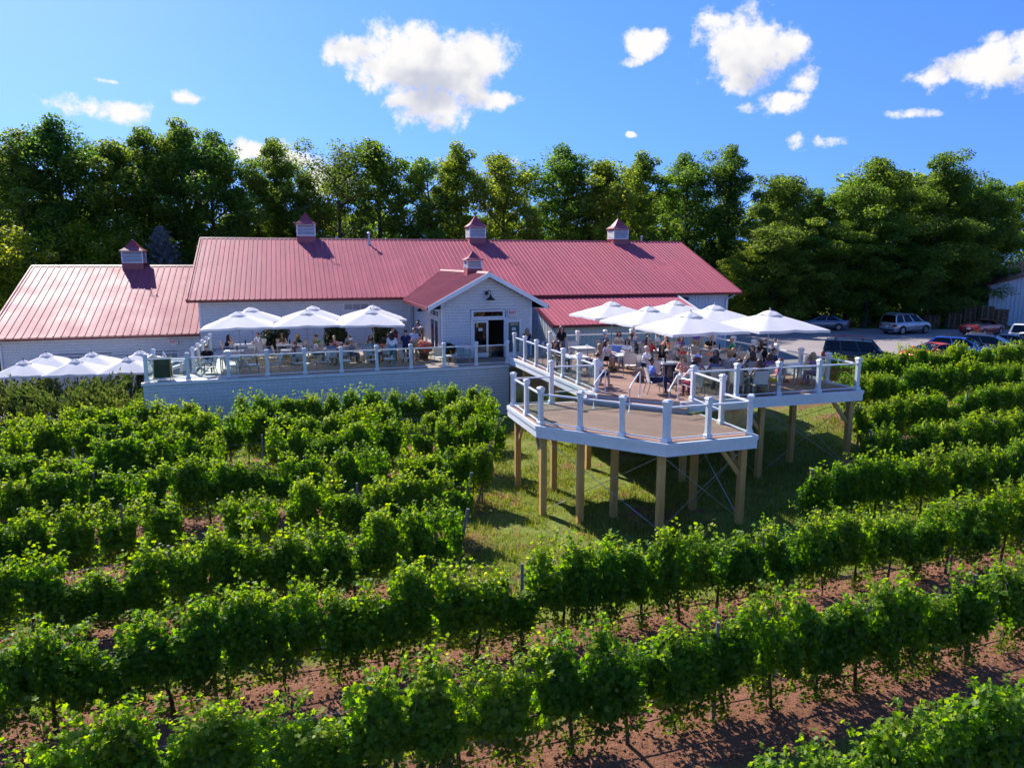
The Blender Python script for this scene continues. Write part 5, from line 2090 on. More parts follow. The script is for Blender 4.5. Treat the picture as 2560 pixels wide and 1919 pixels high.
SEAT_HIP = (0, 0.06, 0.515)
LEGS_SIT = dict(kneeL=(-0.11, -0.36, 0.50), kneeR=(0.11, -0.36, 0.50), ankleL=(-0.11, -0.33, 0.085), ankleR=(0.11, -0.36, 0.085))
POSES = {
    # hands together on the table edge
    'sit_table': dict(hip=SEAT_HIP, lean=0.14, elbowL=(-0.24, -0.16, 0.76), elbowR=(0.24, -0.16, 0.76), wristL=(-0.09, -0.36, 0.78), wristR=(0.10, -0.36, 0.78), **LEGS_SIT),
    # leaning on the elbows, hands at the chin
    'sit_chin': dict(hip=SEAT_HIP, lean=0.34, nod=0.1, elbowL=(-0.17, -0.36, 0.77), elbowR=(0.17, -0.36, 0.77), wristL=(-0.06, -0.31, 1.00), wristR=(0.06, -0.31, 1.00), **LEGS_SIT),
    # leaning back, hands in the lap, legs crossed
    'sit_back': dict(hip=(0, 0.04, 0.515), lean=-0.16, elbowL=(-0.25, 0.06, 0.72), elbowR=(0.25, 0.06, 0.72), wristL=(-0.09, -0.16, 0.66), wristR=(0.10, -0.16, 0.67),
                     kneeL=(-0.06, -0.38, 0.50), kneeR=(0.02, -0.38, 0.60), ankleL=(-0.08, -0.40, 0.085), ankleR=(-0.16, -0.62, 0.32), toeR=(-0.02, -0.15, 0.06)),
    # arms spread on the chair arms
    'sit_arms': dict(hip=SEAT_HIP, lean=-0.06, elbowL=(-0.29, 0.10, 0.72), elbowR=(0.29, 0.10, 0.72), wristL=(-0.27, -0.14, 0.69), wristR=(0.27, -0.14, 0.69),
                     kneeL=(-0.14, -0.36, 0.50), kneeR=(0.16, -0.35, 0.50), ankleL=(-0.14, -0.42, 0.085), ankleR=(0.18, -0.28, 0.085)),
    # one hand lifting a glass
    'sit_drink': dict(hip=SEAT_HIP, lean=0.08, elbowL=(-0.24, -0.14, 0.75), elbowR=(0.24, -0.20, 0.82), wristL=(-0.08, -0.34, 0.77), wristR=(0.10, -0.28, 1.02), **LEGS_SIT),
    # bent over a bag or phone
    'sit_bent': dict(hip=SEAT_HIP, lean=0.55, nod=0.35, elbowL=(-0.22, -0.30, 0.70), elbowR=(0.22, -0.30, 0.70), wristL=(-0.06, -0.44, 0.68), wristR=(0.07, -0.44, 0.68), **LEGS_SIT),
    'stand': dict(hip=(0, 0, 0.93), lean=0.02, elbowL=(-0.27, 0.02, 1.10), elbowR=(0.27, 0.02, 1.10), wristL=(-0.27, -0.05, 0.86), wristR=(0.27, -0.05, 0.86),
                  kneeL=(-0.11, -0.02, 0.50), kneeR=(0.11, -0.03, 0.50), ankleL=(-0.11, 0.02, 0.085), ankleR=(0.12, 0.01, 0.085)),
    'stand_hold': dict(hip=(0, 0, 0.93), lean=0.03, elbowL=(-0.26, -0.04, 1.10), elbowR=(0.26, -0.04, 1.10), wristL=(-0.07, -0.22, 1.12), wristR=(0.10, -0.24, 1.18),
                       kneeL=(-0.10, -0.02, 0.50), kneeR=(0.12, -0.05, 0.50), ankleL=(-0.11, 0.02, 0.085), ankleR=(0.14, -0.02, 0.085)),
    'stand_lean': dict(hip=(0, 0.05, 0.91), lean=0.55, nod=0.25, elbowL=(-0.23, -0.38, 1.08), elbowR=(0.23, -0.38, 1.08), wristL=(-0.12, -0.50, 0.86), wristR=(0.14, -0.52, 0.86),
                       kneeL=(-0.10, 0.02, 0.50), kneeR=(0.10, 0.0, 0.50), ankleL=(-0.11, 0.06, 0.085), ankleR=(0.12, 0.04, 0.085)),
}
BODY = {}


def body(pose, fem, sleeves, shorts):
    k = (pose, fem, sleeves, shorts)
    if k not in BODY:
        BODY[k] = body_mesh(POSES[pose], fem, sleeves, shorts)
    return BODY[k]


def hair_mesh(kind, seed):
    """hair shells about the head centre, face towards -y"""
    m = MB()
    rnd = random.Random(seed)

    def shell(r, c, cut, zs=1.0):
        seg, rings = 16, 9
        vs, fs, keep = [], [], {}
        for i in range(rings + 1):
            t = math.pi * 0.62 * i / rings
            for k in range(seg):
                q = 2 * math.pi * k / seg
                x, y, z = math.sin(t) * math.cos(q), math.sin(t) * math.sin(q), math.cos(t)
                # forehead line: nothing low at the front
                zz = max(z, cut(y))
                wob = 1 + rnd.uniform(-0.03, 0.03)
                vs.append((c[0] + r * x * wob * (1.0 if zz == z else 0.98), c[1] + r * 1.06 * y * wob, c[2] + r * zz * zs))
        for i in range(rings):
            for k in range(seg):
                k2 = (k + 1) % seg
                fs.append((i * seg + k, (i + 1) * seg + k, (i + 1) * seg + k2, i * seg + k2))
        m.add(vs, fs)
    if kind == 'short':
        shell(0.096, (0, 0.014, 0.047), lambda y: 0.45 if y < -0.55 else (-0.1 if y < -0.1 else -0.6))
    else:
        shell(0.102, (0, 0.016, 0.048), lambda y: 0.40 if y < -0.6 else (-0.2 if y < -0.3 else -0.9))
        ln = {'bob': 0.13, 'long': 0.30, 'pony': 0.26}[kind]
        if kind == 'pony':
            m.tube([(0, 0.10, 0.09), (0, 0.15, 0.06), (0.01, 0.155, -0.06), (0.0, 0.14, -0.16)], [0.025, 0.035, 0.032, 0.012], 8)
        else:
            for i in range(11):
                q = math.pi * (-0.12 + 1.24 * i / 10)
                x, y = 0.088 * math.cos(q), 0.02 + 0.085 * math.sin(q)
                dx = rnd.uniform(-0.015, 0.015)
                l2 = ln * rnd.uniform(0.85, 1.05)
                m.tube([(x * 0.95, y * 0.95, 0.06), (x * 1.08, y * 1.05, -0.03), (x * 1.1 + dx, y * 1.15, -0.03 - l2 * 0.6), (x * 0.95 + dx, y * 1.15, -0.03 - l2)],
                       [0.03, 0.034, 0.032, 0.010], 6)
    me = m.mesh('hair', M_BLACK, True)
    return me


def hat_mesh(kind):
    m = MB()
    if kind == 'cap':
        m.lathe([(0.104, 0.055), (0.104, 0.09), (0.09, 0.135), (0.05, 0.16), (0.01, 0.165)], 18, (0, 0.014))
        m.hull([(-0.075, -0.07, 0.06), (-0.05, -0.17, 0.045), (0.05, -0.17, 0.045), (0.075, -0.07, 0.06)], [(-0.075, -0.07, 0.07), (-0.05, -0.17, 0.055), (0.05, -0.17, 0.055), (0.075, -0.07, 0.07)])
    elif kind == 'visor':
        m.lathe([(0.108, 0.07), (0.110, 0.11)], 18, (0, 0.014))
        m.hull([(-0.08, -0.07, 0.07), (-0.055, -0.18, 0.055), (0.055, -0.18, 0.055), (0.08, -0.07, 0.07)], [(-0.08, -0.07, 0.082), (-0.055, -0.18, 0.065), (0.055, -0.18, 0.065), (0.08, -0.07, 0.082)])
    else:
        m.lathe([(0.19, 0.06), (0.19, 0.066), (0.112, 0.075), (0.10, 0.15), (0.06, 0.175)], 20, (0, 0.01))
    return m.mesh('hat', M_BLACK, True)


def glasses_mesh():
    m = MB()
    for s in (-1, 1):
        m.bbox(s * 0.034 - 0.027, s * 0.034 + 0.027, -0.104, -0.088, 0.004, 0.042, 0.006)
        m.bar((s * 0.06, -0.09, 0.034), (s * 0.086, 0.01, 0.036), 0.006, 0.008)
    m.bar((-0.01, -0.1, 0.03), (0.01, -0.1, 0.03), 0.006, 0.006)
    return m.mesh('sunglasses', M_BLACK)


HAIR = {k: hair_mesh(k, i) for i, k in enumerate(('short', 'bob', 'long', 'pony'))}
HATS = {k: hat_mesh(k) for k in ('cap', 'visor', 'brim')}
SHADES = glasses_mesh()
_cm = {}


def cloth(col, kind='cloth'):
    """one material for each colour of cloth, skin or hair"""
    k = (kind, col)
    if k not in _cm:
        if kind == 'skin':
            m, nt, b, out = new_mat('skin')
            n1 = nnoise(nt, ncoord(nt), 9.0, 3.0)
            c = tuple(col)
            nt.links.new(nramp(nt, n1, [(0.3, tuple(x * 0.88 for x in c)), (0.7, tuple(min(1, x * 1.08) for x in c))]), b.inputs['Base Color'])
            b.inputs['Roughness'].default_value = 0.5
            b.inputs['Subsurface Weight'].default_value = 0.0
            _cm[k] = m
        elif kind == 'print':
            m, nt, b, out = new_mat('printed_cloth')
            vo = nt.nodes.new('ShaderNodeTexVoronoi')
            vo.inputs['Scale'].default_value = 14.0
            nt.links.new(ncoord(nt), vo.inputs['Vector'])
            nt.links.new(nramp(nt, vo.outputs['Color'], [(0.25, col[0]), (0.5, col[1]), (0.75, col[2])]), b.inputs['Base Color'])
            b.inputs['Roughness'].default_value = 0.85
            _cm[k] = m
        elif kind == 'hair':
            _cm[k] = paint('hair_colour', col, 0.45, 0.3, 30.0)
        else:
            _cm[k] = fabric_mat('cloth', col, 0.12)
    return _cm[k]


SK = {'fair': (0.60, 0.36, 0.26), 'tan': (0.50, 0.28, 0.18), 'ruddy': (0.62, 0.31, 0.23), 'brown': (0.16, 0.085, 0.055)}
HR = {'dark': (0.012, 0.009, 0.008), 'brown': (0.055, 0.028, 0.015), 'auburn': (0.16, 0.035, 0.018), 'blond': (0.36, 0.23, 0.10), 'white': (0.55, 0.53, 0.50), 'grey': (0.25, 0.24, 0.23)}
CC = {'black': (0.012, 0.012, 0.014), 'white': (0.74, 0.73, 0.75), 'navy': (0.02, 0.03, 0.09), 'blue': (0.16, 0.26, 0.62), 'lightblue': (0.36, 0.46, 0.70), 'grey': (0.24, 0.25, 0.28),
      'bluegrey': (0.13, 0.17, 0.26), 'green': (0.02, 0.30, 0.10), 'darkgreen': (0.02, 0.06, 0.03), 'red': (0.58, 0.06, 0.05), 'maroon': (0.20, 0.02, 0.05), 'pink': (0.70, 0.20, 0.24),
      'peach': (0.62, 0.30, 0.22), 'coral': (0.66, 0.20, 0.10), 'lavender': (0.52, 0.46, 0.72), 'purple': (0.14, 0.08, 0.36), 'mauve': (0.30, 0.16, 0.24), 'cream': (0.66, 0.58, 0.46),
      'olive': (0.12, 0.11, 0.06), 'khaki': (0.38, 0.29, 0.18), 'teal': (0.10, 0.28, 0.34), 'jeans': (0.07, 0.11, 0.22), 'yellow': (0.62, 0.42, 0.05), 'denim': (0.20, 0.30, 0.48), 'brown': (0.12, 0.07, 0.04)}
PR = {'floral_pink': ((0.65, 0.25, 0.22), (0.72, 0.62, 0.60), (0.30, 0.10, 0.16)), 'floral_white': ((0.72, 0.68, 0.66), (0.60, 0.30, 0.28), (0.72, 0.70, 0.70)),
      'floral_purple': ((0.30, 0.08, 0.22), (0.60, 0.30, 0.40), (0.10, 0.05, 0.18)), 'plaid_red': ((0.40, 0.06, 0.08), (0.55, 0.35, 0.35), (0.16, 0.04, 0.06)), 'plaid_dark': ((0.05, 0.05, 0.06), (0.22, 0.18, 0.14), (0.10, 0.08, 0.07)),
      'raglan': ((0.70, 0.70, 0.74), (0.66, 0.68, 0.74), (0.03, 0.05, 0.14))}


def person(x, y, z, face, label, pose='sit_table', fem=False, skin='fair', hair='brown', hs='short', top='white', bottom='jeans', sleeves=1, shorts=0,
           hat=None, hatcol='white', shades=False, scale=1.0, shoe='brown', group=None):
    me, head = body(pose, fem, sleeves, shorts)
    o = obj('person', me, None, (x, y, z), R(face + 90))
    o.scale = (scale,) * 3
    tag(o, label, 'person', group)
    tm = cloth(PR[top], 'print') if top in PR else cloth(CC[top])
    mats = [cloth(SK[skin], 'skin'), tm, cloth(CC[bottom]), cloth(CC[shoe]), cloth(HR['dark'], 'hair')]
    for i, m in enumerate(mats):
        o.material_slots[i].link = 'OBJECT'
        o.material_slots[i].material = m

    def add(nm, mesh, mat):
        c = obj(nm, mesh, o, head)
        c.material_slots[0].link = 'OBJECT'
        c.material_slots[0].material = mat
    if hs:
        add('hair', HAIR[hs], cloth(HR[hair], 'hair'))
    if hat:
        add('hat', HATS[hat], cloth(CC[hatcol]))
    if shades:
        add('sunglasses', SHADES, M_BLACK)
    return o

# ------------------------------------------------------------------ who sits where
G_DECK, G_PAT = 'diners on the raised deck', 'guests on the upper patio'
CH_DECK, CH_PAT = 'sling chairs on the dining deck', 'sling chairs on the upper patio'
TB_DECK, TB_PAT = 'dining tables on the raised deck', 'tables on the upper patio'

def short_place(lab, most=11):
    w_ = ('the ' + lab).split()
    return ' '.join(w_[:most]) if len(w_) <= most else ' '.join(w_[:most])


# tables on the deck: x, y, label, tableware
DT = [(2.75, 30.05, 'dining table between the two women beside the left deck railing', 'cg'),
      (3.35, 33.3, 'empty white table behind the red-haired standing woman', 'c'),
      (5.15, 34.15, 'white table of the man in the blue cap', 'pc'),
      (6.3, 34.9, 'table behind the seated men under the back left umbrella', 'gc'),
      (4.85, 30.7, 'square table of the girl in lavender and the woman in white', 'g'),
      (6.85, 32.35, 'table of the red-shirted man by the middle umbrella', 'bgc'),
      (8.2, 33.2, 'white-topped table below the back right umbrella', 'cp'),
      (9.3, 32.5, 'table between the bald men on the right of the deck', 'bg'),
      (6.25, 28.35, 'crowded table with the white-haired man under the front umbrella', 'gcb'),
      (5.95, 25.35, 'small table between the man in blue and the blond woman', 'g'),
      (7.75, 30.1, 'table of the children in orange in the middle of the deck', 'cgp'),
      (7.45, 26.75, 'table of the woman in sunglasses by the front railing', 'g'),
      (9.35, 28.3, 'table the woman in black leans over beside the right umbrella pole', 'bgc'),
      (8.75, 25.7, 'table by the front railing beside the woman in yellow trousers', 'pc'),
      (11.15, 27.55, 'white table of the couple nearest the parking lot', 'c'),
      (10.2, 31.0, 'empty table on the right side of the deck by the lot', 'c')]
for i, (x, y, lab, ware) in enumerate(DT):
    if i == 9:
        continue
    table(TABLE, x, y, Z_DECK, 17, lab, TB_DECK)
    tableware(x, y, Z_DECK + 0.73, ware, short_place(lab), 100 + i)


def towards(x, y, tx, ty):
    return math.degrees(math.atan2(ty - y, tx - x))


def seat(x, y, tgt, label, z, group, chgroup, **kw):
    """a person on a chair looking at a table (index into DT / PT) or at an angle"""
    if isinstance(tgt, tuple):
        f = towards(x, y, *tgt)
    else:
        f = tgt
    p = person(x, y, z, f, label, group=group, **kw)
    short = label.split(' seated')[0].split(' at ')[0].split(' beside')[0].split(' facing')[0].split(' leaning')[0].split(' by ')[0].split(' under')[0]
    chair(x, y, z, f, 'grey-framed sling chair that holds the ' + short, chgroup)
    return p


def D_(x, y, t, label, **kw):
    tgt = (DT[t][0], DT[t][1]) if t < 100 else float(t - 1000)
    if not isinstance(tgt, tuple):
        return seat(x, y, tgt, label, Z_DECK, G_DECK, CH_DECK, **kw)
    # keep the knees under the table edge, not in it
    d = math.hypot(tgt[0] - x, tgt[1] - y)
    need = 0.80
    if d < need:
        x, y = tgt[0] + (x - tgt[0]) / d * need, tgt[1] + (y - tgt[1]) / d * need
    return seat(x, y, tgt, label, Z_DECK, G_DECK, CH_DECK, **kw)


# left railing table
D_(2.15, 30.75, 0, 'dark-haired woman in navy tank top seated with an arm over the left deck rail', fem=True, hair='dark', hs='long', top='navy', bottom='black', sleeves=0, shades=True, pose='sit_arms')
D_(3.55, 29.75, 0, 'blond woman in sunglasses seated in profile near the left deck rail', fem=True, hair='blond', hs='long', top='peach', bottom='navy', sleeves=0, shades=True, pose='sit_back')
D_(1.75, 31.75, 1000 - 60, 'woman in black with a pink scarf seated behind the deck railing posts', fem=True, hair='auburn', hs='bob', top='black', bottom='black', sleeves=1, pose='sit_bent')
D_(3.3, 26.6, 1000 + 40, 'person in white shirt seated behind the corner post by the left handrail', hair='brown', top='white', bottom='navy', shorts=1, pose='sit_arms')
person(2.3, 33.0, Z_DECK, -75, 'red-haired woman in black top standing on the dining deck', 'stand', True, 'ruddy', 'auburn', 'long', 'black', 'jeans', 1, 0, group=G_DECK, scale=1.02)
p_ = W(11.75, 35.7)
person(p_.x, p_.y, Z_PATIO, 80, 'blond woman in navy top and pale jeans standing by the patio steps', 'stand_hold', True, 'fair', 'blond', 'long', 'navy', 'denim', 1, 0, group=G_PAT)
# back left table
D_(4.55, 34.9, 2, 'man in light blue cap and overalls seated at the back left of the deck', hair='grey', top='bluegrey', bottom='navy', hat='cap', hatcol='lightblue')
D_(5.3, 35.05, 2, 'auburn-haired woman in cream top seated facing the camera at the back', fem=True, hair='auburn', hs='bob', top='cream', sleeves=1)
D_(6.15, 35.8, 3, 'man in white shirt and white visor seated at the back of the deck', hair='brown', top='white', hat='visor', skin='ruddy', pose='sit_drink')
D_(5.75, 34.0, 3, 'brown-haired man in grey shirt seated with his back turned', hair='brown', top='grey', skin='brown')
D_(6.5, 33.95, 3, 'dark-haired man in mauve plaid shirt seated with his back turned', hair='dark', top='mauve', sleeves=2)
D_(7.2, 34.9, 3, 'dark-haired woman in white top seated in profile by the back railing', fem=True, hair='dark', hs='pony', top='white')
# lavender girl table
D_(4.15, 31.0, 4, 'long-haired girl in lavender top seated near a blue jacket on a chair', fem=True, hair='brown', hs='long', top='lavender', bottom='black', sleeves=0, shorts=2)
D_(5.15, 31.55, 4, 'dark-haired woman in sunglasses and white sweater seated facing the camera', fem=True, hair='dark', hs='bob', top='white', sleeves=2, shades=True)
# red shirt table
D_(6.2, 31.75, 5, 'man in bright red shirt seated under the middle umbrella', hair='grey', top='red', skin='ruddy')
D_(6.35, 33.0, 5, 'woman with very long black hair seated with her back turned', fem=True, hair='dark', hs='long', top='black')
D_(7.25, 33.1, 5, 'woman in orange-red top seated behind the red-shirted man', fem=True, hair='auburn', hs='bob', top='coral', sleeves=1, pose='sit_chin')
D_(7.5, 31.8, 5, 'short-haired woman in white floral blouse seated at the middle table', fem=True, hair='auburn', hs='short', top='floral_white', skin='ruddy')
# back right
D_(8.0, 34.0, 6, 'person in purple and pink top seated below the back right umbrella', fem=True, hair='brown', hs='bob', top='purple', pose='sit_bent')
person(8.85, 34.0, Z_DECK, -120, 'man in purple shirt and pale shorts standing below the back right umbrella', 'stand', False, 'tan', 'brown', 'short', 'purple', 'khaki', 1, 1, group=G_DECK)
D_(9.35, 33.35, 7, 'bald man in black shirt seated by the back railing', hair='grey', hs=None, top='black', skin='tan')
D_(9.95, 32.2, 7, 'bald man in bright green shirt seated on the right of the deck', hair='grey', hs=None, top='green', skin='tan', bottom='khaki')
# children in the middle
D_(7.4, 30.85, 10, 'child in red top seated at the middle of the deck', hair='brown', top='red', scale=0.85)
D_(8.35, 30.3, 10, 'child in orange top seated at the middle of the deck', hair='auburn', top='coral', scale=0.82)
D_(7.05, 29.75, 10, 'small blond child in cream top seated with back turned', hair='blond', top='cream', scale=0.8)
# crowded front table
D_(5.5, 28.9, 8, 'white-haired man in white shirt seated in profile at the crowded table', hair='white', top='white', bottom='navy', skin='ruddy', shorts=1)
D_(6.2, 29.2, 8, 'dark-haired woman in sunglasses and black tank top seated at the crowded table', fem=True, hair='dark', hs='long', top='black', skin='tan', sleeves=0, shades=True)
D_(6.95, 28.75, 8, 'brown-haired person in dark plaid shirt leaning in at the crowded table', hair='brown', hs='short', top='plaid_dark', pose='sit_bent', sleeves=2)
# by the front rail
D_(5.2, 25.3, 9, 'man in blue shirt seated with legs crossed near the deck steps', hair='dark', top='blue', bottom='navy', skin='brown', pose='sit_back')
D_(6.35, 26.05, 9, 'blond woman in sunglasses and peach floral top seated near the deck steps', fem=True, hair='blond', hs='long', top='peach', shades=True, pose='sit_drink', bottom='white', shorts=1)
D_(6.35, 24.55, 9, 'dark-haired person in white shirt seated beside the right corner post', hair='dark', hs='bob', fem=True, top='white', bottom='floral_purple' if False else 'maroon', pose='sit_table')
D_(6.85, 26.0, 11, 'person in headscarf and pink floral top seated by the front railing', fem=True, hair='auburn', hs='bob', top='floral_pink', hat='cap', hatcol='lavender')
D_(7.5, 25.9, 11, 'dark-haired person in grey-blue top seated with back to the railing', hair='dark', hs='bob', fem=True, top='bluegrey')
D_(7.95, 27.5, 11, 'dark-haired woman in sunglasses and black top seated facing the railing', fem=True, hair='dark', hs='long', top='black', shades=True, pose='sit_drink')
D_(8.1, 24.95, 13, 'navy-haired person in navy top seated close to the front railing', hair='dark', hs='short', top='navy')
D_(8.75, 24.85, 13, 'brown-haired person seated with back against the front railing', fem=True, hair='brown', hs='bob', top='brown')
D_(9.45, 25.15, 1000 + 155, 'woman in pink top and yellow trousers seated by the front railing', fem=True, hair='auburn', hs='short', top='pink', bottom='yellow', pose='sit_back')
D_(8.55, 27.6, 12, 'strawberry-blond woman in white floral blouse seated near the front railing', fem=True, hair='blond', hs='bob', top='floral_white')
D_(9.0, 29.2, 12, 'auburn-haired woman in dark top seated looking down', fem=True, hair='auburn', hs='bob', top='black', pose='sit_bent', sleeves=0)
D_(9.35, 27.35, 12, 'brown-haired woman in dark top seated with back turned beside the pole', fem=True, hair='brown', hs='long', top='plaid_dark')
D_(9.9, 29.05, 12, 'dark-haired woman in cream top seated behind the leaning woman', fem=True, hair='dark', hs='bob', top='cream')
person(10.15, 28.2, Z_DECK, 190, 'woman in long black dress standing and leaning over a table', 'stand_lean', True, 'fair', 'brown', 'long', 'black', 'black', 0, 0, group=G_DECK)
D_(9.75, 26.6, 12, 'person in purple floral shirt seated with back turned on the right', hair='brown', hs='bob', fem=True, top='floral_purple')
D_(10.55, 28.05, 14, 'dark-haired man in navy shirt seated nearest the lot', hair='dark', top='navy', skin='tan', bottom='khaki', shorts=1, pose='sit_arms')
D_(11.6, 26.95, 14, 'woman in sunglasses seated with hands at her face by the lot railing', fem=True, hair='blond', hs='long', top='mauve', sleeves=0, shades=True, pose='sit_chin')
# two people walking in the lot
for (x, y, lab, top, f, hr) in ((16.6, 46.3, 'person in dark shirt walking in the lot just left of the other walker', 'black', -60, 'dark'),
                                (17.35, 46.6, 'man in sunglasses, plum shirt and pale shorts walking in the lot', 'mauve', -70, 'brown')):
    person(x, y, 1.104, f, lab, 'stand', False, 'tan', hr, 'short', top, 'denim', 1, 1, shades=True, shoe='brown', group='people walking in the parking lot')

# empty chairs on the deck
for (x, y, f, lab) in ((4.45, 31.95, -120, 'empty chair with a blue jacket hung on its back'),
                       (4.1, 32.5, 175, 'empty beige chair standing alone behind the blond woman in profile'),
                       (3.0, 33.95, -80, 'empty chair behind the white table at the back left'),
                       (5.0, 29.75, 80, 'empty chair with its back to the camera left of the white-haired man'),
                       (5.55, 27.35, 70, 'empty cream chair beside the handbag and the man in blue'),
                       (8.6, 32.2, 30, 'empty chair with its back turned in front of the bald man in black'),
                       (9.9, 30.2, 80, 'empty chair on the right side of the deck by the lot railing'),
                       (7.9, 29.1, 110, 'empty chair pushed askew behind the crowded front table'),
                       (11.9, 28.2, 225, 'empty chair at the table nearest the lot')):
    chair(x, y, Z_DECK, f, lab, CH_DECK)
# jacket on the chair, handbags
b = MB()
b.bar((4.56, 32.10, Z_DECK + 0.93), (4.92, 31.90, Z_DECK + 0.93), 0.06, 0.05)
b.hull([(4.55, 32.14, Z_DECK + 0.28), (4.90, 31.94, Z_DECK + 0.22), (4.96, 32.04, Z_DECK + 0.22), (4.61, 32.24, Z_DECK + 0.28)],
       [(4.54, 32.08, Z_DECK + 0.95), (4.90, 31.88, Z_DECK + 0.95), (4.94, 31.97, Z_DECK + 0.95), (4.58, 32.17, Z_DECK + 0.95)])
tag(b.build('jacket', cloth(CC['blue'])), 'blue jacket hanging over the back of an empty chair', 'jacket')


def handbag(x, y, z, rz, col, lab):
    t = thing('handbag', lab, 'bag', (x, y, z), R(rz))
    m = MB()
    m.hull([(-0.19, -0.08, 0), (0.19, -0.08, 0), (0.19, 0.08, 0), (-0.19, 0.08, 0)], [(-0.15, -0.04, 0.27), (0.15, -0.04, 0.27), (0.15, 0.04, 0.27), (-0.15, 0.04, 0.27)])
    m.build('bag_body', cloth(col), t)
    m = MB()
    m.tube([(-0.1, 0, 0.26), (-0.09, 0, 0.40), (0, 0, 0.45), (0.09, 0, 0.40), (0.1, 0, 0.26)], 0.011, 6)
    m.build('strap', cloth(CC['brown']), t)


handbag(5.05, 27.75, Z_DECK, 20, CC['brown'], 'brown leather handbag on the deck beside the white-haired man')
handbag(4.25, 30.35, Z_DECK, 60, CC['olive'], 'olive bag on the deck boards beside the girl in lavender')

# ---- the upper patio
PT = [(-14.75, 38.7, 'table of the couple at the far left back of the patio', 'bg'),
      (-14.2, 36.0, 'pale table under the left front umbrella', 'b'),
      (-12.45, 38.75, 'back patio table of the woman in olive', 'bgc'),
      (-11.45, 36.4, 'patio table beside the woman bending in sunlight', 'c'),
      (-9.4, 36.9, 'long crowded patio table under the middle umbrellas', 'bgc'),
      (-7.2, 37.35, 'patio table at the right umbrella pole', 'g'),
      (-13.5, 33.75, 'small table near the man in black at the left end of the patio', 'c')]
for i, (x, y, lab, ware) in enumerate(PT):
    table(TABLE, x, y, Z_PATIO, 17, lab, TB_PAT)
    tableware(x, y, Z_PATIO + 0.73, ware, short_place(lab), 200 + i)


def P_(x, y, t, label, **kw):
    if t >= 100:
        return seat(x, y, float(t - 1000), label, Z_PATIO, G_PAT, CH_PAT, **kw)
    tx, ty = PT[t][0], PT[t][1]
    d = math.hypot(tx - x, ty - y)
    if d < 0.8:
        x, y = tx + (x - tx) / d * 0.8, ty + (y - ty) / d * 0.8
    return seat(x, y, (tx, ty), label, Z_PATIO, G_PAT, CH_PAT, **kw)


P_(-14.55, 33.6, 1000 - 70, 'blond man in black shirt, sunglasses and white shorts seated in the sun', hair='blond', top='black', bottom='white', shorts=1, shades=True, pose='sit_arms', skin='tan')
P_(-15.6, 38.6, 0, 'dark-haired woman in black tank top seated at the patio back left', fem=True, hair='dark', hs='long', top='black', sleeves=0, pose='sit_chin')
P_(-14.2, 39.6, 0, 'man in white and navy raglan shirt seated at the patio back', hair='dark', top='raglan', sleeves=2, skin='tan', bottom='khaki', shorts=1)
P_(-12.85, 39.5, 2, 'dark-haired woman in sunglasses and olive top seated at the patio back', fem=True, hair='dark', hs='long', top='olive', sleeves=0, shades=True)
P_(-11.75, 39.25, 2, 'blond woman in dark green top seated with a hand at her chin', fem=True, hair='blond', hs='bob', top='darkgreen', pose='sit_chin')
P_(-10.75, 38.9, 1000 - 100, 'boy in green shirt and brown cap seated near the wall', hair='brown', top='green', bottom='khaki', hat='cap', hatcol='brown', scale=0.95)
P_(-10.85, 35.75, 3, 'woman with bare sunlit shoulders bending over her patio table', fem=True, hair='auburn', hs='pony', top='brown', sleeves=0, pose='sit_bent', skin='ruddy')
P_(-9.1, 35.6, 4, 'man in blue-grey shirt seated with his back to the patio railing', hair='dark', top='bluegrey', bottom='white', skin='tan')
P_(-10.2, 36.7, 4, 'blond woman facing the camera at the long patio table', fem=True, hair='blond', hs='bob', top='white')
P_(-8.75, 36.2, 4, 'child in white visor at the long patio table', hair='blond', hs='short', top='grey', hat='visor', scale=0.88)
P_(-9.5, 37.8, 4, 'man in red plaid shirt at the long patio table', hair='brown', top='plaid_red', sleeves=2)
P_(-8.7, 37.9, 4, 'curly brown-haired woman at the far end of the long patio table', fem=True, hair='brown', hs='bob', top='brown')
P_(-8.3, 36.4, 5, 'man in grey shirt and white cap seated with back turned by the middle post', hair='grey', top='grey', hat='cap', hatcol='white', sleeves=1)
P_(-7.65, 38.2, 5, 'dark-haired woman seated in the shade behind the right umbrella pole', fem=True, hair='dark', hs='long', top='plaid_dark')
P_(-7.35, 36.5, 5, 'man in teal shirt seated with his back to the railing at the right pole', hair='dark', top='teal', bottom='black')
P_(-6.65, 36.75, 5, 'woman in coral top seated beside the man in teal', fem=True, hair='dark', hs='bob', top='coral')
P_(-6.85, 39.3, 1000 - 110, 'brown-haired woman in grey seated behind the standing group', fem=True, hair='brown', hs='bob', top='grey')
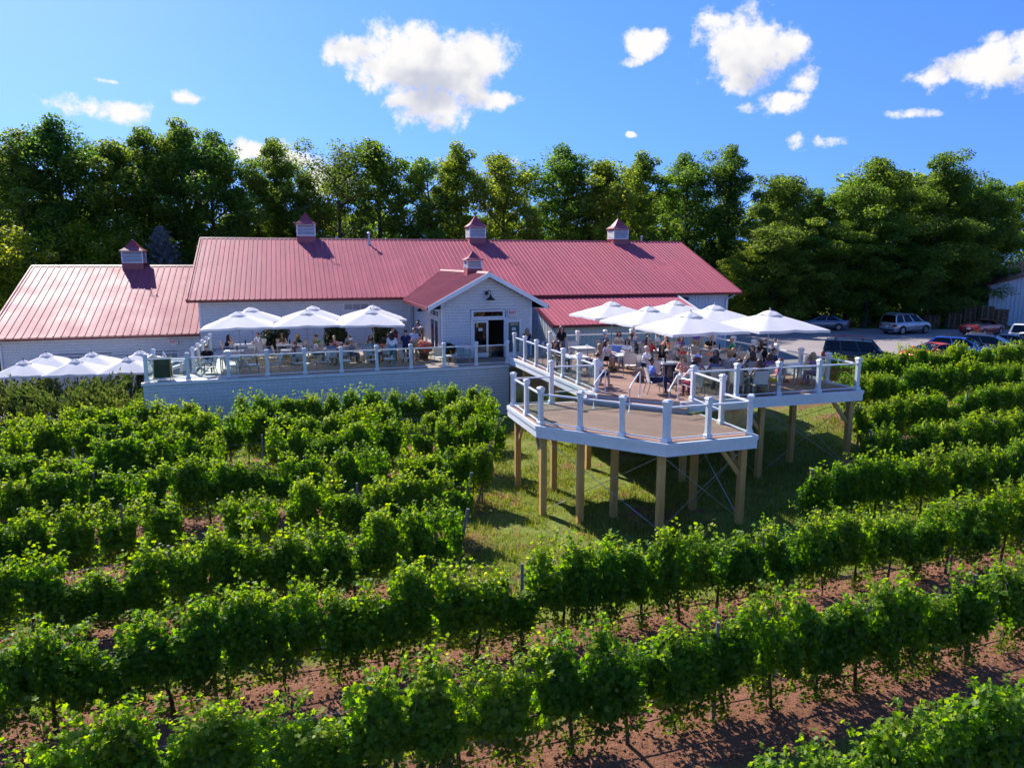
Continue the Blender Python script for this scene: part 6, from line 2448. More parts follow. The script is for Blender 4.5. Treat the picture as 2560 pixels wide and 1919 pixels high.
for (x, y, f, lab, kw) in (
        (-6.05, 35.6, 100, 'woman in white blouse and teal trousers standing with her back turned', dict(fem=True, hair='dark', hs='long', top='white', bottom='teal', sleeves=2, pose='stand_hold', shoe='white')),
        (-6.35, 37.7, -70, 'man in maroon shirt standing and facing the woman in white', dict(hair='dark', top='maroon', pose='stand_hold')),
        (-5.5, 36.6, 110, 'man in navy shirt standing with his back to the camera', dict(hair='dark', top='navy', bottom='navy', pose='stand_hold')),
        (-5.2, 37.6, -110, 'man in light blue shirt and sunglasses standing facing the camera', dict(hair='brown', top='lightblue', bottom='khaki', shades=True, pose='stand_hold', skin='ruddy')),
        (-5.45, 41.0, -60, 'bearded man in grey polo and khaki trousers standing by the gable', dict(hair='dark', top='grey', bottom='khaki', shades=True, pose='stand', skin='tan', scale=1.03)),
        (-5.65, 42.9, -80, 'man in purple shirt standing at the side doors of the gable', dict(hair='brown', top='purple', bottom='khaki', shorts=1, pose='stand')),
        (-4.95, 38.7, 200, 'blond woman in black tank top and white visor standing by the gable corner', dict(fem=True, hair='blond', hs='bob', top='black', bottom='khaki', sleeves=0, shorts=1, hat='visor', pose='stand_hold', skin='tan'))):
    person(x, y, Z_PATIO, f, lab, group=G_PAT, **kw)

# lounge chairs and low tables along the patio railing, empty chairs at tables
k = 0
for (u, f, lab) in ((-3.9, 200, 'empty chair first from the left along the patio railing'), (-2.9, -10, 'empty chair second from the left along the patio railing'),
                    (-1.0, 195, 'empty chair third along the patio railing facing left'), (0.05, 10, 'empty chair fourth along the patio railing facing right'),
                    (1.2, 190, 'empty chair fifth along the patio railing in the sun strip'), (3.5, 0, 'empty chair sixth along the patio railing below the white cap'),
                    (5.3, 15, 'empty chair seventh along the patio railing'), (6.9, 100, 'empty chair eighth along the patio railing with its back turned'),
                    (8.3, 200, 'empty white chair in the sun at the right end of the patio')):
    p_ = W(u, vpat(u) + (1.0 if u < 8 else 1.35))
    chair(p_.x, p_.y, Z_PATIO, f + 17, lab, CH_PAT)
for (u, lab, ware) in ((-1.95, 'low side table left of the third railing post on the patio', 'bc'), (2.25, 'low side table in the sun strip by the patio railing', 'bg'), (4.4, 'low side table with bottle near the patio railing centre', 'c'), (7.6, 'low side table at the right end of the patio', 'c')):
    p_ = W(u, vpat(u) + 0.95)
    table(SIDE_TABLE, p_.x, p_.y, Z_PATIO, 17, lab, TB_PAT, 'side_table')
    tableware(p_.x, p_.y, Z_PATIO + 0.46, ware, short_place(lab), 300 + int(u * 10))
for (x, y, f, lab) in ((-13.75, 36.75, -110, 'empty chair at the pale table under the left front umbrella'), (-13.4, 35.4, 150, 'empty beige chair beside the left umbrella pole'),
                       (-12.1, 36.6, 10, 'empty chair left of the woman bending in sunlight'), (-11.35, 37.25, -80, 'empty chair behind the woman bending in sunlight'),
                       (-13.5, 38.4, 60, 'empty chair between the couple and the woman in olive'), (-11.6, 38.0, 120, 'empty chair beside the blond woman in dark green')):
    chair(x, y, Z_PATIO, f, lab, CH_PAT)

# dark potted shrubs along the barn wall, planter by the doors, chalkboard, adirondack chairs

# ------------------------------------------------------------------ foliage helpers
LOBED = np.array([(0.0, -0.08), (0.22, -0.30), (0.50, -0.18), (0.42, 0.10), (0.62, 0.34), (0.30, 0.42), (0.0, 0.78), (-0.30, 0.42), (-0.62, 0.34), (-0.42, 0.10), (-0.50, -0.18), (-0.22, -0.30)])


def leaf_frames(N, nrm, rng, tilt):
    """random frames about preferred normals"""
    n = nrm + rng.normal(0, tilt, (N, 3))
    n /= np.linalg.norm(n, axis=1)[:, None] + 1e-9
    r = rng.normal(0, 1, (N, 3))
    r[:, 2] -= 0.7                               # blades hang downwards
    t = r - (r * n).sum(1)[:, None] * n
    t /= np.linalg.norm(t, axis=1)[:, None] + 1e-9
    b = np.cross(n, t)
    return n, t, b


def lobed_leaves(P, nrm, size, rng, tilt=0.6):
    """vine leaves: twelve-point lobed blades folded along the midrib"""
    N = len(P)
    n, t, b = leaf_frames(N, nrm, rng, tilt)
    k = len(LOBED)
    s = size[:, None]
    cup = rng.uniform(0.05, 0.35, N)[:, None]
    V = np.empty((N, k + 1, 3))
    V[:, 0] = P
    for i, (lx, ly) in enumerate(LOBED):
        V[:, i + 1] = P + b * (lx * s) + t * ((ly) * s) + n * (cup * s * (abs(lx) - 0.35 * max(ly, 0)))
    base = (np.arange(N) * (k + 1))[:, None]
    tri = []
    for i in range(k):
        j = (i + 1) % k
        tri.append(np.concatenate([base, base + 1 + i, base + 1 + j], 1))
    return V.reshape(-1, 3), np.stack(tri, 1).reshape(-1, 3)


def simple_leaves(P, nrm, size, rng, tilt=0.7, aspect=0.6):
    """four-point blades"""
    N = len(P)
    n, t, b = leaf_frames(N, nrm, rng, tilt)
    s = size[:, None]
    fold = rng.uniform(-0.15, 0.25, N)[:, None]
    V = np.stack([P - t * s * 0.5, P + b * s * aspect * 0.5 + n * fold * s, P + t * s * 0.5, P - b * s * aspect * 0.5 + n * fold * s], 1)
    base = (np.arange(N) * 4)[:, None]
    return V.reshape(-1, 3), np.concatenate([base, base + 1, base + 2, base + 3], 1)


# ------------------------------------------------------------------ grapevines
M_VINE = leaf_mat('vine_leaf', [(0.070, 0.158, 0.012), (0.100, 0.210, 0.015), (0.135, 0.255, 0.020), (0.18, 0.30, 0.03), (0.088, 0.188, 0.015)], 0.66, 0.5, 0.28, 0.14)
M_VTIP = leaf_mat('vine_young_toplit_leaf', [(0.10, 0.20, 0.018), (0.15, 0.26, 0.022), (0.22, 0.32, 0.035), (0.28, 0.34, 0.06)], 0.55, 0.5, 0.3, 0.12)  # young leaves, lightened further to paint the top-lit look
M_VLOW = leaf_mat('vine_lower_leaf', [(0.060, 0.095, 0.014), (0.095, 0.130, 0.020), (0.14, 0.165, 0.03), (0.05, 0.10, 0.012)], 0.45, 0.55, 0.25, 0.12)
M_BARK = paint('vine_bark', (0.075, 0.05, 0.035), 0.9, 0.35, 12.0, 0.01)
M_GRAPE = paint('grape', (0.03, 0.012, 0.035), 0.35, 0.3, 40.0)


def vine_variant(seed):
    rng = np.random.default_rng(seed)
    width = rng.uniform(1.0, 1.4)
    top = rng.uniform(1.74, 2.14)
    # the curtain: several shoot clumps side by side
    P, Nn = [], []
    ncl = rng.integers(10, 14)
    for i in range(ncl):
        cx = rng.uniform(-width / 2, width / 2)
        h = top * rng.uniform(0.62, 1.05)
        n = int(rng.uniform(170, 270))
        z = 0.79 + (h - 0.79) * rng.beta(1.25, 1.0, n)
        wx = 0.17 + 0.05 * np.sin(z * 5)
        ang = rng.uniform(0, 2 * np.pi, n)
        rad = np.sqrt(rng.uniform(0.15, 1, n))
        bulge = 0.245 * (1 - 0.45 * np.clip((z - 1.2) / 0.9, 0, 1))
        x = cx + wx * rad * np.cos(ang)
        y = bulge * rad * np.sin(ang) * rng.uniform(0.6, 1.3) + rng.normal(0, 0.06)
        P.append(np.stack([x, y, z], 1))
        Nn.append(np.stack([0.4 * np.cos(ang), 0.9 * np.sin(ang), 0.35 + 0.7 * (z > h - 0.25)], 1))
    # drooping skirts at the fruiting zone
    for i in range(rng.integers(9, 14)):
        cx, sy = rng.uniform(-width / 2, width / 2), rng.choice([-1, 1])
        n = rng.integers(38, 75)
        z = rng.uniform(0.15 if i % 3 == 0 else 0.40, 0.95, n)
        P.append(np.stack([cx + rng.normal(0, 0.10, n), sy * (0.13 + rng.uniform(0, 0.2, n)), z], 1))
        Nn.append(np.stack([np.zeros(n), np.full(n, sy * 0.9), np.full(n, 0.3)], 1))
    # shoots sticking out of the top
    shoots = []
    for i in range(rng.integers(12, 19)):
        cx, cy = rng.uniform(-width / 2, width / 2), rng.uniform(-0.15, 0.15)
        L = rng.uniform(0.15, 0.62)
        d = np.array([rng.normal(0, 0.5), rng.normal(0, 0.45), 1.0])
        d /= np.linalg.norm(d)
        o = np.array([cx, cy, top * rng.uniform(0.8, 0.97)])
        m = int(8 + L * 28)
        tt = rng.uniform(0, 1, m)
        P.append(o + d * (tt * L)[:, None] + rng.normal(0, 0.04, (m, 3)))
        Nn.append(np.tile(d * 0.3 + np.array([0, -0.1, 0.5]), (m, 1)))
        shoots.append((o - d * 0.3, o + d * L))
    # suckers at the foot
    if rng.uniform() < 0.6:
        n = rng.integers(50, 120)
        P.append(np.stack([rng.normal(0, 0.13, n), rng.normal(0, 0.12, n), rng.uniform(0.05, 0.4, n)], 1))
        Nn.append(np.tile(np.array([0, 0, 0.8]), (n, 1)))
    P, Nn = np.concatenate(P), np.concatenate(Nn)
    size = rng.uniform(0.052, 0.108, len(P)) * np.where(P[:, 2] > top * 0.93, 0.75, 1.0) * np.where(P[:, 2] < 0.8, 0.68, 1.0)
    V, F = lobed_leaves(P, Nn, size, rng, 0.55)
    r_ = rng.uniform(0, 1, len(P))
    kind = np.where((P[:, 2] > top * 0.90) & (r_ < 0.75) | (r_ > 0.93), 1, 0)  # most of the highest leaves get the painted top-lit colour
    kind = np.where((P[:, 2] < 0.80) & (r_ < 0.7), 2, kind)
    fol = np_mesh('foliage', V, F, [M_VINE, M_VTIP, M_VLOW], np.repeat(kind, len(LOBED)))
    t = MB()
    lean = rng.uniform(-0.08, 0.08)
    t.tube([(0.02, 0, -0.15), (0.0, 0.01, 0.25), (lean, -0.01, 0.55), (lean, 0, 0.8)], [0.045, 0.035, 0.03, 0.028], 7)
    t.tube([(lean, 0, 0.78), (-0.25, 0.01, 0.84), (-width / 2, 0, 0.83)], [0.024, 0.02, 0.014], 6)
    t.tube([(lean, 0, 0.78), (0.25, -0.01, 0.84), (width / 2, 0, 0.83)], [0.024, 0.02, 0.014], 6)
    for a, b in shoots:
        t.tube([tuple(a), tuple((a + b) / 2), tuple(b)], [0.006, 0.005, 0.003], 4)
    for i in range(6):
        x = (i / 5 - 0.5) * width * 0.9
        t.tube([(x, 0, 0.83), (x + rng.normal(0, 0.04), rng.normal(0, 0.05), 1.3), (x + rng.normal(0, 0.06), rng.normal(0, 0.06), top - 0.1)], [0.008, 0.006, 0.004], 4)
    return fol, t.mesh('trunk', M_BARK, True)


VINES = [vine_variant(40 + i) for i in range(12)]
M_TPOST = paint('weathered_post', (0.17, 0.16, 0.15), 0.85, 0.25, 8.0, 0.006)
M_WIRE = paint('trellis_wire', (0.25, 0.26, 0.28), 0.4, 0.1, 5.0, metal=0.6)
M_BLUEWIRE = paint('blue_twine', (0.05, 0.16, 0.42), 0.5, 0.15, 5.0)
M_HOSE = paint('drip_hose', (0.015, 0.013, 0.012), 0.6, 0.2, 5.0)
ROW_A = math.atan(ROW_SLOPE)

# row number, x range, name of the row piece
ROWS = [(0, 2.9, 9.6, 'the row nearest the camera'),
        (1, -7.4, 13.4, 'the second row from the bottom'),
        (2, -10.6, 16.6, 'the long row before the lower deck'),
        (3, -12.6, -1.2, 'the left row ending at the deck clearing'),
        (3, 8.6, 19.2, 'the right row beginning by the deck legs'),
        (4, -15.0, -1.3, 'the fifth left row before the patio wall'),
        (4, 12.6, 21.6, 'the fourth right row from the lot'),
        (5, -17.2, -0.9, 'the fourth left row before the patio wall'),
        (5, 14.0, 24.4, 'the third right row from the lot'),
        (6, -19.4, -0.6, 'the third left row before the patio wall'),
        (6, 15.0, 28.2, 'the second right row from the lot'),
        (7, -21.6, -0.4, 'the second left row before the patio wall'),
        (7, 16.0, 32.0, 'the right row bordering the parking lot'),
        (8, -23.6, -0.9, 'the left row right below the patio wall')]
vrnd = random.Random(5)
pm = MB()
pm.tube([(0, 0, -0.4), (0, 0, 1.95)], [0.036, 0.032], 7)
POST_ME = pm.mesh('trellis_post', M_TPOST, True)
pm = MB()
pm.tube([(0.5, 0, -0.4), (0.0, 0, 2.05)], [0.05, 0.042], 8)
EPOST_ME = pm.mesh('trellis_end_post', M_TPOST, True)
for ri, x0, x1, rowname in ROWS:
    c = ROW_C0 + ROW_DC * ri
    x = x0 + 0.4
    k = 0
    dx = (0.92 if x0 < 5 else 0.88) * math.cos(ROW_A)
    grp = 'grapevines in ' + rowname
    n_est = 0
    cells = []
    while x < x1 - 0.3:
        cells.append(x)
        x += dx * vrnd.uniform(0.92, 1.08)
    k = -1
    for x in cells:
        y = c + ROW_SLOPE * x + vrnd.uniform(-0.05, 0.05)
        if vrnd.random() < (0.01 if ri < 3 else 0.03) and x < 3:
            continue
        fol, tru = VINES[vrnd.randrange(len(VINES))]
        zz = gz(x, y) + 0.10
        k += 1
        t = thing('grapevine', f'{ordinal(k)} grapevine from the left in {rowname}', 'grapevine', (x, y, zz), ROW_A + (math.pi if vrnd.random() < 0.5 else 0) + vrnd.uniform(-0.08, 0.08), grp)
        s = vrnd.uniform(0.9, 1.1)
        if vrnd.random() < (0.14 if ri < 3 or x > 5 else 0.20):
            s *= vrnd.uniform(0.72, 0.9)
        t.scale = (vrnd.uniform(0.9, 1.1), vrnd.uniform(0.78, 1.0), s * 0.97)
        obj('foliage', fol, t)
        obj('trunk', tru, t)
    # trellis: posts every six metres or so, wires, drip hose
    px = [x0 + i * 5.4 for i in range(int((x1 - x0) / 5.4) + 1)]
    for j, x in enumerate(px):
        y = c + ROW_SLOPE * x
        t = tag(obj('trellis_post', POST_ME, None, (x, y, gz(x, y)), ROW_A), f'{ordinal(j)} trellis post from the left in {rowname}', 'post', 'trellis posts of the vineyard')
    if ri in (3, 4, 5, 6):
        xe = x1 + 0.15 if x1 < 5 else x0 - 0.15
        y = c + ROW_SLOPE * xe
        tag(obj('trellis_post', EPOST_ME, None, (xe, y, gz(xe, y)), ROW_A + (math.pi if x1 < 5 else 0)), f'leaning grey end post of {rowname}', 'post', 'leaning end posts')
    for h, r, nm, mt, lab in ((0.42, 0.011, 'drip_hose', M_HOSE, 'black drip hose strung low along'), (0.86, 0.004, 'trellis_wire', M_WIRE, 'lowest steel trellis wire along'),
                              (1.25, 0.004, 'trellis_wire', M_WIRE, 'middle steel trellis wire along'), (1.65, 0.004, 'trellis_wire', M_WIRE, 'top steel trellis wire along')):
        m = MB()
        pts = []
        n = max(2, int((x1 - x0) / 1.3))
        for i in range(n + 1):
            x = x0 - 0.1 + (x1 - x0 + 0.2) * i / n
            y = c + ROW_SLOPE * x
            sag = 0.03 * math.sin(i * 2.4 + ri) if nm == 'drip_hose' else 0.0
            pts.append((x, y, gz(x, y) + h + sag))
        blue = ri == 2 and 'middle' in lab or ri == 2 and 'lowest' in lab
        m.tube(pts, 0.009 if blue else r, 5)
        tag(m.build(nm, M_BLUEWIRE if blue else mt), (lab.replace('steel trellis wire', 'blue trellis cord') if blue else lab) + ' ' + rowname, 'hose' if nm == 'drip_hose' else 'wire', 'trellis wires and drip hoses')

# ------------------------------------------------------------------ grass, weeds and clods
M_GRASS = leaf_mat('grass_blade', [(0.065, 0.105, 0.013), (0.11, 0.17, 0.02), (0.17, 0.22, 0.03), (0.30, 0.27, 0.085), (0.12, 0.18, 0.022)], 0.4, 0.6, 0.25, 0.0)
M_CLOD = paint('soil_clod', (0.19, 0.092, 0.060), 0.95, 0.25, 6.0, 0.01, island=0.2)


def row_frac(x, y):
    t = (y - x * ROW_SLOPE - ROW_C0) / ROW_DC
    return np.abs(t - np.round(t))


def ground_z(x, y):
    c = y - x * ROW_SLOPE
    fr = row_frac(x, y)
    berm = 0.13 * np.exp(-(fr / 0.16) ** 2) * (1 - sstep(35, 36, c)) * (1 - sstep(-1.5, 0, x) * sstep(14.5, 15.5, c) * (1 - sstep(13, 15, x)))
    return terrain(x, y) + berm


def grass():
    rng = np.random.default_rng(8)
    pts = []
    # clearing round and below the deck
    n = 60000
    x, y = rng.uniform(-2.0, 15.5, n), rng.uniform(14.5, 32, n)
    c = y - x * ROW_SLOPE
    ok = (c > 15.2) & (c < 34)
    patch = np.array([fbm(a, b, 0.45, 3.0) for a, b in zip(x, y)])
    ok &= patch > -0.22
    pts.append(np.stack([x, y], 1)[ok])
    # grassy alleys between the rows
    n = 120000
    x, y = rng.uniform(-24, 33, n), rng.uniform(6, 38, n)
    c = y - x * ROW_SLOPE
    fr = row_frac(x, y)
    vis = (np.abs(x) < y * 0.75 + 1.5) & (c > 6.0) & (c < 34.5)
    patch = np.array([fbm(a, b, 0.6, 7.0) for a, b in zip(x, y)])
    ok = vis & (fr > 0.26 + 0.12 * patch + np.where(c < 13.5, 0.04, 0.0))
    pts.append(np.stack([x, y], 1)[ok])
    P = np.concatenate(pts)
    N = len(P)
    z = ground_z(P[:, 0], P[:, 1])
    h = rng.uniform(0.06, 0.20, N)
    w = rng.uniform(0.010, 0.022, N)
    a = rng.uniform(0, 2 * np.pi, N)
    dx, dy = np.cos(a) * w, np.sin(a) * w
    lx, ly = rng.normal(0, 0.05, N), rng.normal(0, 0.05, N)
    A = np.stack([P[:, 0] - dx, P[:, 1] - dy, z - 0.02], 1)
    B = np.stack([P[:, 0] + dx, P[:, 1] + dy, z - 0.02], 1)
    C = np.stack([P[:, 0] + lx, P[:, 1] + ly, z + h], 1)
    V = np.stack([A, B, C], 1).reshape(-1, 3)
    F = np.arange(N * 3).reshape(-1, 3)
    o = obj('grass', np_mesh('grass', V, F, M_GRASS))
    tag(o, 'short rough grass in the clearing and the vineyard alleys', 'grass', None, 'stuff')


grass()


def clods():
    rng = np.random.default_rng(12)
    n = 26000
    x, y = rng.uniform(-12, 20, n), rng.uniform(7, 24, n)
    fr = row_frac(x, y)
    c = y - x * ROW_SLOPE
    ok = (fr < 0.30) & (np.abs(x) < y * 0.75 + 1) & (c > 6) & ~((x > -0.8) & (x < 13) & (c > 15.4))
    x, y = x[ok], y[ok]
    N = len(x)
    z = ground_z(x, y)
    r = rng.uniform(0.008, 0.035, N) * np.where(rng.uniform(0, 1, N) < 0.06, 1.9, 1.0)
    O = np.array([(1, 0, 0), (0, 1, 0), (-1, 0, 0), (0, -1, 0), (0, 0, 0.9), (0, 0, -0.6)])
    V = np.stack([x, y, z + r * 0.2], 1)[:, None, :] + O[None] * r[:, None, None] * rng.uniform(0.6, 1.3, (N, 6, 1))
    tri = np.array([(0, 1, 4), (1, 2, 4), (2, 3, 4), (3, 0, 4), (1, 0, 5), (2, 1, 5), (3, 2, 5), (0, 3, 5)])
    F = (np.arange(N)[:, None, None] * 6 + tri[None]).reshape(-1, 3)
    o = obj('soil_clods', np_mesh('soil_clods', V.reshape(-1, 3), F, M_CLOD))
    tag(o, 'loose red-brown soil clods below the vines', 'soil', None, 'stuff')


clods()

# ------------------------------------------------------------------ trees
TREE_GREENS = {
    'dark': [(0.062, 0.112, 0.022), (0.095, 0.158, 0.03), (0.13, 0.20, 0.038), (0.18, 0.24, 0.05)],
    'mid': [(0.056, 0.116, 0.022), (0.086, 0.164, 0.03), (0.12, 0.208, 0.038), (0.17, 0.25, 0.052)],
    'yellow': [(0.072, 0.128, 0.022), (0.115, 0.182, 0.03), (0.16, 0.23, 0.038), (0.22, 0.27, 0.055)],
    'pale': [(0.075, 0.115, 0.026), (0.11, 0.16, 0.035), (0.15, 0.20, 0.045), (0.20, 0.24, 0.07)],
    'bush_sun_tint': [(0.11, 0.16, 0.02), (0.16, 0.215, 0.026), (0.21, 0.26, 0.034), (0.26, 0.29, 0.05)],  # leaf colour paled to stand in for sunlight on these shrubs
}
M_TREE = {k: leaf_mat('tree_leaf_' + k, v, 0.60, 0.55, 0.22, 0.16) for k, v in TREE_GREENS.items()}
M_TRUNK = paint('tree_bark', (0.085, 0.070, 0.055), 0.9, 0.35, 3.0, 0.03)


def tree_variant(seed, H, R_, base, nclump, per, leaf, taper=1.0, airy=False):
    """returns crown arrays and a trunk mesh; the crown is clumps of small blades round the ends of real limbs"""
    rng = np.random.default_rng(seed)
    tm = MB()
    bend = rng.normal(0, 0.25, (6, 2)).cumsum(0) * 0.5
    zs = np.linspace(0, H * 0.93, 6)
    path = [np.array([bend[i, 0] * (i > 0), bend[i, 1] * (i > 0), zs[i]]) for i in range(6)]
    r0 = H * 0.013 + 0.04
    tm.tube([tuple(p) if i else (p[0], p[1], -0.4) for i, p in enumerate(path)], [r0 * (1 - 0.85 * i / 5) for i in range(6)], 8)

    def at(z):
        t = min(z / (H * 0.93), 1) * 5
        i = min(int(t), 4)
        return path[i] + (path[i + 1] - path[i]) * (t - i)
    P, Nn = [], []
    nl = nclump // 3
    for l in range(nl):
        f = (l + rng.uniform(0, 1)) / nl
        z0 = base + (H * 0.93 - base) * f ** 0.9
        prof = math.sin(math.pi * (0.20 + 0.72 * f) ** taper) ** 0.6
        L = R_ * prof * rng.uniform(0.55, 1.12)
        a = l * 2.399 + rng.normal(0, 0.3)
        up = rng.uniform(0.25, 0.75) + 0.5 * f
        d = np.array([math.cos(a), math.sin(a), up])
        d /= np.linalg.norm(d)
        o = at(z0 * 0.92)
        tip = o + d * L
        mid = (o + tip) / 2 + rng.normal(0, 0.15, 3)
        tm.tube([tuple(o), tuple(mid), tuple(tip)], [r0 * 0.42 * (1 - 0.6 * f), r0 * 0.25, r0 * 0.08], 5)
        for k in range(4):
            q = (0.40, 0.68, 0.92, 1.04)[k]
            c = o + d * L * q + rng.normal(0, 0.55, 3) * (0.5 + 0.5 * q)
            rr = rng.uniform(0.5, 1.35) * (R_ / 3.6) ** 0.7
            n = int(per * rng.uniform(0.6, 1.4))
            v = rng.normal(0, 1, (n, 3))
            v /= np.linalg.norm(v, axis=1)[:, None]
            rad = rng.uniform(0.25, 1, n) ** 0.55
            pts = c + v * (rad * rr)[:, None] * np.array([1.1, 1.1, 0.82])
            P.append(pts)
            Nn.append(v * 0.5 + np.array([0, 0, 0.55]))
    # leader
    for k in range(3):
        c = at(H * 0.93) + np.array([rng.normal(0, 0.3), rng.normal(0, 0.3), -0.5 + 0.5 * k])
        n = int(per * 0.9)
        v = rng.normal(0, 1, (n, 3))
        v /= np.linalg.norm(v, axis=1)[:, None]
        P.append(c + v * (rng.uniform(0.2, 1, n) ** 0.5 * 0.8)[:, None] * np.array([1, 1, 0.75]))
        Nn.append(v * 0.5 + np.array([0, 0, 0.5]))
    P, Nn = np.concatenate(P), np.concatenate(Nn)
    size = rng.uniform(0.6, 1.35, len(P)) * leaf
    V, F = simple_leaves(P, Nn, size, rng, 0.5, 0.72)
    return V, F, tm.mesh('trunk', M_TRUNK, True)


SPECS = [('mid', 20, 4.4, 3.0, 84, 310, 0.21, 1.0), ('dark', 21, 4.2, 4.0, 84, 310, 0.21, 0.9), ('yellow', 18, 4.2, 2.5, 80, 310, 0.21, 1.05),
         ('mid', 19, 3.6, 2.0, 72, 310, 0.21, 1.1), ('pale', 19, 3.4, 5.0, 60, 140, 0.19, 0.9), ('dark', 17, 4.8, 1.6, 88, 310, 0.21, 1.1), ('yellow', 20, 3.8, 3.0, 76, 310, 0.21, 0.95), ('bush_sun_tint', 9, 3.6, 0.6, 66, 230, 0.17, 1.2)]
TREES = []
for i, (g, H_, R_, b_, nc, per, lf, tp) in enumerate(SPECS):
    V, F, tr_ = tree_variant(70 + i, H_, R_, b_, nc, per, lf, tp)
    TREES.append((np_mesh('crown', V, F, M_TREE[g]), tr_, V, F, H_))


def tree(x, y, z, variant, height, rz, label, group='trees along the edge of the wood', spread=1.0, name='broadleaf_tree'):
    cr, tr_, _, _, H_ = TREES[variant]
    t = thing(name, label, 'tree', (x, y, z), rz, group)
    s = height / H_
    t.scale = (s * spread, s * spread, s)
    obj('crown', cr, t)
    obj('trunk', tr_, t)
    return t

trnd = random.Random(21)
EDGE = [(-39.9, 59.3, 18.7, 1, 'far left edge of the photo'), (-37.2, 61.4, 20.1, 0, 'left photo edge, second tree in, below a cloud'), (-33.7, 61.9, 17.9, 2, 'third tree from the left of the wood'),
        (-31.5, 63.5, 19.6, 1, 'fourth tree from the left of the wood'), (-28.5, 64.6, 20.4, 6, 'tallest tree above the left wing cupola'), (-26.1, 63.0, 19.2, 0, 'tree right of the tallest one above the left wing'),
        (-23.4, 63.7, 16.9, 3, 'lower tree above the left end of the barn ridge'), (-21.8, 67.7, 19.4, 1, 'slender tree standing alone against the sky above the left barn ridge'), (-19.0, 66.2, 15.8, 2, 'low tree just left of the leftmost barn cupola'),
        (-15.9, 67.0, 19.1, 4, 'thin pale airy tree behind the leftmost barn cupola'), (-12.7, 71.2, 19.5, 2, 'broad yellow-green tree right of the pale airy tree'), (-7.8, 70.6, 18.0, 3, 'narrow tree left of the middle barn cupola'),
        (-5.1, 73.0, 19.8, 6, 'tall tree directly left of the middle barn cupola'), (-0.7, 72.9, 18.4, 2, 'spreading tree behind the middle barn cupola'), (4.7, 75.3, 20.1, 0, 'tall domed tree between the middle and right barn cupolas'),
        (9.1, 74.6, 18.0, 2, 'lower tree left of the right barn cupola'), (14.2, 78.3, 19.7, 6, 'browning tree directly behind the right barn cupola'), (19.4, 80.9, 20.1, 0, 'tree above the right end of the barn ridge'),
        (24.0, 80.9, 20.9, 1, 'leaning dark tree right of the barn ridge end'), (29.4, 80.1, 17.4, 5, 'low dark tree in the dip right of the barn'), (33.7, 79.8, 16.1, 3, 'lowest tree of the dip above the lot'),
        (36.4, 77.7, 17.0, 0, 'tree right of the dip above the silver car'), (40.9, 80.2, 19.2, 2, 'tall yellow-green tree above the silver car'), (47.0, 79.6, 19.9, 1, 'tall ragged tree above the red convertible'),
        (50.8, 78.6, 15.6, 5, 'lower tree left of the steel shed'), (53.6, 80.5, 17.1, 3, 'tree at the right photo edge behind the steel shed')]
for (x, y, h, vr, where) in EDGE:
    z = gz(x, y) - 0.1
    tree(x, y, z, vr, (h - z) * 1.0, trnd.uniform(0, 6.28), 'broadleaf tree, ' + where, spread=trnd.uniform(1.0, 1.28))

# lower, denser growth along the edge of the wood
UNDER = [(-44, 62, 9, 'behind the left photo edge'), (-36.6, 50.8, 9.4, 'sunlit rounded one at the far left beyond the wing roof'), (-32.3, 57.5, 10.1, 'sunlit rounded one just left of the wing cupola'), (-41, 55, 9.5, 'sunlit one at the left photo edge'),
         (26.5, 73, 11, 'beside the right end of the barn'), (29.8, 75.0, 8.0, 'behind the parked blue-grey sedan'), (33.4, 74.2, 10.5, 'pale one between the sedan and the silver car'), (37, 74.8, 12, 'tall one behind the silver car'),
         (40.6, 74.4, 9.0, 'right of the silver car'), (44.0, 74.8, 11.5, 'dark one left of the pallet stacks'), (47.4, 77.5, 9.5, 'behind the pallet stacks'), (23.5, 72.0, 8.0, 'hard by the barn right gable')]
for i, (x, y, h, where) in enumerate(UNDER):
    tree(x, y, gz(x, y) - 0.2, (5, 2, 3, 0, 5)[i % 5] if 'sunlit' not in where else 7, h, trnd.uniform(0, 6.28), f'low leafy tree, {where}', 'low growth at the foot of the wood', spread=1.75 if 'sunlit' not in where else 1.25, name='leafy_shrub')


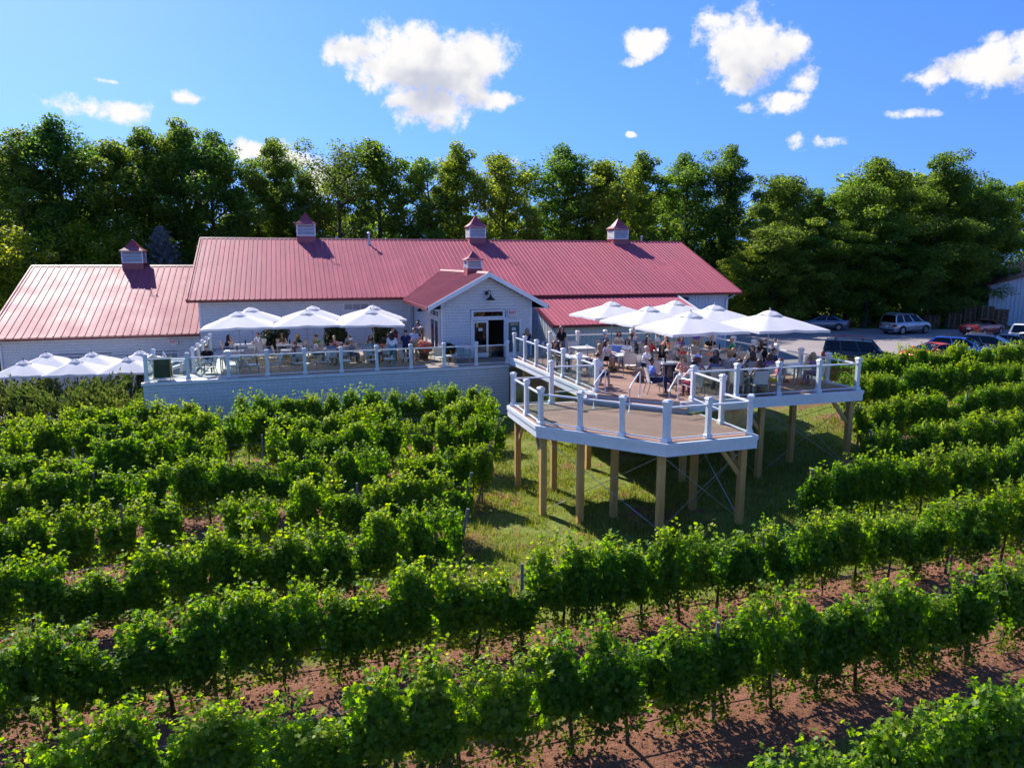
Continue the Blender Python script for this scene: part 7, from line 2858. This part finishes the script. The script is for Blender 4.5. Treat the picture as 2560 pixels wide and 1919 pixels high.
def woods():
    """the depth of the wood behind its edge, read as one mass"""
    rng = np.random.default_rng(3)
    VV, FF, MI = [], [], []
    off = 0
    spots = []
    for i in range(26):
        t = i / 25
        x = -62 + 128 * t + rng.normal(0, 1.5)
        y = np.interp(x, [-62, -20, 20, 66], [62, 77, 88, 88]) + rng.uniform(0, 7)
        spots.append((x, y, rng.uniform(13.2, 16.0) if abs(x) < 45 else 18))
    for (x, y, h) in spots:
        cr, tr_, V, F, H_ = TREES[int(rng.choice([0, 1, 3, 5]))]
        s = h / H_
        a = rng.uniform(0, 6.28)
        keep = rng.uniform(0, 1, len(F)) < 0.36
        q = V.reshape(-1, 4, 3)[keep]
        ctr = q.mean(1, keepdims=True)
        q = ctr + (q - ctr) * 1.7
        q = q.reshape(-1, 3)
        ca, sa = math.cos(a), math.sin(a)
        X = np.stack([x + s * 1.5 * (q[:, 0] * ca - q[:, 1] * sa), y + s * 1.5 * (q[:, 0] * sa + q[:, 1] * ca), s * q[:, 2] + float(terrain(x, y))], 1)
        VV.append(X)
        n = len(X) // 4
        FF.append(np.arange(n * 4).reshape(-1, 4) + off)
        off += len(X)
    o = obj('woodland', np_mesh('woodland', np.concatenate(VV), np.concatenate(FF), M_TREE['dark']))
    tag(o, 'dark depth of the wood behind the front line of trees', 'woodland', None, 'stuff')
    # shaded brush closing the foot of the wood
    P = []
    n = 42000
    t = rng.uniform(0, 1, n)
    x = -60 + 120 * t
    y = np.interp(x, [-60, -20, 20, 60], [62, 72, 80, 79]) + rng.uniform(-1.5, 5, n)
    hh = 3.6 + 1.6 * np.sin(x * 0.7) + 1.2 * np.sin(x * 0.23 + 1)
    z = rng.uniform(0, 1, n) ** 0.8 * hh
    P = np.stack([x, y, z + terrain(x, y)], 1)
    V, F = simple_leaves(P, np.tile(np.array([0, -0.5, 0.6]), (n, 1)), rng.uniform(0.2, 0.5, n), rng, 0.7, 0.7)
    o = obj('undergrowth', np_mesh('undergrowth', V, F, M_TREE['mid']))
    tag(o, 'shaded brush closing the foot of the wood', 'undergrowth', None, 'stuff')


woods()

# ---- blue spruce behind the side wing
M_SPRUCE = leaf_mat('spruce_needle', [(0.15, 0.19, 0.17), (0.22, 0.26, 0.24), (0.29, 0.33, 0.31), (0.17, 0.21, 0.17)], 0.25, 0.6, 0.2, 0.0)


def spruce(x, y, z, H_, R_):
    rng = np.random.default_rng(31)
    t = thing('blue_spruce', 'grey-blue spruce rising behind the side wing roof', 'tree', (x, y, z))
    tm = MB()
    tm.tube([(0, 0, -0.3), (0, 0, H_ * 0.95)], [0.2, 0.03], 8)
    P, Nn = [], []
    for i in range(150):
        f = (i / 150) ** 0.85
        zz = 0.8 + (H_ - 1.0) * f
        L = R_ * (1 - f) ** 0.8 * rng.uniform(0.75, 1.1) + 0.15
        a = i * 2.399
        d = np.array([math.cos(a), math.sin(a), 0.05 + 0.35 * f])
        tm.tube([(0, 0, zz), tuple(np.array([0, 0, zz]) + d * L * 0.9)], [0.03, 0.008], 4)
        n = int(40 + 70 * L)
        tt = rng.uniform(0.1, 1, n)
        p = np.array([0, 0, zz]) + d * (tt * L)[:, None] + rng.normal(0, 0.11, (n, 3)) * (1.2 - tt[:, None] * 0.6)
        P.append(p)
        Nn.append(np.tile(np.array([0, 0, 0.6]), (n, 1)))
    P, Nn = np.concatenate(P), np.concatenate(Nn)
    V, F = simple_leaves(P, Nn, rng.uniform(0.10, 0.24, len(P)), rng, 0.7, 0.4)
    obj('crown', np_mesh('crown', V, F, M_SPRUCE), t)
    tm.build('trunk', M_TRUNK, t)


spruce(-28.4, 58.6, 0, 10.7, 3.9)

# ---- spreading junipers below the terrace
M_JUN = leaf_mat('juniper_spray', [(0.050, 0.085, 0.020), (0.080, 0.125, 0.028), (0.115, 0.15, 0.036), (0.15, 0.155, 0.05)], 0.35, 0.7, 0.2, 0.06)


def juniper(x, y, r, h, seed, label):
    rng = np.random.default_rng(seed)
    t = thing('juniper_shrub', label, 'shrub', (x, y, gz(x, y)), 0, 'spreading junipers by the low terrace')
    P, T = [], []
    st = MB()
    for i in range(330):
        a = rng.uniform(0, 2 * math.pi)
        f = math.sqrt(rng.uniform(0, 1))
        b = np.array([math.cos(a) * r * f * 0.75, math.sin(a) * r * f * 0.75, rng.uniform(0.1, 0.5) * h])
        d = np.array([math.cos(a) * 0.75, math.sin(a) * 0.75, rng.uniform(0.5, 1.1)])
        d /= np.linalg.norm(d)
        L = rng.uniform(0.5, 0.95) * h
        m = 34
        tt = np.sort(rng.uniform(0, 1, m))
        P.append(b + d * (tt * L)[:, None] + rng.normal(0, 0.05, (m, 3)) * (1.1 - tt[:, None]))
        T.append(np.tile(d, (m, 1)))
        if i % 5 == 0:
            st.tube([(0, 0, 0), tuple(b), tuple(b + d * L * 0.8)], [0.03, 0.015, 0.005], 4)
    P, T = np.concatenate(P), np.concatenate(T)
    N = len(P)
    s = rng.uniform(0.10, 0.2, N)[:, None]
    side = np.cross(T, rng.normal(0, 1, (N, 3)))
    side /= np.linalg.norm(side, axis=1)[:, None] + 1e-9
    dd = T + side * 0.45
    V = np.stack([P - side * s * 0.22, P + dd * s * 0.5 + T * 0.05, P + dd * s, P + side * s * 0.22], 1).reshape(-1, 3)
    F = np.arange(N * 4).reshape(-1, 4)
    obj('foliage', np_mesh('foliage', V, F, M_JUN), t)
    st.build('stem', M_BARK, t)


juniper(-21.4, 33.6, 2.2, 2.15, 1, 'broad spiky juniper below the middle terrace umbrellas')
juniper(-18.5, 33.5, 1.9, 2.05, 2, 'spiky juniper beside the left corner of the patio wall')
juniper(-24.7, 33.5, 2.2, 2.0, 3, 'dark juniper at the left photo edge below the terrace')

# ---- shrubs in pots on the patio
M_SHRUB = leaf_mat('dark_shrub_leaf', [(0.008, 0.018, 0.007), (0.013, 0.028, 0.009), (0.02, 0.04, 0.012)], 0.2, 0.5, 0.3, 0.0)
M_POTC = paint('dark_planter', (0.02, 0.02, 0.022), 0.5, 0.2, 4.0)
M_FLOWER = leaf_mat('flower_petal', [(0.45, 0.05, 0.08), (0.50, 0.18, 0.08), (0.55, 0.30, 0.30), (0.05, 0.10, 0.02)], 0.3, 0.6, 0.2, 0.0)


def potted(x, y, z, r, h, mat, seed, label, leaf=0.15, n=2200, pot=(0.26, 0.35)):
    rng = np.random.default_rng(seed)
    t = thing('potted_shrub', label, 'planter', (x, y, z), 0, 'planters on the upper patio')
    m = MB()
    pr, ph = pot
    m.lathe([(pr * 0.75, 0), (pr, ph), (pr * 1.06, ph), (pr * 1.06, ph + 0.04), (pr * 0.92, ph + 0.04), (pr * 0.9, ph - 0.05)], 18)
    m.build('pot', M_POTC, t, smooth=True)
    v = rng.normal(0, 1, (n, 3))
    v /= np.linalg.norm(v, axis=1)[:, None]
    lump = 1 + 0.22 * np.sin(v[:, 0] * 5 + seed) * np.cos(v[:, 2] * 4 + v[:, 1] * 3)
    P = v * (rng.uniform(0.55, 1, n) ** 0.5 * lump)[:, None] * np.array([r, r, h / 2]) + np.array([0, 0, ph + h / 2 - 0.03])
    V, F = simple_leaves(P, v + np.array([0, 0, 0.4]), rng.uniform(0.6, 1.3, n) * leaf, rng, 0.5, 0.7)
    obj('foliage', np_mesh('foliage', V, F, mat), t)
    s = MB()
    s.tube([(0, 0, ph - 0.08), (0.02, 0, ph + h * 0.5)], [0.03, 0.012], 6)
    s.build('stem', M_BARK, t)


for (x, y, r, sd, lab) in ((-13.6, 40.7, 0.75, 1, 'large dark shrub against the barn wall left of the woman in olive'), (-10.35, 41.4, 0.65, 2, 'dark rounded shrub against the barn wall behind the boy in green'), (-7.6, 41.9, 0.7, 3, 'dark rounded shrub against the barn wall at the right umbrella')):
    potted(x, y, Z_PATIO, r, 1.35, M_SHRUB, sd, lab)
p_ = W(7.75, 36.9)
potted(p_.x, p_.y, Z_PATIO, 0.42, 0.6, M_SHRUB, 5, 'round black planter of dark leaves at the entrance gable corner', 0.13, 1000)
p_ = W(6.55, 37.55)
potted(p_.x, p_.y, Z_PATIO, 0.45, 0.75, M_FLOWER, 6, 'pot of pink and orange flowers by the gable side doors', 0.10, 1300)

# ---- chalkboard easel and adirondack chairs at the left end of the patio
M_CHALK = paint('chalkboard', (0.008, 0.016, 0.012), 0.6, 0.2, 3.0)
p_ = W(-5.75, 34.55)
t = thing('chalkboard_sign', 'dark green folding board standing behind the left corner post of the patio', 'sign', (p_.x, p_.y, Z_PATIO), PHI)
for s in (-1, 1):
    m = MB()
    m.hull([(-0.32, s * 0.26 - 0.012, 0.12), (0.32, s * 0.26 - 0.012, 0.12), (0.32, s * 0.26 + 0.012, 0.12), (-0.32, s * 0.26 + 0.012, 0.12)],
           [(-0.32, s * 0.03 - 0.012, 1.0), (0.32, s * 0.03 - 0.012, 1.0), (0.32, s * 0.03 + 0.012, 1.0), (-0.32, s * 0.03 + 0.012, 1.0)])
    m.build('panel', M_CHALK, t)
    for q in (-1, 1):
        m = MB()
        m.bar((q * 0.34, s * 0.29, 0.0), (q * 0.34, s * 0.02, 1.04), 0.03, 0.04)
        m.build('leg', M_TIMBER, t)


def adirondack(x, y, z, rz, label):
    t = thing('adirondack_chair', label, 'chair', (x, y, z), R(rz), 'white adirondack chairs')
    for s in (-1, 1):
        m = MB()
        m.box(s * 0.33 - 0.02, s * 0.33 + 0.02, -0.42, -0.30, 0, 0.56)
        m.build('leg', M_TRIM, t)
        m = MB()
        m.hull([(s * 0.29 - 0.015, -0.40, 0.28), (s * 0.29 + 0.015, -0.40, 0.28), (s * 0.29 + 0.015, 0.5, 0.0), (s * 0.29 - 0.015, 0.5, 0.0)],
               [(s * 0.29 - 0.015, -0.40, 0.40), (s * 0.29 + 0.015, -0.40, 0.40), (s * 0.29 + 0.015, 0.5, 0.10), (s * 0.29 - 0.015, 0.5, 0.10)])
        m.build('stringer', M_TRIM, t)
        m = MB()
        m.box(s * 0.35 - 0.07, s * 0.35 + 0.07, -0.48, 0.28, 0.56, 0.585)
        m.build('armrest', M_TRIM, t)
    for i in range(5):
        m = MB()
        m.bar((-0.29, -0.36 + i * 0.115, 0.40 - i * 0.037), (0.29, -0.36 + i * 0.115, 0.40 - i * 0.037), 0.10, 0.022)
        m.build('seat_slat', M_TRIM, t)
    for i in range(5):
        xx = (i - 2) * 0.105
        top = 1.02 - 0.035 * (i - 2) ** 2
        m = MB()
        m.bar((xx * 0.9, 0.10, 0.24), (xx * 1.15, 0.44, top), 0.09, 0.022)
        m.build('back_slat', M_TRIM, t)


adirondack(-16.35, 32.6, Z_PATIO, 70, 'white adirondack chair nearest the left corner of the patio')
adirondack(-16.1, 33.5, Z_PATIO, 105, 'white adirondack chair behind the other one at the left of the patio')

# ------------------------------------------------------------------ pallets by the shed
M_PALLET = wood_mat('pallet_wood', (0.16, 0.11, 0.065), (0.26, 0.185, 0.11), 0.85)
pb = MB()
for i in range(6):
    pb.box(-0.6, 0.6, -0.5 + i * 0.185, -0.42 + i * 0.185, 0.122, 0.142)
for i in range(3):
    pb.box(-0.6, 0.6, -0.5 + i * 0.46, -0.42 + i * 0.46, 0.0, 0.02)
for s in (-0.56, 0.0, 0.56):
    pb.box(s - 0.035, s + 0.035, -0.5, 0.5, 0.02, 0.122)
PALLET_ME = pb.mesh('pallet', M_PALLET)
prnd = random.Random(4)
for si, (x, y, n, lab) in enumerate(((48.3, 72.6, 16, 'pallet stack tallest by the steel shed'), (46.9, 73.3, 18, 'pallet stack second from the steel shed'), (45.4, 73.2, 11, 'lower pallet stack left of the tall ones'), (43.4, 73.6, 9, 'lowest pallet stack farthest from the shed'), (49.6, 72.4, 14, 'pallet stack touching the shed wall'))):
    t = thing('pallet_stack', 'grey-brown timber ' + lab, 'pallets', (x, y, 1.05), R(prnd.uniform(-12, 12)), 'stacks of pallets by the shed')
    for i in range(n):
        obj('pallet', PALLET_ME, t, (prnd.uniform(-0.03, 0.03), prnd.uniform(-0.03, 0.03), i * 0.1425), prnd.uniform(-0.03, 0.03))

# ------------------------------------------------------------------ cars
M_TYRE = paint('tyre_rubber', (0.012, 0.012, 0.012), 0.8, 0.2, 8.0)
M_RIM = paint('alloy_rim', (0.50, 0.50, 0.52), 0.3, 0.08, 8.0, metal=0.8)
M_PLASTIC = paint('dark_plastic', (0.016, 0.016, 0.017), 0.6, 0.15, 6.0)
M_TAIL = paint('tail_lamp', (0.30, 0.012, 0.014), 0.2, 0.1, 6.0)
M_HEADL = paint('headlamp', (0.70, 0.72, 0.74), 0.12, 0.05, 6.0)
M_SEATL = paint('car_seat', (0.05, 0.045, 0.04), 0.7, 0.2, 6.0)


def car_paint(name, col, metal=0.25):
    m, nt, b, out = new_mat(name)
    b.inputs['Base Color'].default_value = (*col, 1)
    n1 = nnoise(nt, npos(nt), 1.2, 3.0)
    nt.links.new(nramp(nt, n1, [(0.3, tuple(c * 0.92 for c in col)), (0.7, tuple(min(1, c * 1.06) for c in col))]), b.inputs['Base Color'])
    b.inputs['Metallic'].default_value = metal
    b.inputs['Roughness'].default_value = 0.28
    b.inputs['Coat Weight'].default_value = 0.8
    b.inputs['Coat Roughness'].default_value = 0.05
    return m


# side profiles: (x, belt height) front at +x; greenhouse as base and roof stations
STYLES = {
    'suv': dict(L=4.9, W=1.92, hood=1.12, belt=1.16, roof=1.84, rear=1.16, gb=(-2.38, 1.25), gr=(-2.18, 0.40), cg=0.30, wr=0.395, wb=(1.48, -1.50)),
    'box': dict(L=4.45, W=1.82, hood=1.06, belt=1.16, roof=1.82, rear=1.14, gb=(-2.16, 1.15), gr=(-2.05, 0.62), cg=0.24, wr=0.35, wb=(1.38, -1.34)),
    'sedan': dict(L=4.75, W=1.82, hood=0.92, belt=0.98, roof=1.45, rear=1.02, gb=(-1.75, 1.25), gr=(-0.95, 0.25), cg=0.18, wr=0.33, wb=(1.42, -1.38)),
    'hatch': dict(L=4.3, W=1.78, hood=0.94, belt=1.02, roof=1.54, rear=1.02, gb=(-2.05, 1.25), gr=(-1.55, 0.30), cg=0.18, wr=0.32, wb=(1.32, -1.30)),
    'coupe': dict(L=4.5, W=1.80, hood=0.86, belt=0.92, roof=1.33, rear=0.94, gb=(-1.80, 1.00), gr=(-0.85, 0.05), cg=0.16, wr=0.33, wb=(1.35, -1.32)),
    'open': dict(L=4.85, W=1.80, hood=0.94, belt=0.98, roof=1.36, rear=1.02, gb=(-0.2, 1.05), gr=(0.45, 0.50), cg=0.18, wr=0.33, wb=(1.42, -1.38)),
}


def car(style, x, y, z, rz, paint_, label, rails=False, crossbars=False, group='cars parked in the lot'):
    S = STYLES[style]
    t = thing('parked_car', label, 'car', (x, y, z), R(rz), group)
    hl, hw = S['L'] / 2, S['W'] / 2
    cg = S['cg']
    # body: lofted cross sections along x
    st = [(-hl, 0.86, 0.45, S['rear'] * 0.80, 0.42), (-hl + 0.06, 0.93, 0.30, S['rear'] * 0.93, 0.9), (-hl + 0.30, 0.97, cg, S['rear'], 1), (-hl + 0.9, 1.0, cg, S['belt'], 1), (0.0, 1.0, cg, S['belt'], 1),
          (S['gb'][1] - 0.1, 1.0, cg, S['belt'] - 0.02, 1), (S['gb'][1] + 0.25, 0.99, cg, S['hood'], 1), (hl - 0.5, 0.96, cg, S['hood'] - 0.07, 1), (hl - 0.14, 0.90, 0.26, S['hood'] - 0.16, 1), (hl - 0.02, 0.80, 0.34, S['hood'] - 0.26, 1), (hl, 0.72, 0.42, S['hood'] - 0.36, 1)]
    b = MB()
    vs, fs = [], []
    for (xx, wf, z0, z1, _) in st:
        w = hw * wf
        h = z1 - z0
        ring = [(-w * 0.90, z0), (-w, z0 + h * 0.22), (-w, z0 + h * 0.62), (-w * 0.965, z0 + h * 0.86), (-w * 0.86, z1), (-w * 0.4, z1 + 0.025), (w * 0.4, z1 + 0.025), (w * 0.86, z1), (w * 0.965, z0 + h * 0.86), (w, z0 + h * 0.62), (w, z0 + h * 0.22), (w * 0.90, z0)]
        vs += [(xx, yy, zz) for yy, zz in ring]
    n = 12
    for i in range(len(st) - 1):
        for k in range(n):
            k2 = (k + 1) % n
            fs.append((i * n + k, (i + 1) * n + k, (i + 1) * n + k2, i * n + k2))
    fs.append(tuple(range(n)))
    fs.append(tuple(reversed(range((len(st) - 1) * n, len(st) * n))))
    b.add(vs, fs)
    body_o = b.build('body', paint_, t, smooth=True)
    # dark wheel arches and sills
    a = MB()
    for wx in S['wb']:
        for s in (-1, 1):
            seg = 14
            vs = []
            for rr, yy in ((S['wr'] + 0.085, s * (hw + 0.004)), (S['wr'] - 0.02, s * (hw + 0.006))):
                vs += [(wx + rr * math.cos(math.pi * k / seg), yy, S['wr'] + rr * math.sin(math.pi * k / seg)) for k in range(seg + 1)]
            a.add(vs, [(k, k + 1, seg + 2 + k, seg + 1 + k) for k in range(seg)])
    for s in (-1, 1):
        a.box(S['wb'][1] + 0.45, S['wb'][0] - 0.45, s * hw - 0.015 if s > 0 else s * hw - 0.01, s * hw + 0.01 if s > 0 else s * hw + 0.015, cg - 0.02, cg + 0.10)
    a.box(hl - 0.10, hl + 0.012, -hw * 0.62, hw * 0.62, 0.34, 0.56)
    a.box(-hl - 0.012, -hl + 0.1, -hw * 0.8, hw * 0.8, 0.36, 0.50)
    a.build('trim', M_PLASTIC, t)
    # greenhouse
    gb0, gb1 = S['gb']
    gr0, gr1 = S['gr']
    zb, zr = S['belt'] - 0.01, S['roof']
    wb_, wr_ = hw * 0.90, hw * 0.70

    def P(f, h, s):
        """point on the greenhouse: f 0 rear..1 front, h 0 belt..1 roof, side s"""
        x0, x1 = gb0 + (gr0 - gb0) * h, gb1 + (gr1 - gb1) * h
        return (x0 + (x1 - x0) * f, s * (wb_ + (wr_ - wb_) * h), zb + (zr - 0.05 - zb) * h)
    if style != 'open':
        r = MB()
        crown = [(gr0 + 0.02, wr_ * 0.92, zr - 0.05), (gr0 + 0.25, wr_, zr - 0.01), ((gr0 + gr1) / 2, wr_, zr), (gr1 - 0.2, wr_, zr - 0.02), (gr1 - 0.0, wr_ * 0.94, zr - 0.06)]
        vs, fs = [], []
        for (xx, w, zz) in crown:
            vs += [(xx, -w, zz - 0.055), (xx, -w * 0.85, zz - 0.01), (xx, 0, zz + 0.015), (xx, w * 0.85, zz - 0.01), (xx, w, zz - 0.055)]
        for i in range(len(crown) - 1):
            for k in range(4):
                fs.append((i * 5 + k, i * 5 + k + 1, (i + 1) * 5 + k + 1, (i + 1) * 5 + k))
        r.add(vs, fs)
        r.build('roof', paint_, t, smooth=True)
    else:
        r = MB()
        r.tube([(gb1 - 0.05, -wb_, zb), (gr1 + 0.05, -wr_, zr - 0.02), (gr1 + 0.05, wr_, zr - 0.02), (gb1 - 0.05, wb_, zb)], 0.025, 6)
        r.build('windscreen_frame', paint_, t, smooth=True)
        r = MB()
        for sx in (0.15, -0.75):
            for s in (-0.4, 0.4):
                r.bbox(sx - 0.08, sx + 0.10, s - 0.22, s + 0.22, zb - 0.25, zb + 0.18, 0.04)
        r.bbox(-1.75, -1.05, -hw * 0.75, hw * 0.75, zb - 0.1, zb + 0.10, 0.05)
        r.build('seat', M_SEATL, t)
        r = MB()
        r.box(-1.0, 0.75, -hw * 0.76, hw * 0.76, zb + 0.016, zb + 0.024)
        r.build('cockpit', M_SEATL, t)

    def quad(pts, name, mat):
        c = Vector((sum(p[0] for p in pts) / 4, 0, S['belt'] - 0.2))
        m = MB()
        q = []
        for p in pts:
            v = Vector(p)
            d = (v - Vector((v.x * 0.85, 0, zb - 0.3))).normalized() * 0.02
            q.append(v - d)
        m.add(list(pts) + q, [(0, 1, 2, 3), (7, 6, 5, 4), (0, 4, 5, 1), (1, 5, 6, 2), (2, 6, 7, 3), (3, 7, 4, 0)])
        return m.build(name, mat, t)
    quad([P(1, 0.02, -1)[:1] + (-wb_ * 0.93, P(1, 0.02, 1)[2]), P(1, 0.02, 1)[:1] + (wb_ * 0.93, P(1, 0.02, 1)[2]), P(1, 0.96, 1)[:1] + (wr_ * 0.93, P(1, 0.96, 1)[2]), P(1, 0.96, -1)[:1] + (-wr_ * 0.93, P(1, 0.96, 1)[2])], 'windscreen', M_CARGLASS)
    if style != 'open':
        quad([P(0, 0.05, -1)[:1] + (-wb_ * 0.90, P(0, 0.05, 1)[2]), P(0, 0.05, 1)[:1] + (wb_ * 0.90, P(0, 0.05, 1)[2]), P(0, 0.94, 1)[:1] + (wr_ * 0.90, P(0, 0.94, 1)[2]), P(0, 0.94, -1)[:1] + (-wr_ * 0.90, P(0, 0.94, 1)[2])], 'rear_window', M_CARGLASS)
        cuts = [0.04, 0.30, 0.33, 0.63, 0.66, 0.97] if style in ('suv', 'box') else [0.07, 0.50, 0.535, 0.96]
        for s in (-1, 1):
            for i in range(0, len(cuts), 2):
                quad([P(cuts[i], 0.06, s), P(cuts[i + 1], 0.06, s), P(cuts[i + 1], 0.90, s), P(cuts[i], 0.90, s)], 'side_window', M_CARGLASS)
            # pillars
            m = MB()
            ed = [0.0] + cuts + [1.0]
            for i in range(0, len(ed), 2):
                f0, f1 = ed[i] - 0.002, ed[i + 1] + 0.002
                a0, a1, b1_, b0_ = P(f0, 0, s), P(f1, 0, s), P(f1, 1, s), P(f0, 1, s)
                m.add([a0, a1, b1_, b0_] + [(p[0], p[1] * 0.95, p[2]) for p in (a0, a1, b1_, b0_)], [(0, 1, 2, 3), (7, 6, 5, 4), (0, 4, 5, 1), (1, 5, 6, 2), (2, 6, 7, 3), (3, 7, 4, 0)])
            m.build('pillar', paint_, t)
        m = MB()
        m.box(gb0 + 0.35, gb1 - 0.4, -wb_ * 0.8, wb_ * 0.8, zb - 0.02, zb + 0.05)
        for sx in (0.35, -0.65):
            for s in (-0.38, 0.38):
                m.bbox(sx - 0.07, sx + 0.08, s - 0.22, s + 0.22, zb, zb + 0.32, 0.04)
        m.build('seat', M_SEATL, t)
    # wheels
    for wx in S['wb']:
        for s in (-1, 1):
            w = MB()
            seg = 22
            r = S['wr']
            prof = [(r * 0.64, -0.10), (r * 0.93, -0.11), (r, -0.08), (r, 0.08), (r * 0.93, 0.11), (r * 0.64, 0.10)]
            vs, fs = [], []
            for rr, yy in prof:
                vs += [(rr * math.cos(2 * math.pi * k / seg), yy, rr * math.sin(2 * math.pi * k / seg)) for k in range(seg)]
            for i in range(len(prof)):
                for k in range(seg):
                    k2, i2 = (k + 1) % seg, (i + 1) % len(prof)
                    fs.append((i * seg + k, i * seg + k2, i2 * seg + k2, i2 * seg + k))
            w.add(vs, fs)
            wo_ = w.build('wheel', M_TYRE, t, (wx, s * (hw - 0.10), r), True)
            m = MB()
            for k in range(5):
                q = 2 * math.pi * k / 5 + 0.3
                m.bar((0, s * 0.085, 0), (r * 0.62 * math.cos(q), s * 0.09, r * 0.62 * math.sin(q)), 0.05, 0.09)
            m2 = MB()
            vs = [(rr * math.cos(2 * math.pi * k / seg), yy * s, rr * math.sin(2 * math.pi * k / seg)) for rr, yy in ((r * 0.66, 0.10), (r * 0.58, 0.085)) for k in range(seg)]
            m.add(vs, [(k, (k + 1) % seg, seg + (k + 1) % seg, seg + k) for k in range(seg)])
            m.build('rim', M_RIM, wo_)
            m = MB()
            m.add([(0.6 * r * math.cos(2 * math.pi * k / seg), s * 0.04, 0.6 * r * math.sin(2 * math.pi * k / seg)) for k in range(seg)], [tuple(range(seg))])
            m.build('wheel_disc', M_PLASTIC, wo_)
    # lamps, mirrors, plates, handles
    for s in (-1, 1):
        m = MB()
        m.hull([(hl - 0.22, s * hw * 0.62, S['hood'] - 0.34), (hl - 0.03, s * hw * 0.50, S['hood'] - 0.36), (hl - 0.03, s * hw * 0.74, S['hood'] - 0.36), (hl - 0.28, s * hw * 0.92, S['hood'] - 0.32)],
               [(hl - 0.24, s * hw * 0.62, S['hood'] - 0.19), (hl - 0.05, s * hw * 0.50, S['hood'] - 0.25), (hl - 0.06, s * hw * 0.76, S['hood'] - 0.25), (hl - 0.30, s * hw * 0.93, S['hood'] - 0.20)])
        m.build('headlight', M_HEADL, t)
        m = MB()
        ya, yb = sorted((s * hw * 0.62, s * hw * 0.955))
        m.box(-hl - 0.008, -hl + 0.22, ya, yb, S['rear'] * 0.66, S['rear'] * 0.84)
        m.build('tail_light', M_TAIL, t)
        m = MB()
        m.ball((S['gb'][1] - 0.35, s * (hw + 0.08), S['belt'] + 0.05), (0.07, 0.11, 0.075), 10, 6)
        m.build('mirror', paint_, t, smooth=True)
        for hx in ((0.15, -0.85) if style not in ('coupe', 'open') else (-0.25,)):
            m = MB()
            ya, yb = sorted((s * (hw - 0.01), s * (hw + 0.018)))
            m.box(hx - 0.09, hx + 0.09, ya, yb, S['belt'] - 0.24, S['belt'] - 0.21)
            m.build('door_handle', paint_, t)
        if rails:
            m = MB()
            m.tube([(gr0 + 0.15, s * wr_ * 0.88, zr), (gr0 + 0.22, s * wr_ * 0.88, zr + 0.07), (gr1 - 0.35, s * wr_ * 0.88, zr + 0.06), (gr1 - 0.25, s * wr_ * 0.88, zr - 0.01)], 0.018, 6)
            m.build('roof_rail', M_STEEL if rails == 'steel' else M_PLASTIC, t, smooth=True)
    if crossbars:
        for bx in (gr0 + 0.55, gr1 - 0.55):
            m = MB()
            m.bar((bx, -wr_ - 0.03, zr + 0.14), (bx, wr_ + 0.03, zr + 0.14), 0.05, 0.03)
            for s in (-1, 1):
                m.bar((bx, s * wr_ * 0.86, zr - 0.02), (bx, s * wr_ * 0.86, zr + 0.13), 0.05, 0.05)
            m.build('roof_bar', M_PLASTIC, t)
        m = MB()
        m.bar((gr0 + 0.35, 0.25, zr + 0.17), (gr1 - 0.35, 0.25, zr + 0.17), 0.06, 0.03)
        m.build('ski_carrier', M_TAIL, t)
    m = MB()
    m.box(-hl - 0.016, -hl - 0.009, -0.16, 0.16, S['rear'] * 0.60, S['rear'] * 0.60 + 0.14)
    m.build('licence_plate', M_PAPER, t)
    return t


ZL = 1.104
car('suv', 37.3, 67.2, ZL, 22, car_paint('silver_paint', (0.46, 0.47, 0.50), 0.6), 'silver three-row SUV parked before the dark wood', rails='steel')
car('sedan', 31.0, 71.0, ZL, 168, car_paint('blue_grey_paint', (0.16, 0.19, 0.26), 0.5), 'blue-grey sedan parked behind the rightmost deck umbrella')
car('open', 43.8, 66.0, ZL, 30, car_paint('dark_red_paint', (0.26, 0.03, 0.015), 0.3), 'dark red convertible parked by the steel shed')
car('box', 22.2, 44.9, ZL, -28, car_paint('black_paint', (0.012, 0.013, 0.015), 0.2), 'black boxy SUV with roof bars parked behind the vines', crossbars=True)
car('coupe', 28.4, 47.6, ZL, 196, car_paint('orange_red_paint', (0.62, 0.07, 0.015), 0.2), 'orange-red low coupe glinting behind the vines')
car('hatch', 31.3, 49.2, ZL, -42, car_paint('bright_blue_paint', (0.025, 0.10, 0.42), 0.4), 'bright blue hatchback parked behind the vines', rails='plastic')
car('hatch', 34.2, 50.6, ZL, -44, car_paint('charcoal_paint', (0.03, 0.035, 0.05), 0.4), 'charcoal wagon with pale roof rail beside the blue hatchback', rails='steel')
car('sedan', 36.9, 52.0, ZL, -44, car_paint('deep_navy_paint', (0.012, 0.016, 0.03), 0.4), 'dark navy sedan with a greenish windscreen behind the vines')
car('sedan', 39.3, 53.2, ZL, -44, car_paint('white_paint', (0.72, 0.72, 0.72), 0.0), 'white sedan parked near the right photo edge')
car('suv', 41.8, 55.4, ZL, -40, car_paint('white_suv_paint', (0.74, 0.74, 0.74), 0.0), 'white SUV cut off by the right photo edge')
